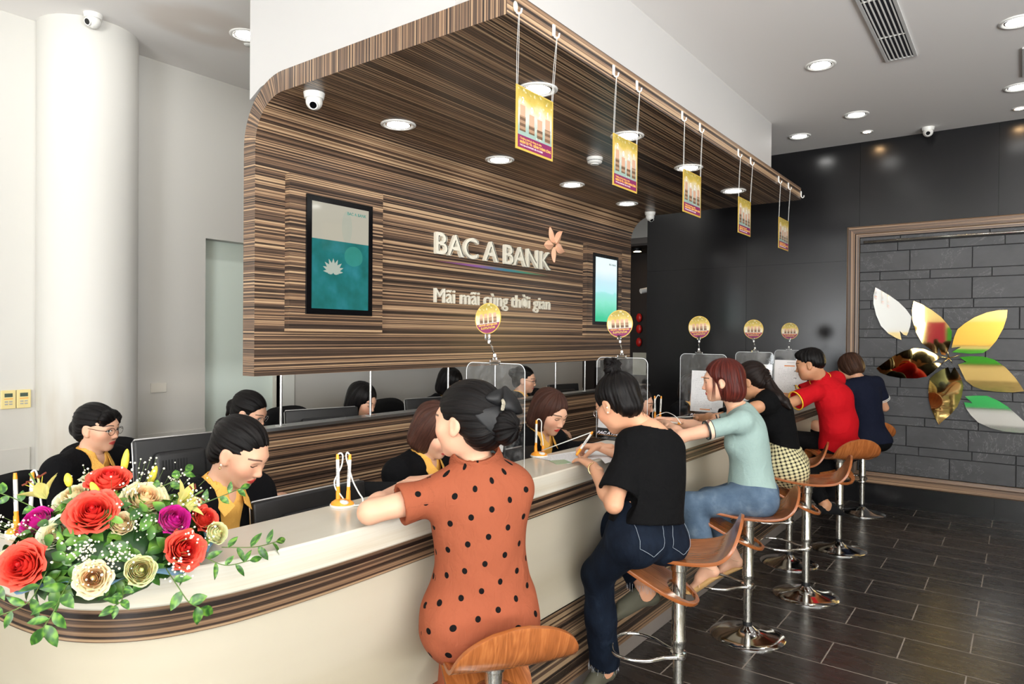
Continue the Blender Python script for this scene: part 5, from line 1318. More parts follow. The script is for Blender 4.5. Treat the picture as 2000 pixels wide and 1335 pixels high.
def polygonize(F, lo, hi, h):
    """sparse surface nets"""
    lo = np.asarray(lo, float); hi = np.asarray(hi, float)
    B = 12; nb = np.maximum(1, np.ceil((hi-lo)/(h*B)).astype(int)); N = nb*B+1
    D = np.full(N, 1.0, dtype=f32)
    cs = np.stack(np.meshgrid(*[np.arange(n) for n in nb], indexing='ij'), -1).reshape(-1, 3)
    cen = (lo+(cs+.5)*B*h).astype(f32); dc = F.ev(cen); rad = B*h*.87
    ax = np.arange(B+1)
    off = (np.stack(np.meshgrid(ax, ax, ax, indexing='ij'), -1).reshape(-1, 3)*h).astype(f32)
    for c_, ce, d in zip(cs, cen, dc):
        sl = tuple(slice(i*B, i*B+B+1) for i in c_)
        if abs(d) > rad*1.55+.012:
            if d < 0: D[tuple(slice(i*B, i*B+B) for i in c_)] = -1
            continue
        P = (lo+c_*B*h).astype(f32)+off
        D[sl] = F.ev(P, (ce, rad)).reshape(B+1, B+1, B+1)
    ins = D < 0
    s = [slice(0, -1), slice(1, None)]
    cnt = np.zeros(tuple(n-1 for n in N), dtype=np.int8)
    for i in (0, 1):
        for j in (0, 1):
            for k in (0, 1): cnt += ins[s[i], s[j], s[k]]
    act = (cnt > 0) & (cnt < 8); idx = np.argwhere(act)
    if len(idx) == 0: return np.zeros((0, 3)), np.zeros((0, 4), int)
    vid = np.full(act.shape, -1, dtype=np.int64); vid[tuple(idx.T)] = np.arange(len(idx))
    acc = np.zeros((len(idx), 3)); w_ = np.zeros(len(idx))
    cor = [(i, j, k) for i in (0, 1) for j in (0, 1) for k in (0, 1)]
    for a in cor:
        for ax_ in range(3):
            if a[ax_]: continue
            b = list(a); b[ax_] = 1
            da = D[tuple((idx+a).T)]; db = D[tuple((idx+b).T)]
            m = (da < 0) != (db < 0); t = np.where(m, da/np.where(m, da-db, 1), 0)
            p = np.array(a, float)[None, :].repeat(len(idx), 0); p[:, ax_] += t
            acc += p*m[:, None]; w_ += m
    verts = lo+(idx+acc/w_[:, None])*h
    faces = []
    for ax_ in range(3):
        u, v = (ax_+1) % 3, (ax_+2) % 3
        a = [slice(1, -1)]*3; a[ax_] = slice(0, -1); b = [slice(1, -1)]*3; b[ax_] = slice(1, None)
        A = ins[tuple(a)]; Bb = ins[tuple(b)]; e = np.argwhere(A != Bb)
        if len(e) == 0: continue
        sg_ = A[tuple(e.T)]; base = e.copy(); base[:, u] += 1; base[:, v] += 1
        q = []
        for du, dv in ((1, 1), (0, 1), (0, 0), (1, 0)):
            c_ = base.copy(); c_[:, u] -= du; c_[:, v] -= dv; q.append(vid[tuple(c_.T)])
        Q = np.stack(q, 1); Q = np.where(sg_[:, None], Q, Q[:, ::-1]); faces.append(Q)
    Fc = np.concatenate(faces); Fc = Fc[(Fc >= 0).all(1)]
    return verts, Fc
def raw_obj(name, verts, faces, mats, parent, attrs=None, smooth=True):
    off = np.array(parent_off(parent)) if parent is not None else 0
    me = bpy.data.meshes.new(name); nv, nf = len(verts), len(faces)
    me.vertices.add(nv); me.vertices.foreach_set('co', (verts-off).astype(f32).ravel())
    me.loops.add(nf*4); me.loops.foreach_set('vertex_index', faces.astype(np.int32).ravel())
    me.polygons.add(nf); me.polygons.foreach_set('loop_start', np.arange(0, nf*4, 4, dtype=np.int32)); me.polygons.foreach_set('loop_total', np.full(nf, 4, dtype=np.int32))
    me.polygons.foreach_set('use_smooth', np.full(nf, smooth))
    me.update(); me.validate()
    for k, v in (attrs or {}).items():
        at_ = me.attributes.new(k, 'FLOAT_VECTOR', 'POINT'); at_.data.foreach_set('vector', np.asarray(v, dtype=f32).ravel())
    for m in (mats if isinstance(mats, list) else [mats]): me.materials.append(m.m if isinstance(m, Mat) else m)
    o = bpy.data.objects.new(name, me); C.objects.link(o)
    if parent is not None: o.parent = parent
    return o
def relax(v, f, it=1, lam=.5):
    """one or two passes of Laplacian smoothing"""
    for _ in range(it):
        s = np.zeros_like(v); c = np.zeros(len(v))
        for a, b in ((0, 1), (1, 2), (2, 3), (3, 0)):
            np.add.at(s, f[:, a], v[f[:, b]]); np.add.at(c, f[:, a], 1); np.add.at(s, f[:, b], v[f[:, a]]); np.add.at(c, f[:, b], 1)
        v = v+lam*(s/np.maximum(c, 1)[:, None]-v)
    return v

# ---- materials of people
def skin_mat(name, base, lip=srgb(196, 52, 58), closed=True, brow=srgb(40, 28, 24)):
    m = Mat(name, base, .48, spec=.35, Subsurface_Weight=.12, Subsurface_Scale=.012)
    m.b.inputs['Subsurface Radius'].default_value = (1, .35, .2)
    x, y, z = m.xyz(attr='hl'); ax = x.abs()
    n = m.noise(scale=18, detail=3)
    c = m.mix(n*.35, base, tuple(q*k for q, k in zip(base, (.90, .80, .76))))
    # blush on cheeks and ears
    bl = (((ax-.045)*(ax-.045)*900)+((z+.030)*(z+.030)*1500)).sstep(1.6, .0)*(y.gt(.02))*.28
    c = m.mix(bl, c, tuple(q*k for q, k in zip(base, (1.0, .62, .58))))
    # lips
    lipm = (((x/.0235)*(x/.0235))+(((z+.0600)/.0092)*((z+.0600)/.0092))).sstep(1.15, .75)*(y.gt(.05))
    c = m.mix(lipm*.85, c, lip)
    c = m.mix(((z+.0597).abs().lt(.0011))*(ax.lt(.020))*(y.gt(.06))*.7, c, tuple(q*.35 for q in lip))
    # brows: thin arch
    arch = (ax-.033); bz = z-.0285+arch*arch*9
    bm_ = (bz.abs().sstep(.0040, .0018))*(ax.gt(.013))*(ax.lt(.055))*(y.gt(.03))
    c = m.mix(bm_*.85, c, brow)
    # eyes
    e = ax-.0315
    if closed:
        lz = z+.0015-e*e*22
        em = (lz.abs().sstep(.0030, .0013))*(e.abs().lt(.0155))*(y.gt(.04)); c = m.mix(em*.95, c, srgb(28, 18, 16))
        sh_ = ((z-.010).abs().lt(.0012))*(e.abs().lt(.014))*(y.gt(.04))*.4; c = m.mix(sh_, c, tuple(q*.45 for q in base))
    else:
        el = ((e/.0150)*(e/.0150)+((z-.0005)/.0058)*((z-.0005)/.0058)).sqrt()
        ins_ = el.lt(1)*(y.gt(.04)); iris = ((e*e+(z-.0012)*(z-.0012)).sqrt()).lt(.0056)
        c = m.mix(ins_, c, srgb(226, 220, 214)); c = m.mix(ins_*iris, c, srgb(30, 20, 16))
        ln = ((el-1.06).abs().lt(.14))*(z.gt(-.0012))*(y.gt(.04)); c = m.mix(ln, c, srgb(26, 18, 16))
    m.set('Base Color', c)
    m.bump(m.noise(scale=120, detail=2), .08, .001)
    return m
def hair_mat(name, a, b, rough=.34):
    m = Mat(name, a, rough, spec=.5)
    x, y, z = m.xyz(attr='st')
    n = m.noise(m.vec(x*26, y*26, z*3), scale=1, detail=4, rough=.65); n2 = m.noise(m.vec(x*90, y*90, z*6), scale=1, detail=2)
    m.set('Base Color', m.mix((n*.6+n2*.4).sstep(.42, .72), a, b)); m.set('Roughness', n*.2+rough-.08); m.set('Specular IOR Level', .13)
    m.bump(n*.6+n2*.5, .55, .004); return m
def cloth_mat(name, col, rough=.85, weave=260):
    m = Mat(name, col, rough, spec=.1); n = m.noise(scale=weave, detail=1)
    wr = m.noise(scale=6, detail=1, dist=1.2); wr2 = m.noise(scale=19, detail=1, dist=2.5); m.bump((wr+wr2*.22)*1.0+n*.02, .40, .020)
    n2 = m.noise(scale=6, detail=2); m.set('Base Color', m.mix(n2*.25, col, tuple(q*.8 for q in col))); return m
SK_L = srgb(220, 172, 144); SK_M = srgb(208, 156, 124); SK_T = srgb(188, 138, 104)

HEAD_H = 1.0
def head_frame(look, upv):
    y = nrm(look); z = np.asarray(upv, float); z = nrm(z-y*np.dot(z, y)); x = np.cross(y, z)
    return np.stack([x, y, z])     # rows: local axes (right, forward, up)
class Person:
    def __init__(s, label, cat, base, size=1.0, res=.0055, hres=.0032, group=None):
        s.root = thing('person', label, 'person', base, group=group); s.size = size; s.res = res; s.hres = hres
        s.body = Sdf(); s.hands = []; s.J = {}
    # ---------------- head
    def set_head(s, c, look, upv, scale=1.0):
        s.hc = np.array(c, float); s.HM = head_frame(look, upv); s.hs = scale
        return s
    def hp(s, x, y, z): return s.hc+s.hs*(np.array([x, y, z])@s.HM)
    def head_prims(s, male=False):
        E_ = lambda c, r, k=.02, M=None: Ell(s.hp(*c), [q*s.hs for q in r], s.HM if M is None else M@s.HM, k*s.hs)
        K = lambda a, b, ra, rb, k=.015, flat=None: Cone(s.hp(*a), s.hp(*b), ra*s.hs, rb*s.hs, None if flat is None else (np.array(flat[0])@s.HM, flat[1]), k*s.hs)
        L = [E_((0, -.012, .038), (.073, .091, .080)), E_((0, .030, -.005), (.064, .062, .075), .03), E_((0, .030, -.058), (.050, .052, .044), .035),
             E_((0, .066, -.088), (.019, .016, .015), .028), E_((.037, .056, -.022), (.026, .022, .022), .028), E_((-.037, .056, -.022), (.026, .022, .022), .028),
             E_((0, .076, .022), (.042, .015, .018), .022)]
        if male: L += [E_((0, .030, -.062), (.056, .050, .040), .03)]
        L += [K((0, .083, .010), (0, .101, -.026), .0065, .0085, .010), E_((0, .101, -.030), (.0085, .0085, .0075), .008),
              E_((.0105, .094, -.033), (.0070, .0085, .0062), .007), E_((-.0105, .094, -.033), (.0070, .0085, .0062), .007),
              E_((.0315, .073, -.001), (.0155, .013, .0125), .008), E_((-.0315, .073, -.001), (.0155, .013, .0125), .008),
              E_((0, .086, -.0555), (.021, .0085, .0050), .006), E_((0, .084, -.0645), (.0165, .0088, .0060), .006)]
        for sx in (1, -1):
            a = .30*sx; M = np.array([[math.cos(a), 0, 0], [0, 1, 0], [0, 0, 1]]); 
            L += [E_((sx*.073, -.006, -.002), (.0085, .019, .029), .006), E_((sx*.071, .002, -.026), (.008, .011, .012), .008)]
        SUB = [E_((.0325, .094, .004), (.014, .010, .008), .012), E_((-.0325, .094, .004), (.014, .010, .008), .012),
               E_((.0825, -.001, .000), (.0045, .010, .017), .006), E_((-.0825, -.001, .000), (.0045, .010, .017), .006),
               E_((.022, .101, -.006), (.006, .012, .014), .012), E_((-.022, .101, -.006), (.006, .012, .014), .012)]
        return L, SUB
    # ---------------- torso and limbs
    def torso(s, pelvis, neck, facing, slouch=.03, sh_w=.165, female=True, hipw=1.0, bust=1.0, waist=1.0, depth=1.0, drop=0.0):
        p, n = np.array(pelvis, float), np.array(neck, float); U = nrm(n-p); F = nrm(np.array(facing, float)-U*np.dot(facing, U)); R = np.cross(F, U)
        L = np.linalg.norm(n-p); s.U, s.F, s.Rv, s.p, s.n, s.L = U, F, R, p, n, L
        def T(r, f, u): 
            b = math.sin(PI*min(max(u/L, 0), 1))*slouch       # spine bows backwards
            return p+R*r+F*(f-b)+U*u
        s.T = T; M = np.stack([R, F, U]); e = lambda c, r, k=.05: Ell(T(*c), r, M, k)
        k = s.size
        hw = hipw*k
        L_ = [e((0, .0, .02), (.158*hw, .110*k*depth, .115*k)), e((0, .005, .19*L/.5), (.118*k*waist, .088*k*depth, .13*k), .07), e((0, .0, .34*L/.5), (.140*k, .100*k*depth, .150*k), .06)]
        L_ += [e((.078*hw, -.055, -.035), (.088*k, .080*k, .088*k), .04), e((-.078*hw, -.055, -.035), (.088*k, .080*k, .088*k), .04)]
        if female and bust: L_ += [e((.070*k, .075*k, .30*L/.5), (.058*k*bust, .050*k*bust, .055*k*bust), .04), e((-.070*k, .075*k, .30*L/.5), (.058*k*bust, .050*k*bust, .055*k*bust), .04)]
        s.SL = T(-sh_w, .0, L-.055-drop); s.SR = T(sh_w, .0, L-.055-drop)
        tr = T(0, -.01, L-.02-drop*.3)
        s.torso_prims = L_+[Cone(s.SL, s.SR, .047*k, .047*k, None, .06), Cone(tr, T(-sh_w*.75, -.01, L-.05-drop*.8), .046*k, .044*k, None, .05), Cone(tr, T(sh_w*.75, -.01, L-.05-drop*.8), .046*k, .044*k, None, .05)]
        return s
    def arm(s, side, elbow, wrist, sh=None):
        S_ = np.array(sh if sh is not None else (s.SL if side < 0 else s.SR), float); k = s.size
        e, w = np.array(elbow, float), np.array(wrist, float)
        s.J[('arm', side)] = (S_, e, w)
        s.arm_prims = getattr(s, 'arm_prims', [])+[Cone(S_, e, .047*k, .034*k, None, .035), Cone(e, e+(w-e)*.35, .034*k, .036*k, None, .02), Cone(e+(w-e)*.3, w, .036*k, .0235*k, None, .02)]
        return s
    def leg(s, side, knee, ankle, toe=None, hip=None):
        k = s.size; h = np.array(hip, float) if hip is not None else s.p+s.Rv*side*.088*k-s.U*.03
        kn, an = np.array(knee, float), np.array(ankle, float)
        s.J[('leg', side)] = (h, kn, an)
        s.leg_prims = getattr(s, 'leg_prims', [])+[Cone(h, kn, .082*k, .056*k, None, .05), Cone(kn, kn+(an-kn)*.4, .054*k, .053*k, None, .03), Cone(kn+(an-kn)*.35, an, .053*k, .034*k, None, .03)]
        if toe is not None:
            t = np.array(toe, float); d = nrm(t-an); heel = an-np.array([0, 0, .035])-nrm(np.array([d[0], d[1], 0]))*.025
            s.foot_prims = getattr(s, 'foot_prims', [])+[Ell(heel, [.030*k]*3, None, .02), Cone(an, an+(t-an)*.55, .033*k, .030*k, None, .02), Cone(heel, t, .024*k, .020*k, ((0, 0, 1), .75), .025), Cone(an+(t-an)*.6-np.array([0, 0, .008]), t, .034*k, .030*k, (nrm(np.cross(d, np.cross(d, (0, 0, 1)))), .5), .02)]
        return s
    def hand(s, side, wrist, d, palm_n, curls=(.5, .55, .6, .7), thumb=(.6, .35), spread=.12, scale=1.0, name=None):
        """d: wrist to knuckles; palm_n: direction the palm faces; side -1 left, +1 right (viewed from the person)"""
        k = scale*s.size; w = np.array(wrist, float); d = nrm(d); n = nrm(np.array(palm_n, float)-d*np.dot(palm_n, d))
        x = np.cross(d, n)*(1 if side > 0 else -1)      # points to the thumb side
        H = Sdf(); H.add = [Cone(w-d*.05, w+d*.012, .0225*k, .021*k, (n, .78), .01)]
        lens = ((.037, .022, .019), (.041, .026, .020), (.038, .025, .020), (.030, .019, .017))
        for i in range(4):
            off = (.0275, .0095, -.009, -.0265)[i]; kn = w+d*(.083, .087, .083, .075)[i]*k+x*off*k
            H.add.append(Cone(w+x*off*.55*k+d*.01, kn, .0155*k, .0112*k, (n, .92), .014))
            a = curls[i]*.75 if i else curls[i]*.70; dd = nrm(d+x*spread*(1.2-i)*.55); p = kn
            for j, L in enumerate(lens[i]):
                a_ = a if j == 0 else a+curls[i]*(.95 if j == 1 else 1.55); a_ = min(a_, 3.0)
                v = dd*math.cos(a_)+n*math.sin(a_); q = p+v*L*k
                r0_, r1_ = (.0092, .0085, .0078)[j]*k*(1 if i < 3 else .88), (.0085, .0078, .0068)[j]*k*(1 if i < 3 else .88)
                H.add.append(Cone(p, q, r0_, r1_, None, .0035)); p = q
            s.tip = p
            if i == 0: s.index_tip = p
        tb = w+x*.020*k+d*.020*k+n*.006*k; t1 = tb+nrm(x*.75*math.cos(thumb[0])+d*.75+n*math.sin(thumb[0]))*.042*k
        t2 = t1+nrm(d*1.0+x*.10*math.cos(thumb[0])+n*math.sin(thumb[1]+thumb[0])*.9-x*thumb[1]*.5)*.032*k; t3 = t2+nrm(d*.9-x*thumb[1]*.8+n*math.sin(thumb[0]+thumb[1])*.8)*.025*k
        H.add += [Cone(tb, t1, .0150*k, .0112*k, None, .012), Cone(t1, t2, .0108*k, .0098*k, None, .004), Cone(t2, t3, .0096*k, .0076*k, None, .003)]
        s.thumb_tip = t3; s.hands.append(H); return s
    def limbs(s):
        import os
        if not os.environ.get('DBG'): return
        print(s.root['label'][:40], 'spine %.2f' % s.L, 'neck-head %.2f' % np.linalg.norm(s.hc-s.n), {k: tuple(round(float(np.linalg.norm(b-a)), 2) for a, b in zip(v, v[1:])) for k, v in s.J.items()})
    # ---------------- meshing
    def build_body(s, mat, male=False, neck_r=.050, skin_torso=True, nb=None):
        L, SUB = s.head_prims(male); k = s.size
        a = s.hp(0, -.022, -.035); b = s.n if nb is None else np.array(nb, float)
        neck = [Cone(a, b, neck_r*k, (neck_r+.006)*k, None, .03)]
        F = Sdf(); F.add = L+neck+getattr(s, 'torso_prims', [])[-1:]; F.sub = SUB
        c = s.hp(0, .0, .0); lo = np.min([p.c-p.R for p in L], 0)-.01; hi = np.max([p.c+p.R for p in L], 0)+.01
        lo = np.minimum(lo, np.minimum(a, b)-.07); hi = np.maximum(hi, np.maximum(a, b)+.07)
        parts = []
        # the head volume stops a little below the chin; the body takes over inside the collar
        cutp = b+(a-b)*.12; cn = nrm(b-a); F.cut = [(cn, cutp)]
        v, f = polygonize(F, lo, hi, s.hres); hl = (v-s.hc)@s.HM.T/s.hs
        v = relax(v, f, 1, .35)
        inside = (v-np.array(cutp))@cn < -.0005*1; keep = ~((np.abs((v-cutp)@cn) < s.hres*.9))
        parts.append((v, f, hl))
        Bd = Sdf(); Bd.add = neck+getattr(s, 'torso_prims', [])+getattr(s, 'arm_prims', [])+getattr(s, 'leg_prims', [])+getattr(s, 'foot_prims', [])
        ct = b+(a-b)*.16; Bd.cut = [(-cn, ct-(cn*0))] if False else []
        # cut only the neck column above the collar from the body volume
        if len(Bd.add) > 1:
            Bd.add = [Cone(b+(a-b)*.10, b-(a-b)*.05, neck_r*k+.001, (neck_r+.006)*k, None, .03)]+Bd.add[1:]
            lo, hi = Bd.bounds(.015); v, f = polygonize(Bd, lo, hi, s.res); v = relax(v, f, 1, .4)
            parts.append((v, f, np.full((len(v), 3), -9.0)))
        for H in s.hands:
            lo, hi = H.bounds(.006); v, f = polygonize(H, lo, hi, .0028 if s.hres < .004 else .0036); v = relax(v, f, 1, .3)
            parts.append((v, f, np.full((len(v), 3), -9.0)))
        o = 0; VV, FF, AA = [], [], []
        for v, f, a_ in parts: VV.append(v); FF.append(f+o); AA.append(a_); o += len(v)
        s.body_sdf = Bd
        return raw_obj('body', np.concatenate(VV), np.concatenate(FF), mat, s.root, {'hl': np.concatenate(AA)})
    def cloth(s, name, F, mat, h=None, attr=None, it=1):
        lo, hi = F.bounds(.02); v, f = polygonize(F, lo, hi, h or s.res); v = relax(v, f, it, .4)
        a = {'cu': attr(v) if attr else np.stack([np.arctan2((v-s.p)@s.Rv, -(v-s.p)@s.F)*.15, (v-s.p)@s.F, (v-s.p)@s.U], 1)}
        return raw_obj(name, v, f, mat, s.root, a)
    def hair(s, prims, sub, mat, axis=(0, -1, .3), origin=(0, 0, .03), name='hair', h=None, clump=.0018, freq=34, cuts=()):
        F = Sdf(); F.add = prims; F.sub = sub
        A = nrm(np.array(axis, float)@s.HM); o_ = s.hp(*origin); X = nrm(np.cross(A, s.HM[0]+.3*s.HM[2])); Y = np.cross(A, X)
        def ang(P):
            q = P-o_; return np.arctan2(q@Y, q@X)
        def disp(P):
            a = ang(P); q = (P-o_)@A
            return (clump*(np.sin(a*freq+3*np.sin(q*22))*.5+np.sin(a*freq*.43+1.3+2*np.sin(q*15))*.8)).astype(f32)
        F.disp = disp; F.cut = list(cuts)
        lo, hi = F.bounds(.012); v, f = polygonize(F, lo, hi, h or s.hres); v = relax(v, f, 1, .3)
        a = ang(v); q = (v-o_)@A
        return raw_obj(name, v, f, mat, s.root, {'st': np.stack([np.cos(a), np.sin(a), q*3], 1)})
    def hE(s, c, r, k=.02, rot=None):
        M = s.HM if rot is None else np.array(Matrix.Rotation(rot[0], 3, rot[1]))@s.HM
        return Ell(s.hp(*c), [q*s.hs for q in r], M, k*s.hs)
    def hK(s, a, b, ra, rb, k=.015, flat=None): return Cone(s.hp(*a), s.hp(*b), ra*s.hs, rb*s.hs, None if flat is None else (np.array(flat[0])@s.HM, flat[1]), k*s.hs)
    def glasses(s, mat, lens=None):
        mb = MB(); P_ = lambda x, y, z: Vector(s.hp(x, y, z))
        for sx in (1, -1): mb.tube([P_(sx*.033+.021*math.cos(a)*1.0, .100-.002*math.cos(a)*sx, .0+.0175*math.sin(a)) for a in [2*PI*i/24 for i in range(24)]], .0011, seg=6, closed=True)
        mb.tube([P_(-.012, .102, .004), P_(0, .104, .007), P_(.012, .102, .004)], .0011, seg=6)
        g = obj('glasses', mb, mat, s.root, smooth=True)
        for sx in (1, -1): obj('temple', MB().tube([P_(sx*.054, .098, .004), P_(sx*.070, .060, .006), P_(sx*.0775, -.005, .012), P_(sx*.076, -.022, -.004)], .0011, seg=6), mat, g, smooth=True)
        if lens:
            for sx in (1, -1): obj('lens', MB().prism([(0, 0)], 'x', 0, 0) if False else MB().add([tuple(P_(sx*.033+.0205*math.cos(a), .100, .017*math.sin(a))) for a in [2*PI*i/20 for i in range(20)]], [tuple(range(20))]), lens, g, fix=False)
        return g
def folds(seed, amp=.004, fr=22, dirs=None):
    r_ = np.random.RandomState(seed); ks = [nrm(r_.randn(3)) if dirs is None else nrm(np.array(dirs[i % len(dirs)])+r_.randn(3)*.25) for i in range(5)]; ph = r_.rand(5)*6.28; fs_ = fr*(.5+r_.rand(5))
    def d(P):
        o = 0
        for k_, p_, f_ in zip(ks, ph, fs_):
            q = P@V3(k_)*f_+p_; o = o+np.sin(q+1.3*np.sin(q*.37+P[:, 2]*9))
        return (o*amp/3).astype(f32)
    return d
def inflate(prims, a):
    out = []
    for p in prims:
        if isinstance(p, Cone): out.append(Cone(p.a, p.b, p.ra+a, p.rb+a, None if p.flat is None else p.flat, p.k))
        else: out.append(Ell(p.c, p.r+a, p.M, p.k))
    return out
# ------------------------------------------------------------------ clothing helpers
def col_ring(P, r, h, th=.006, open_front=0.0):
    """turned-down collar following the neck"""
    n, U = P.n, nrm(P.hp(0, -.03, -.05)-P.n)
    F = Sdf(); a = n-U*.005; b = n+U*h
    F.add = [Cone(a, b, r+.014, r+.002, None, .01)]; F.sub = [Cone(a-U*.03, b+U*.03, r+.004, r-.004, None, .004)]
    return F
def top(P, name, mat, inf=.012, sleeve=.55, sr=(.060, .066), hem=-.06, neck=(.060, .02), fold=(1, .003, 24), extra=(), subs=(), flare=0, cuts=(), attr=None, arms=True, h=None, inner=.006):
    F = Sdf(); tp = inflate(P.torso_prims, inf); F.add = tp; k = P.size
    if arms:
        for side in (-1, 1):
            if ('arm', side) not in P.J: continue
            S_, e, w_ = P.J[('arm', side)]
            if sleeve <= 1: end = S_+(e-S_)*sleeve; F.add.append(Cone(S_, end, sr[0]*k, sr[1]*k, None, .03)); d = nrm(e-S_); ra = .040
            else:
                F.add.append(Cone(S_, e, sr[0]*k, sr[1]*k, None, .03)); end = e+(w_-e)*(sleeve-1); F.add.append(Cone(e, end, sr[1]*k, sr[1]*.72*k, None, .02)); d = nrm(w_-e); ra = .028
            rr = sr[1]*k*(.72 if sleeve > 1 else 1)
            # straight cuff: slice the rounded end off and hollow it round the arm
            F.sub += [Cyl(end, end+d*.11, rr+.010), Cyl(end-d*.018, end+d*.05, max(rr-.012, ra))]
    F.add += list(extra)
    up_ = nrm(P.hp(0, -.03, -.05)-P.n)
    if neck: F.sub.append(Cone(P.n-up_*neck[1], P.n+up_*.2, neck[0], neck[0]+.01, None, .004))
    F.sub += list(subs)
    F.cut = [(-P.U, P.p+P.U*hem)]+list(cuts)
    if fold: F.disp = folds(fold[0], fold[1], fold[2])
    return P.cloth(name, F, mat, h=h, attr=attr)
def barrel(P, r0, r1, flat=.80, u0=.02, top_=.035): return Cone(P.T(0, 0, u0), P.T(0, 0, P.L-r1-top_), r0, r1, (P.F, flat), .06)
def trousers(P, mat, waist=.09, hems=(.92, .92), inf=.010, name='trousers', flare=(.0, .0), fold=(3, .0035, 26), extra=(), h=None):
    F = Sdf(); k = P.size; F.add = inflate(P.torso_prims[:5], inf)
    for side in (-1, 1):
        if ('leg', side) not in P.J: continue
        h_, kn, an = P.J[('leg', side)]; q = hems[0 if side < 0 else 1]; e = kn+(an-kn)*q; d = nrm(an-kn)
        F.add += [Cone(h_, kn, .086*k+inf, .062*k+inf, None, .05), Cone(kn, kn+(e-kn)*.5, .060*k+inf, .056*k+inf, None, .03), Cone(kn+(e-kn)*.4, e, .056*k+inf, .046*k+inf+flare[0 if side < 0 else 1], None, .03)]
        F.sub += [Cyl(e, e+d*.12, .13), Cyl(e-d*.02, e+d*.05, .046*k+inf*.2+flare[0 if side < 0 else 1])]
    F.add += list(extra); F.cut = [(nrm(P.U-P.F*.55), P.p+P.U*(waist+.045))]; F.disp = folds(fold[0], fold[1], fold[2])
    return P.cloth(name, F, mat, h=h)
def cap(P, r=(.0835, .102, .088), c=(0, -.018, .040), nape=True, k=.02):
    L = [P.hE(c, r, k)]
    if nape: L.append(P.hE((0, -.058, -.028), (.062, .048, .052), .03))
    return L
def face_sub(P, c=(0, .088, -.030), r=(.100, .072, .098), ears=True):
    L = [P.hE(c, r, .008)]
    if ears: L += [P.hE((sx*.088, .002, -.012), (.026, .026, .036), .010) for sx in (1, -1)]
    return L
H_BLK = hair_mat('black_hair', srgb(9, 8, 8), srgb(30, 24, 23)); H_DK = hair_mat('dark_brown_hair', srgb(20, 14, 12), srgb(48, 33, 27))
H_BRN = hair_mat('brown_hair', srgb(52, 32, 26), srgb(92, 58, 46)); H_RED = hair_mat('red_brown_hair', srgb(52, 20, 18), srgb(124, 52, 40)); H_MBR = hair_mat('warm_brown_hair', srgb(44, 28, 22), srgb(96, 66, 48), .42)
SKL = skin_mat('light_skin', SK_L); SKLo = skin_mat('light_skin_open_eyes', SK_L, closed=False); SKM = skin_mat('medium_skin', SK_M); SKT = skin_mat('tan_skin', SK_T)
SKR = skin_mat('light_skin_red_lips', SK_L, lip=srgb(200, 34, 40)); SKRo = skin_mat('light_skin_red_lips_open', SK_L, lip=srgb(214, 50, 70), closed=False)
M_wire = Mat('spectacle_wire', srgb(60, 50, 46), .25, .8); M_wirel = Mat('thin_silver_wire', (.75, .74, .72), .15, 1)
M_lens = thin_sheet('spectacle_lens', (.97, .97, .97), 0)
M_pearl = Mat('pearl', srgb(240, 232, 214), .15); M_gold = Mat('gold', (.83, .60, .28), .2, 1)

# ------------------------------------------------------------------ customer in the dotted dress
P = Person('woman in orange dress with black dots, black bow in her hair, leaning on the counter', 'person', (-1.30, 1.775, 0), res=.0065, hres=.0028)
P.torso((-1.399, 1.717, 0.817), (-1.414, 1.710, 1.288), (-.80, .60, 0), slouch=.035, sh_w=.116, hipw=1.02, bust=1.0, depth=1.0, drop=.030)
P.set_head((-1.423, 1.668, 1.423), (-.985, -.13, -.05), (.02, .02, 1), 1.04)
P.arm(-1, (-1.576, 1.401, 1.165), (-1.700, 1.634, 1.171)).arm(1, (-1.640, 2.06, 1.165), (-1.80, 1.90, 1.150))
P.hand(-1, (-1.700, 1.634, 1.171), (-.25, .93, .10), (0, .1, -1), (.5, .55, .6, .65), scale=.95)
P.hand(1, (-1.80, 1.90, 1.150), (-.55, -.70, .05), (0, 0, -1), (.5, .5, .6, .6), scale=.95)
P.leg(-1, (-1.62, 1.88, .74), (-1.56, 1.80, .36), (-1.64, 1.92, .31)).leg(1, (-1.64, 2.02, .74), (-1.58, 1.94, .36), (-1.66, 2.06, .31))
P.limbs(); P.build_body(SKL, neck_r=.0425)
M_dots = cloth_mat('dotted_orange_cloth', srgb(196, 104, 68), .8)
_x, _y, _z = M_dots.xyz(attr='cu'); _s = .078
_a = (_x*1.0+_z*.30)/_s; _b = (_z*1.0-_x*.28)/_s; _row = _b.floor()
_u1 = (_a+_row*.5).fract()-.5; _v1 = _b.fract()-.5
_dt = (_u1*_u1+_v1*_v1).sqrt().lt(.128)
M_dots.set('Base Color', M_dots.mix(_dt, srgb(144, 78, 54), srgb(15, 12, 12)))
def dress_attr(v):
    q = v-P.p; u = q@P.U; r = q@P.Rv; f = q@P.F
    a = np.arctan2(r, -f); sl = q@P.Rv
    x = np.where(np.abs(a) < 1.35, a*.165, np.sign(a)*.22+(f*.9)); z = u.copy()
    for side in (-1, 1):
        S_, e_, w_ = P.J[('arm', side)]; d_ = nrm(e_-S_); t = (v-S_)@d_; rad = np.linalg.norm((v-S_)-np.outer(t, d_), axis=1)
        m = (rad < .085) & (t > .05); X3 = nrm(np.cross(d_, P.U)); Y3 = np.cross(X3, d_)
        x = np.where(m, np.arctan2((v-S_)@Y3, (v-S_)@X3)*.06, x); z = np.where(m, t+.3, z)
    return np.stack([x, f, z], 1)
hipL, hipR = P.J[('leg', -1)], P.J[('leg', 1)]
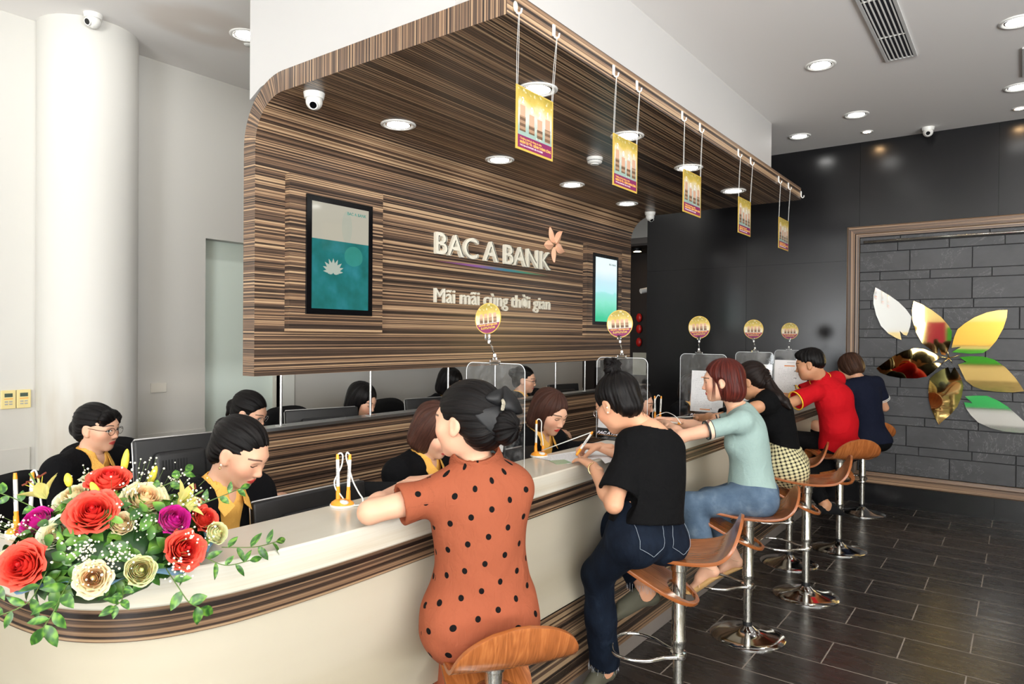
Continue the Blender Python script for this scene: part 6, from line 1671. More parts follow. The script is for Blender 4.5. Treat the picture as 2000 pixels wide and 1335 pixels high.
ex = [Cone(P.p-P.U*.02, P.p+P.U*.10, .150, .132, (P.F, .78), .05), Cone(hipL[0], hipL[1], .108, .095, None, .06), Cone(hipR[0]-P.Rv*.02, hipR[1]-P.Rv*.05, .104, .092, None, .06), Cone(hipL[1], hipL[1]+np.array([.05, -.03, -.30]), .100, .115, None, .04), Cone(hipR[1], hipR[1]+np.array([.05, -.03, -.30]), .100, .110, None, .04)]
F = Sdf(); F.add = inflate(P.torso_prims, .014)+ex+[barrel(P, .142, .112)]
for side in (-1, 1):
    S_, e_, w_ = P.J[('arm', side)]; end = S_+(e_-S_)*.60; d_ = nrm(e_-S_); F.add.append(Cone(S_, end, .052, .064, None, .03)); F.sub += [Cyl(end, end+d_*.11, .10), Cyl(end-d_*.02, end+d_*.05, .052)]
un = nrm(P.hp(0, -.03, -.05)-P.n); F.sub.append(Cone(P.n-un*.02, P.n+un*.2, .052, .058, None, .004))
fA, fB = folds(4, .0042, 16, [(P.F*.2+P.Rv), (P.Rv*.6+P.U*.5), (P.Rv*.7-P.U*.6)]), folds(9, .0030, 34, [(P.Rv*.8+P.U*.8), (P.Rv*.8-P.U*.5)])
F.disp = lambda Q: fA(Q)+fB(Q)
P.cloth('dress', F, M_dots, attr=dress_attr, h=.0060)
F = Sdf(); a, b = P.n+un*.006, P.n+un*.060
F.add = [Cone(a, b, .090, .074, None, .01)]; F.sub = [Cone(a-un*.05, b+un*.02, .082, .066, None, .003), Cyl(b+un*.002, b+un*.1, .12), Cyl(a-un*.2, a, .1), Ell(P.n+P.F*.075+un*.03, (.030, .030, .05), None, .01)]
P.cloth('collar', F, M_dots, attr=dress_attr, h=.003)
P.hair(cap(P, (.084, .108, .092), (0, -.022, .042))+[P.hE((0, -.075, -.022), (.062, .055, .055), .03)], face_sub(P, (0, .092, -.032), (.105, .074, .100))+[P.hE((sx*.082, .012, -.055), (.022, .040, .045), .012) for sx in (1, -1)], H_BLK, axis=(0, -1, -.1), origin=(0, 0, .03), clump=.0012, freq=46)
nb_ = P.hair([P.hE((0, -.138, -.012), (.048, .040, .052), .02)], [], H_BLK, axis=(0, -1, 0), origin=(0, -.138, -.012), name='hair_bun', clump=.0035, freq=18)
M_bow = Mat('black_satin_bow', srgb(11, 11, 13), .5, spec=.35)
bw = MB(); c0 = Vector(P.hp(-.012, -.128, .050)); X_, Y_, Z_ = [Vector(q) for q in P.HM]
def bow_wing(dirv, side, L=.078, W_=.052, dep=.020):
    mb = MB(); d = Vector(dirv).normalized(); s_ = d.cross(side).normalized(); N, K = 12, 14
    for i in range(N+1):
        t = i/N; w_ = W_*(.16+.84*math.sin(PI*min(1, t*.62+.0))**1.0)*(1 if t < .9 else math.sqrt(max(.0, 1-((t-.9)/.12)**2)))
        for j in range(K):
            a = 2*PI*j/K; th = dep*(.35+.65*math.sin(PI*min(.97, t)))
            rip = .0022*math.sin(a*5+t*3)*(1-t)
            mb.v.append(tuple(c0+d*L*t+s_*(w_*math.cos(a))+side*((th+rip)*math.sin(a)-.010*t)))
    for i in range(N):
        for j in range(K): mb.f.append((i*K+j, i*K+(j+1) % K, (i+1)*K+(j+1) % K, (i+1)*K+j))
    mb.f += [tuple(range(K))[::-1], tuple(range(N*K, (N+1)*K))]; return mb
sidev = (Vector(P.hp(-.4, -.6, .3))-Vector(P.hp(0, 0, 0))).normalized()
bow = obj('hair_bow', bow_wing(X_*.95-Y_*.30+Z_*.35, sidev), M_bow, P.root, smooth=True)
obj('loop', bow_wing(-X_*.75+Y_*.45-Z_*.70, sidev, .080, .055), M_bow, bow, smooth=True)
obj('loop', bow_wing(Z_*.9-X_*.30+Y_*.2, sidev, .055, .034), M_bow, bow, smooth=True)
M_rhine = Mat('rhinestone_band', (.85, .78, .62), .2, 1); M_rhine.bump(M_rhine.noise(scale=350, detail=1), .8, .002)
mk = MB().tube(curve_pts([c0+X_*.006+Z_*.016+sidev*.012, c0+sidev*.026+X_*.002, c0-Z_*.016+sidev*.018-X_*.002], 5), .0058, seg=8); obj('sparkling_knot', mk, M_rhine, bow, smooth=True)

# ------------------------------------------------------------------ customer with the top knot, writing
P = Person('woman in black T-shirt and dark jeans with top knot and glasses, writing on a form', 'person', (-1.25, 2.80, 0), res=.006, hres=.003)
P.torso((-1.285, 2.676, 0.872), (-1.309, 2.737, 1.300), (-.93, .36, 0), drop=.02, slouch=.045, sh_w=.108, hipw=.99, depth=1.0, bust=.9)
P.set_head((-1.414, 2.673, 1.407), (-.86, .26, -.48), (-.55, .12, 1), 1.06)
P.arm(-1, (-1.323, 2.474, 1.021), (-1.511, 2.634, 1.130)).arm(1, (-1.448, 3.031, 1.092), (-1.637, 2.916, 1.168))
P.hand(-1, (-1.511, 2.634, 1.130), (-.84, .50, .16), (-.15, -.1, -1), (.18, .22, .28, .32), (.25, .2), scale=.95)
P.hand(1, (-1.637, 2.916, 1.168), (-.90, -.42, -.02), (.1, -.35, -1), (1.0, 1.15, 1.25, 1.3), (.9, .5), scale=.95)
P.leg(-1, (-1.489, 2.646, 0.657), (-1.550, 2.820, 0.164), (-1.60, 2.66, .035)).leg(1, (-1.60, 2.98, .78), (-1.362, 2.864, 0.554), (-1.52, 2.76, .400))
P.limbs(); P.build_body(SKM, neck_r=.045)
M_btee = cloth_mat('black_cotton', srgb(13, 13, 14), .9)
nk = P.n+P.U*.02
top(P, 'black_t_shirt', M_btee, inf=.014, sleeve=.80, sr=(.056, .076), hem=.045, neck=(.066, .030), fold=(21, .0055, 20), extra=[barrel(P, .146, .112, .82, .05, .06)], subs=[Ell(P.n-P.F*.015+P.U*.020, (.092, .092, .066), np.stack([P.Rv, P.F, P.U]), .006)])
M_jean = cloth_mat('dark_denim', srgb(24, 34, 50), .85, 400); _n = M_jean.noise(scale=9, detail=4); M_jean.set('Base Color', M_jean.ramp(_n, [(.3, srgb(13, 18, 28)), (.6, srgb(20, 28, 41)), (.8, srgb(34, 44, 58))]))
jn = trousers(P, M_jean, .105, (.96, .90), .010, 'jeans', (.018, .012), (31, .004, 24))
M_stitch = Mat('stitching', srgb(130, 140, 150), .8)
def on_surface(F, o, d, step=.004, lift=.0006):
    o = np.array(o, float); d = nrm(d)
    for i in range(140):
        q = o+d*i*step
        if F.ev(q[None, :].astype(f32))[0] < 0: return q-d*(step*.5+lift)
    return None
def back_pockets(P, parent, scale=1.0, sides=(-1, 1), zc=.0):
    Fs = Sdf(); Fs.add = inflate(P.torso_prims[:5], .010); Fs.disp = None
    hl_, hr_ = P.J[('leg', -1)], P.J[('leg', 1)]
    Fs.add += [Cone(h_[0], h_[1], .096*P.size, .072*P.size, None, .05) for h_ in (hl_, hr_)]
    for sx in sides:
        c_ = (sx*.085, zc); pl = [(-.058, .055), (.058, .060), (.064, -.035), (.005, -.072), (-.056, -.040), (-.058, .055)]
        pts = []
        for (a0, b0), (a1, b1) in zip(pl, pl[1:]):
            for j in range(6): pts.append((a0+(a1-a0)*j/6, b0+(b1-b0)*j/6))
        q3 = []
        for a_, b_ in pts+[pts[0]]:
            o_ = P.p+P.Rv*(c_[0]+a_*scale)+P.U*(c_[1]+b_*scale)-P.F*.30; q = on_surface(Fs, o_, P.F)
            if q is not None: q3.append(q-P.F*.0045)
        if len(q3) > 4: obj('pocket_stitching', MB().tube(q3, .0011, seg=5, closed=False), M_stitch, parent, smooth=True)
back_pockets(P, jn, 1.0, (-1, 1), -.005)
Hk = cap(P, (.084, .104, .090))
P.hair(Hk+[P.hE((0, -.045, .145), (.036, .034, .030), .02)], face_sub(P)+[P.hE((sx*.080, .010, -.052), (.022, .040, .045), .012) for sx in (1, -1)], H_BLK, axis=(0, -.35, 1), origin=(0, -.02, .02), clump=.0022, freq=30)
kn_ = P.hair([P.hK((-.02, -.045, .135), (.024, -.05, .160), .022, .020, .015), P.hK((.02, -.03, .14), (-.024, -.06, .168), .018, .016, .015), P.hE((0, -.048, .168), (.024, .024, .016), .015)], [], H_BLK, axis=(.2, 1, .2), origin=(0, -.045, .15), name='top_knot', clump=.005, freq=14)
ws = MB(); r_ = random.Random(3)
for i in range(22):
    a = P.hp(r_.uniform(-.02, .02), -.055+r_.uniform(-.02, .02), .165+r_.uniform(-.01, .01)); dd = np.array([r_.uniform(-.5, 1), r_.uniform(-.6, .8), r_.uniform(-.1, .5)])*.035
    ws.tube([a, a+dd*.6+np.array([0, 0, .006]), a+dd], [.0009, .0008, .0004], seg=4)
for i in range(26):
    a = P.hp(r_.uniform(-.05, .05), -.072+r_.uniform(-.015, .01), -.040+r_.uniform(-.01, .01)); ws.tube([a, a+np.array([.004, 0, -.02]), a+np.array([r_.uniform(-.01, .02), r_.uniform(-.01, .01), -.045])], [.0009, .0008, .0004], seg=4)
obj('loose_strands', ws, H_BLK, kn_, smooth=True)
P.glasses(M_wirel, M_lens)
for q in ((-.077, -.004, -.030), (-.079, -.012, -.012)): obj('earring', MB().sphere(P.hp(*q), .0038, 10, 8), M_pearl, P.root, smooth=True)
obj('bracelet', MB().tube([Vector((-1.499, 2.618, 1.125))+Vector((.004, -.004, -.004))+(Vector((.62, .80, 0)).normalized()*math.cos(a)+Vector((-.3, .2, .93)).normalized()*math.sin(a))*.0275 for a in [2*PI*i/28 for i in range(28)]], .0028, seg=6, closed=True), M_gold, P.root, smooth=True)
fr = MB(); r_ = random.Random(9)
for side, q_ in ((-1, .96), (1, .90)):
    h_, kn2, an2 = P.J[('leg', side)]; e_ = kn2+(an2-kn2)*q_
    for i in range(60):
        a = r_.uniform(0, 6.28); p0 = e_+np.array([math.cos(a)*.068, math.sin(a)*.068, .008]); fr.tube([p0, p0+np.array([r_.uniform(-.006, .006), r_.uniform(-.006, .006), -r_.uniform(.015, .045)])], [.0008, .0005], seg=3)
obj('frayed_hem', fr, Mat('pale_threads', srgb(170, 172, 176), .9), jn)
# slip-on shoes
def shoe(P, side, mat, name='shoe', h=.004, cover=1.0, sole=None, heel=0):
    h_, kn2, an2 = P.J[('leg', side)]; F = Sdf(); fp = P.foot_prims[:4] if side < 0 else P.foot_prims[-4:]
    fp = [p for p in fp]; F.add = inflate(fp, .005); lo = min(p.c[2]-p.R for p in fp)
    ank = np.array(an2); F.sub = [Cone(ank-np.array([0, 0, .012]), ank+np.array([0, 0, .2]), .045, .05, None, .006)]
    return P.cloth(name, F, mat, h=h)
M_olive = Mat('olive_suede', srgb(70, 68, 54), .8)
shoe(P, -1, M_olive); shoe(P, 1, M_olive)
# the pen in her hand with its taut cord
pt = Vector(P.index_tip); a_ = Vector((-1.624, 2.676, 1.162)); b_ = Vector((-1.605, 2.790, 1.259))
pnr = thing('tethered_pen', 'white and orange pen held in the writing hand, its cord stretched taut', 'pen', a_)
pen_parts(pnr, a_, b_); obj('cord', MB().tube([a_+(b_-a_)*.98, Vector((-1.855, 2.733, 1.150))], .0024, seg=8), M_wp, pnr, smooth=True)

# ------------------------------------------------------------------ customer in mint green
P = Person('woman in mint green top and light blue jeans with red-brown bob, sitting in profile', 'person', (-1.30, 3.90, 0), res=.0062, hres=.0032)
P.torso((-1.244, 3.991, 0.821), (-1.322, 3.962, 1.285), (-.94, -.30, 0), slouch=.035, sh_w=.145, hipw=1.04, depth=1.05)
P.set_head((-1.389, 3.889, 1.448), (-.935, -.33, -.10), (-.12, 0, 1), 1.03)
P.arm(-1, (-1.514, 3.605, 1.152), (-1.654, 3.727, 1.197)).arm(1, (-1.554, 4.025, 1.151), (-1.687, 3.876, 1.198))
P.hand(-1, (-1.654, 3.727, 1.197), (-.55, .80, .05), (0, 0, -1), (.5, .6, .7, .7), scale=.95)
P.hand(1, (-1.687, 3.876, 1.198), (-.95, -.25, .05), (.1, -.5, -.8), (.9, 1.0, 1.1, 1.2), (.8, .4), scale=.95)
P.leg(-1, (-1.508, 3.731, 0.751), (-1.403, 3.756, 0.424), (-1.493, 3.737, 0.276)).leg(1, (-1.538, 4.107, 0.705), (-1.375, 4.076, 0.398), (-1.471, 4.052, 0.276))
P.limbs(); P.build_body(SKL, neck_r=.046)
M_mint = cloth_mat('mint_jersey', srgb(146, 168, 163), .8); M_cuff = Mat('checked_cuff', srgb(222, 190, 160), .8)
top(P, 'mint_top', M_mint, inf=.010, sleeve=.585, sr=(.052, .050), hem=-.045, neck=(.056, .012), fold=(41, .0038, 22), extra=[barrel(P, .138, .105, .78)])
def arm_band(P, side, q0, q1, r, mat, name, par=None, r2=None):
    S_, e_, w_ = P.J[('arm', side)]; a_, b_ = Vector(S_+(e_-S_)*q0), Vector(S_+(e_-S_)*q1); L = (b_-a_).length
    M = (b_-a_).to_track_quat('Z', 'Y').to_matrix(); r2 = r2 or r
    return obj(name, MB().lathe([(r-.005, 0), (r, 0), (r2, L), (r2-.005, L), (r-.005, 0)], tuple(a_), seg=40, M=M), mat, par or P.root, smooth=True, autosmooth=40)
for side in (-1, 1):
    arm_band(P, side, .50, .56, .0540, M_cuff, 'sleeve_cuff'); arm_band(P, side, .558, .588, .0542, M_bp, 'cuff_stripe'); arm_band(P, side, .490, .502, .0541, M_bp, 'cuff_stripe')
_x, _y, _z = M_cuff.xyz(); M_cuff.set('Base Color', M_cuff.mix(((_x*120).sin()).gt(.55), srgb(226, 196, 170), srgb(120, 84, 74)))
M_ljean = cloth_mat('light_denim', srgb(96, 118, 140), .85, 400); _n = M_ljean.noise(scale=7, detail=4); M_ljean.set('Base Color', M_ljean.ramp(_n, [(.3, srgb(70, 88, 108)), (.55, srgb(86, 104, 124)), (.75, srgb(110, 126, 142))]))
jn = trousers(P, M_ljean, .06, (.86, .86), .010, 'jeans', (.006, .006), (51, .004, 24))
P.hair(cap(P, (.088, .108, .092), (0, -.020, .040))+[P.hE((0, -.040, -.020), (.088, .078, .090), .04), P.hE((0, -.052, -.065), (.082, .070, .060), .03)],
       [P.hE((0, .100, -.040), (.105, .086, .112), .008), P.hE((.086, .006, -.014), (.020, .026, .034), .008), P.hE((-.086, .006, -.014), (.020, .026, .034), .008), P.hE((0, -.03, -.16), (.05, .05, .08), .01)], H_RED, axis=(0, -.1, 1), origin=(0, -.02, 0), clump=.0024, freq=36, cuts=[(-P.HM[2]*1.0+P.HM[1]*.0, P.hp(0, 0, -.118))])
st = MB()
for sx in (1, -1):
    for i in range(5): st.tube([P.hp(sx*.074, .030+.004*i, .030), P.hp(sx*.079, .036+.003*i, -.020), P.hp(sx*.072, .040+.004*i, -.060), P.hp(sx*.060, .044+.005*i, -.095)], [.0016, .0014, .0012, .0006], seg=5)
obj('loose_strands', st, H_RED, P.root, smooth=True)
M_nude = Mat('nude_leather', srgb(206, 164, 134), .45); M_tanl = Mat('tan_footbed', srgb(190, 150, 96), .6)
def sandal(P, side):
    h_, kn2, an2 = P.J[('leg', side)]; fp = P.foot_prims[:4] if side < 0 else P.foot_prims[-4:]
    toe = np.array(fp[-1].b); heel = np.array(fp[0].c); d = nrm((toe-heel)*np.array([1, 1, 0])); F = Sdf()
    F.add = [Cone(heel-np.array([0, 0, .030]), toe+d*.015-np.array([0, 0, .024]), .030, .036, ((0, 0, 1), .25), .01)]
    o_ = P.cloth('sandal', F, M_tanl, h=.004); an = np.array(an2); s_ = np.cross(d, (0, 0, 1))
    loop = [tuple(an+d*math.cos(a)*.040-d*.006+s_*math.sin(a)*.038+np.array([0, 0, -.012+.012*math.cos(a)])) for a in [2*PI*i/24 for i in range(24)]]
    obj('ankle_strap', MB().tube(loop, .0035, seg=6, closed=True), M_nude, o_, smooth=True)
    mid = heel+(toe-heel)*.62
    obj('toe_strap', MB().tube(curve_pts([mid+s_*.040-np.array([0, 0, .02]), mid+d*.01+np.array([0, 0, .018]), mid-s_*.040-np.array([0, 0, .02])], 6), .0035, seg=6), M_nude, o_, smooth=True)
    obj('front_strap', MB().tube(curve_pts([an+d*.036+np.array([0, 0, .002]), heel+(toe-heel)*.45+np.array([0, 0, .028]), mid+d*.01+np.array([0, 0, .020])], 6), .0035, seg=6), M_nude, o_, smooth=True)
sandal(P, -1); sandal(P, 1)
a_ = Vector((-1.723, 3.824, 1.200)); b_ = Vector((-1.575, 3.748, 1.204))
pnr = thing('tethered_pen', 'white pen held loosely by the woman in mint green', 'pen', a_); pen_parts(pnr, a_, b_)
obj('cord', MB().tube(curve_pts([b_, (-1.624, 3.774, 1.243), (-1.730, 3.882, 1.247), (-1.818, 4.003, 1.198), (-1.80, 5.03, 1.125)]), .0024, seg=8), M_wp, pnr, smooth=True)

# ------------------------------------------------------------------ customer with the checked skirt
P = Person('woman in black crop top and yellow checked skirt with long dark ponytail', 'person', (-1.22, 4.74, 0), res=.0075, hres=.004)
P.torso((-1.297, 4.862, 0.846), (-1.427, 4.820, 1.321), (-.95, -.22, 0), slouch=.045, sh_w=.160, hipw=1.10, depth=1.05)
P.set_head((-1.505, 4.788, 1.403), (-.90, .05, -.45), (-.45, 0, 1), 1.05)
P.arm(-1, (-1.62, 4.42, 1.165), (-1.80, 4.58, 1.150), sh=(-1.397, 4.667, 1.250)).arm(1, (-1.62, 4.98, 1.165), (-1.84, 4.88, 1.15))
P.hand(-1, (-1.80, 4.58, 1.150), (-.35, .9, .05), (0, 0, -1), scale=.95).hand(1, (-1.84, 4.88, 1.15), (-.9, -.3, .05), (0, 0, -1), scale=.95)
P.leg(-1, (-1.50, 4.72, .80), (-1.60, 4.90, .52), (-1.68, 4.84, .46)).leg(1, (-1.50, 4.90, .80), (-1.60, 5.05, .52), (-1.68, 5.0, .46))
P.limbs(); P.build_body(SKT, neck_r=.046)
M_blk2 = cloth_mat('black_knit', srgb(12, 12, 13), .92)
top(P, 'black_crop_top', M_blk2, inf=.012, sleeve=.85, sr=(.056, .060), hem=.085, neck=(.058, .016), fold=(61, .004, 24), subs=[Ell(P.SL+nrm(P.J[('arm', -1)][1]-P.SL)*.065+np.array([0, -.03, -.01]), (.055, .055, .055), None, .004)])
M_plaid = cloth_mat('checked_cloth', srgb(222, 210, 150), .85)
_x, _y, _z = M_plaid.xyz(attr='cu'); _c1 = ((_x/.022).fract().lt(.42)); _c2 = ((_z/.022).fract().lt(.42))
M_plaid.set('Base Color', M_plaid.mix((_c1+_c2)*.5, srgb(206, 198, 156), srgb(18, 17, 18)))
F = Sdf(); F.add = inflate(P.torso_prims[:5], .016)+[Cone(h_[0], h_[0]+(h_[1]-h_[0])*.55, .112, .105, None, .07) for h_ in (P.J[('leg', -1)], P.J[('leg', 1)])]
F.cut = [(nrm(P.U-P.F*.5), P.p+P.U*.150)]; F.disp = folds(71, .004, 26)
P.cloth('checked_skirt', F, M_plaid)
M_blkt = cloth_mat('black_trousers', srgb(13, 13, 14), .9)
P.hair(cap(P, (.084, .106, .090)), face_sub(P)+[P.hE((sx*.082, .012, -.055), (.022, .040, .045), .012) for sx in (1, -1)], H_DK, axis=(0, -1, .1), origin=(0, 0, .03), clump=.0016, freq=36)
tl = [np.array(q) for q in (P.hp(0, -.105, .01), (-1.375, 4.784, 1.368), (-1.313, 4.755, 1.307), (-1.268, 4.738, 1.236), (-1.240, 4.746, 1.227))]
tl[3] = np.array((-1.268, 4.751, 1.276)); tl[4] = np.array((-1.235, 4.750, 1.237))
P.hair([Cone(tl[i], tl[i+1], (.030, .036, .034, .030)[i], (.036, .034, .030, .016)[i], None, .02) for i in range(4)], [], H_DK, axis=(0, -.8, -.6), origin=(0, -.12, 0), name='ponytail', clump=.006, freq=16)
shoe(P, -1, M_blackfab, 'shoe', .005); shoe(P, 1, M_blackfab, 'shoe', .005)

# ------------------------------------------------------------------ man in red
P = Person('man in red polo shirt with yellow collar trim and black trousers', 'person', (-1.25, 6.0, 0), size=1.10, res=.0085, hres=.0042)
P.torso((-1.236, 6.279, 0.774), (-1.350, 6.126, 1.355), (-.90, .25, 0), slouch=.085, sh_w=.190, female=False, hipw=1.02, waist=1.25, depth=1.15)
P.set_head((-1.418, 6.051, 1.484), (-.96, -.10, -.22), (-.20, 0, 1), 1.10)
P.arm(-1, (-1.510, 5.730, 1.173), (-1.688, 5.821, 1.108), sh=(-1.352, 5.948, 1.263)).arm(1, (-1.64, 6.12, 1.175), (-1.84, 5.98, 1.155))
P.hand(-1, (-1.688, 5.821, 1.108), (-.6, .7, .05), (0, 0, -1)).hand(1, (-1.84, 5.98, 1.155), (-.8, -.5, .05), (0, 0, -1))
P.leg(-1, (-1.421, 5.939, 0.592), (-1.252, 5.889, 0.375), (-1.163, 5.979, 0.310)).leg(1, (-1.60, 6.16, .84), (-1.50, 6.1, .42), (-1.62, 6.15, .36))
P.limbs(); P.build_body(SKT, male=True, neck_r=.055)
M_red = cloth_mat('red_pique', srgb(184, 18, 28), .8); M_yel = Mat('yellow_trim', srgb(250, 196, 50), .7)
top(P, 'red_polo_shirt', M_red, inf=.012, sleeve=.66, sr=(.060, .070), hem=-.06, neck=(.062, .010), fold=(81, .005, 18), extra=[barrel(P, .150, .130, .85)])
un = nrm(P.hp(0, -.03, -.05)-P.n); F = Sdf(); a, b = P.n+un*.010, P.n+un*.062
F.add = [Cone(a, b, .084, .066, None, .01)]; F.sub = [Cone(a-un*.05, b+un*.02, .074, .059, None, .003), Cyl(b+un*.002, b+un*.1, .1), Cyl(a-un*.2, a, .12), Ell(P.n+P.F*.085+un*.03, (.03, .03, .05), None, .01)]
cl = P.cloth('collar', F, M_red, h=.004)
F = Sdf(); a2, b2 = P.n+un*.000, P.n+un*.006
ringp = lambda r, hgt: [tuple(P.n+un*hgt+(P.Rv*math.sin(t)-np.cross(P.Rv, un)*-math.cos(t)*1)*r) for t in [.55*PI+(.0)+i*(1.9*PI-.0)/30*.47 for i in range(31)]]
X2 = nrm(P.Rv-un*np.dot(P.Rv, un)); Y2 = np.cross(un, X2)
pts_ = [tuple(P.n+un*(.016)+(X2*math.cos(t)+Y2*math.sin(t))*.0845) for t in [2*PI*i/40 for i in range(40)]]
obj('collar_trim', MB().tube(pts_, .0028, seg=6, closed=True), M_yel, cl, smooth=True)
for side in (-1, 1):
    S_, e_, w_ = P.J[('arm', side)]; d_ = nrm(e_-S_); A_ = S_+(e_-S_)*.70; X3 = nrm(np.cross(d_, (0, 0, 1))); Y3 = np.cross(d_, X3)
    obj('sleeve_trim', MB().tube([tuple(A_+(X3*math.cos(t)+Y3*math.sin(t))*.0765) for t in [2*PI*i/32 for i in range(32)]], .005, seg=6, closed=True), M_yel, P.root, smooth=True)
trousers(P, M_blkt, .03, (.92, .92), .010, 'black_trousers', (.0, .0), (91, .004, 22))
P.hair([P.hE((0, -.016, .044), (.0815, .099, .086), .02), P.hE((0, .045, .088), (.055, .045, .030), .03), P.hE((0, -.062, .0), (.066, .044, .045), .03)], face_sub(P, (0, .100, -.022), (.098, .082, .085))+[P.hE((sx*.088, .004, -.028), (.030, .034, .042), .010) for sx in (1, -1)], H_BLK, axis=(0, -.2, 1), origin=(0, -.02, 0), clump=.002, freq=50)
shoe(P, -1, M_blackfab, 'shoe', .006); shoe(P, 1, M_blackfab, 'shoe', .006)

# ------------------------------------------------------------------ customer in navy
P = Person('customer in navy polo shirt with white trim and short brown hair, farthest at the counter', 'person', (-1.28, 6.85, 0), res=.009, hres=.0045)
P.torso((-1.158, 7.236, 0.763), (-1.251, 7.234, 1.309), (-.72, .68, 0), slouch=.05, sh_w=.165, hipw=1.0)
P.set_head((-1.334, 7.236, 1.423), (-.80, .45, -.45), (-.40, .2, 1), 1.08)
P.arm(-1, (-1.58, 6.68, 1.165), (-1.76, 6.84, 1.15)).arm(1, (-1.063, 7.459, 1.039), tuple(np.array((-1.063, 7.459, 1.039))+np.array([-.17, .13, .05])))
P.hand(-1, (-1.76, 6.84, 1.15), (-.5, .8, .05), (0, 0, -1), scale=.95).hand(1, tuple(np.array((-1.063, 7.459, 1.039))+np.array([-.17, .13, .05])), (-.9, .3, .05), (0, 0, -1), scale=.95)
P.leg(-1, (-1.58, 7.02, .86), (-1.52, 6.98, .45), (-1.60, 7.05, .40)).leg(1, (-1.45, 7.20, .86), (-1.40, 7.15, .45), (-1.48, 7.22, .40))
P.limbs(); P.build_body(SKM, neck_r=.047)
M_navy = cloth_mat('navy_pique', srgb(22, 26, 42), .85)
top(P, 'navy_polo_shirt', M_navy, inf=.014, sleeve=.60, sr=(.060, .066), hem=-.06, neck=(.056, .010), fold=(111, .004, 22), extra=[barrel(P, .140, .112, .82)])
un = nrm(P.hp(0, -.03, -.05)-P.n); X2 = nrm(P.Rv-un*np.dot(P.Rv, un)); Y2 = np.cross(un, X2)
for hh, rr in ((.004, .060), (.014, .057)): obj('collar_trim', MB().tube([tuple(P.n+un*hh+(X2*math.cos(t)+Y2*math.sin(t))*rr) for t in [2*PI*i/36 for i in range(36)]], .0035, seg=6, closed=True), M_wp, P.root, smooth=True)
for side in (-1, 1):
    S_, e_, w_ = P.J[('arm', side)]; d_ = nrm(e_-S_); X3 = nrm(np.cross(d_, (0, 0, 1))); Y3 = np.cross(d_, X3)
    for q_ in (.60, .65): obj('sleeve_trim', MB().tube([tuple(S_+(e_-S_)*q_+(X3*math.cos(t)+Y3*math.sin(t))*.070) for t in [2*PI*i/32 for i in range(32)]], .0032, seg=6, closed=True), M_wp, P.root, smooth=True)
trousers(P, M_blkt, .03, (.92, .92), .010, 'dark_trousers')
P.hair(cap(P, (.090, .110, .094), (0, -.020, .038))+[P.hE((0, -.035, -.015), (.088, .082, .075), .04)], [P.hE((0, .105, -.040), (.085, .082, .110), .010), P.hE((0, -.03, -.15), (.10, .12, .075), .02)], H_MBR, axis=(0, -.1, 1), origin=(0, -.02, 0), clump=.003, freq=30)
shoe(P, -1, M_blackfab, 'shoe', .007); shoe(P, 1, M_blackfab, 'shoe', .007)

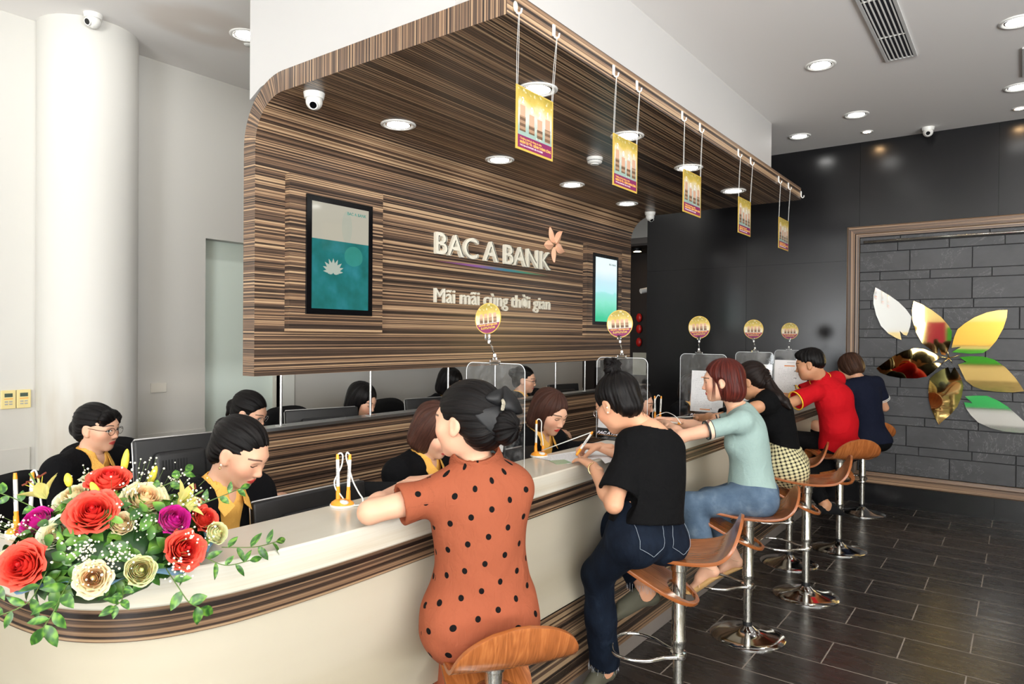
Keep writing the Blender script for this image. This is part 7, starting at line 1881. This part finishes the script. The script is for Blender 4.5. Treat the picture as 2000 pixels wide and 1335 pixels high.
# ------------------------------------------------------------------ tellers in black jackets and yellow shirts
M_jkt = cloth_mat('black_jacket', srgb(13, 13, 15), .85); M_ysh = cloth_mat('yellow_shirt', srgb(236, 180, 90), .75); M_badge = Mat('dark_badge', srgb(30, 36, 22), .3)
def teller(label, head, look, upv, face, skin, hair, res=.008, hres=.004, lean=.10, scale=1.0, torso_dz=None, glasses=None, badge=False, group=None):
    h_ = np.array(head, float); Fd = nrm(np.array([face[0], face[1], 0])); Rr = np.array([Fd[1], -Fd[0], 0])
    neck = h_-nrm(np.array(upv, float))*.135*scale-Fd*.030; pel = neck-Fd*lean*.9+np.array([0, 0, -.50])
    P = Person(label, 'person', (pel[0], pel[1], 0), res=res, hres=hres, group=group)
    P.torso(pel, neck, Fd, slouch=.03, sh_w=.162, hipw=1.0); P.set_head(h_, look, upv, scale)
    for sd in (-1, 1):
        S_ = P.SL if sd < 0 else P.SR
        e = S_+np.array([0, 0, -.25])+Fd*.10+Rr*sd*.05; w_ = e+Fd*.22-Rr*sd*.06+np.array([0, 0, -.02]); w_[2] = max(w_[2], .78); P.arm(sd, e, w_); P.hand(sd, w_, nrm(Fd-Rr*sd*.2), (0, 0, -1))
        kn = pel+Fd*(.42 if h_[0] > -3.3 else .20)+Rr*sd*.10+np.array([0, 0, -.03]); an = np.array([kn[0], kn[1], .09])+Fd*.02; P.leg(sd, kn, an, an+Fd*.14+np.array([0, 0, -.06]))
    P.limbs(); P.build_body(skin, neck_r=.046)
    trousers(P, M_blkt, .05, (.92, .92), .010, 'trousers', h=max(res, .010))
    un = nrm(P.hp(0, -.03, -.05)-P.n); M3 = np.stack([P.Rv, P.F, P.U])
    # yellow shirt with a small V opening and a pointed collar
    F = Sdf(); F.add = inflate(P.torso_prims, .008)+[Cone(P.n-un*.01, P.n+un*.025, .060, .056, None, .02)]
    F.sub = [Cone(P.n-un*.02, P.n+un*.2, .050, .052, None, .003), Cone(P.n+P.F*.085+un*.05, P.n+P.F*.085-P.U*.055, .036, .004, (P.F, 2.0), .004)]; F.cut = [(-P.U, P.p-P.U*.02)]
    sh = P.cloth('yellow_shirt', F, M_ysh, h=min(res, .006))
    for sd in (-1, 1):
        a0 = P.n+un*.022+P.Rv*sd*.045+P.F*.030; a1 = P.n-P.U*.028+P.Rv*sd*.020+P.F*.088; a2 = P.n-P.U*.060+P.Rv*sd*.058+P.F*.088; a3 = P.n-P.U*.005+P.Rv*sd*.074+P.F*.030
        q = [Vector(x)+Vector(P.F)*.010 for x in (a0, a1, a2, a3)]; mb = MB().add(q+[v+Vector(P.F)*.004+Vector((0, 0, .002)) for v in q], [(0, 1, 2, 3), (7, 6, 5, 4), (0, 4, 5, 1), (1, 5, 6, 2), (2, 6, 7, 3), (3, 7, 4, 0)])
        obj('collar_point', mb, M_ysh, sh, bevel=.0015)
    # jacket, open in a deep V
    F = Sdf(); F.add = inflate(P.torso_prims, .020)
    for sd in (-1, 1):
        S_, e_, w_ = P.J[('arm', sd)]; F.add += [Cone(S_, e_, .064, .054, None, .035), Cone(e_, e_+(w_-e_)*.88, .053, .040, None, .02)]; F.sub.append(Cone(e_+(w_-e_)*.86, w_+(w_-e_)*.5, .034, .05, None, .003))
    F.sub += [Cone(P.n-un*.012, P.n+un*.2, .066, .075, None, .006), Cone(P.n+P.F*.12+P.U*.06, P.n+P.F*.16-P.U*.30, .074, .012, (P.F, 3.0), .010)]; F.cut = [(-P.U, P.p-P.U*.06)]; F.disp = folds(int(abs(h_[0]*100)) % 50, .003, 18)
    jk = P.cloth('black_jacket', F, M_jkt, h=min(res, .0065))
    if badge:
        bq = [P.T(sx_, .115+.0*sx_, u_) for sx_, u_ in ((-.085, P.L-.215), (-.035, P.L-.215), (-.035, P.L-.200), (-.085, P.L-.200))]
        obj('name_badge', MB().add([Vector(x)+Vector(P.F)*.010 for x in bq]+[Vector(x)+Vector(P.F)*.014 for x in bq], [(0, 1, 2, 3), (7, 6, 5, 4), (0, 4, 5, 1), (1, 5, 6, 2), (2, 6, 7, 3), (3, 7, 4, 0)]), M_badge, sh)
    if glasses: P.glasses(glasses, M_lens)
    return P
ear_s = lambda P: [P.hE((sx*.082, .012, -.055), (.022, .040, .045), .012) for sx in (1, -1)]
def bob(P, mat, part=0, low=-.115):
    P.hair(cap(P, (.090, .108, .094), (0, -.020, .040))+[P.hE((0, -.030, -.025), (.094, .084, .095), .04), P.hE((0, -.035, -.072), (.088, .074, .050), .03)],
        [P.hE((0, .110, -.040), (.068, .085, .112), .010), P.hE((0, -.03, -.17), (.05, .05, .08), .01)], mat, axis=(0, .1, 1), origin=(0, -.01, 0), clump=.0022, freq=34, cuts=[(-P.HM[2], P.hp(0, 0, low))])
def bun(P, mat, c=(0, -.118, .01), r=(.036, .032, .036), fringe=False):
    pr_ = cap(P, (.080, .100, .087))+[P.hE(c, r, .02)]
    if fringe: pr_ += [P.hE((.030, .066, .060), (.046, .024, .040), .015), P.hE((-.055, .045, .050), (.026, .036, .042), .015)]
    sb = face_sub(P)+ear_s(P)
    if fringe: sb = [P.hE((0, .100, -.045), (.100, .072, .088), .008)]+sb[1:]
    P.hair(pr_, sb, mat, axis=(0, -1, .1), origin=(0, 0, .03), clump=.002, freq=34)

P = teller('teller in glasses with pinned-up black hair, farthest left behind the flowers', (-3.515, 1.428, 1.247), (.80, .50, -.10), (.02, 0, 1), (.80, .35), SKLo, H_BLK, res=.0075, hres=.0036, glasses=M_wire, scale=.96)
bun(P, H_BLK, (0, -.108, -.012), (.036, .030, .042), True)
P = teller('teller with gold earrings looking down, behind the counter right of the flowers', (-2.131, 1.313, 1.296), (.78, .36, -.46), (.34, .16, 1), (.85, .15), SKR, H_BLK, res=.0065, hres=.003, lean=.12, badge=True, scale=.98)
bun(P, H_BLK, (-.03, -.115, .035), (.030, .028, .034))
for q in ((.077, -.002, -.034), (.077, -.001, -.046)): obj('earring', MB().sphere(P.hp(*q), .0042, 12, 8), M_pearl if q[2] > -.04 else M_gold, P.root, smooth=True)
P = teller('teller with long reddish brown hair, mostly hidden behind the dotted dress woman', (-2.137, 2.294, 1.264), (.80, .10, -.45), (.3, 0, 1), (.9, .1), SKL, H_BRN)
bob(P, H_BRN, low=-.125)
P = teller('teller with dark brown bob and red lips at the counter, beside the pen holder', (-2.143, 3.238, 1.268), (.86, -.12, -.36), (.30, 0, 1), (.90, -.10), SKR, H_DK, res=.0075, hres=.0036, scale=1.03)
bob(P, H_BRN, low=-.110)
P = teller('teller seen in profile through the second clear shield', (-2.219, 4.516, 1.221), (.88, .38, -.20), (.1, 0, 1), (.9, .2), SKL, H_DK, res=.010, hres=.0045)
bun(P, H_DK)
P = teller('teller almost hidden behind the rate sheet at the third shield', (-2.317, 5.752, 1.248), (.9, -.2, -.2), (.1, 0, 1), (.9, 0), SKM, H_DK, res=.011, hres=.0055)
bob(P, H_DK)
P = teller('back row teller in glasses with low ponytail, left of the first steel post', (-3.751, 2.375, 1.225), (.80, .45, -.40), (.3, .1, 1), (.8, .3), SKLo, H_BLK, res=.010, hres=.0045, glasses=M_wirel, scale=1.02)
P.hair(cap(P, (.084, .104, .090))+[P.hE((0, -.115, -.005), (.026, .026, .030), .02), P.hK((0, -.120, .0), (.0, -.125, -.075), .024, .010, .02)], face_sub(P)+ear_s(P), H_BLK, axis=(0, -1, .1), origin=(0, 0, .03), clump=.002, freq=30)
P = teller('back row teller with wavy black hair behind the second steel post', (-3.743, 3.254, 1.235), (.80, .22, -.35), (.3, 0, 1), (.85, .2), SKL, H_BLK, res=.010, hres=.0045)
bob(P, H_BLK, low=-.125)
P = teller('back row teller with straight black hair, head above the dotted dress woman', (-3.813, 4.263, 1.305), (.80, .1, -.35), (.3, 0, 1), (.85, .1), SKL, H_BLK, res=.011, hres=.0055)
bob(P, H_BLK, low=-.130)
P = teller('back row teller in glasses with hair bun, seen through the nearest clear shield', (-3.555, 4.955, 1.310), (.86, .42, -.12), (.05, 0, 1), (.85, .3), SKLo, H_BLK, res=.011, hres=.0050, glasses=M_wire)
bun(P, H_BLK, (0, -.115, .05), (.040, .036, .040))
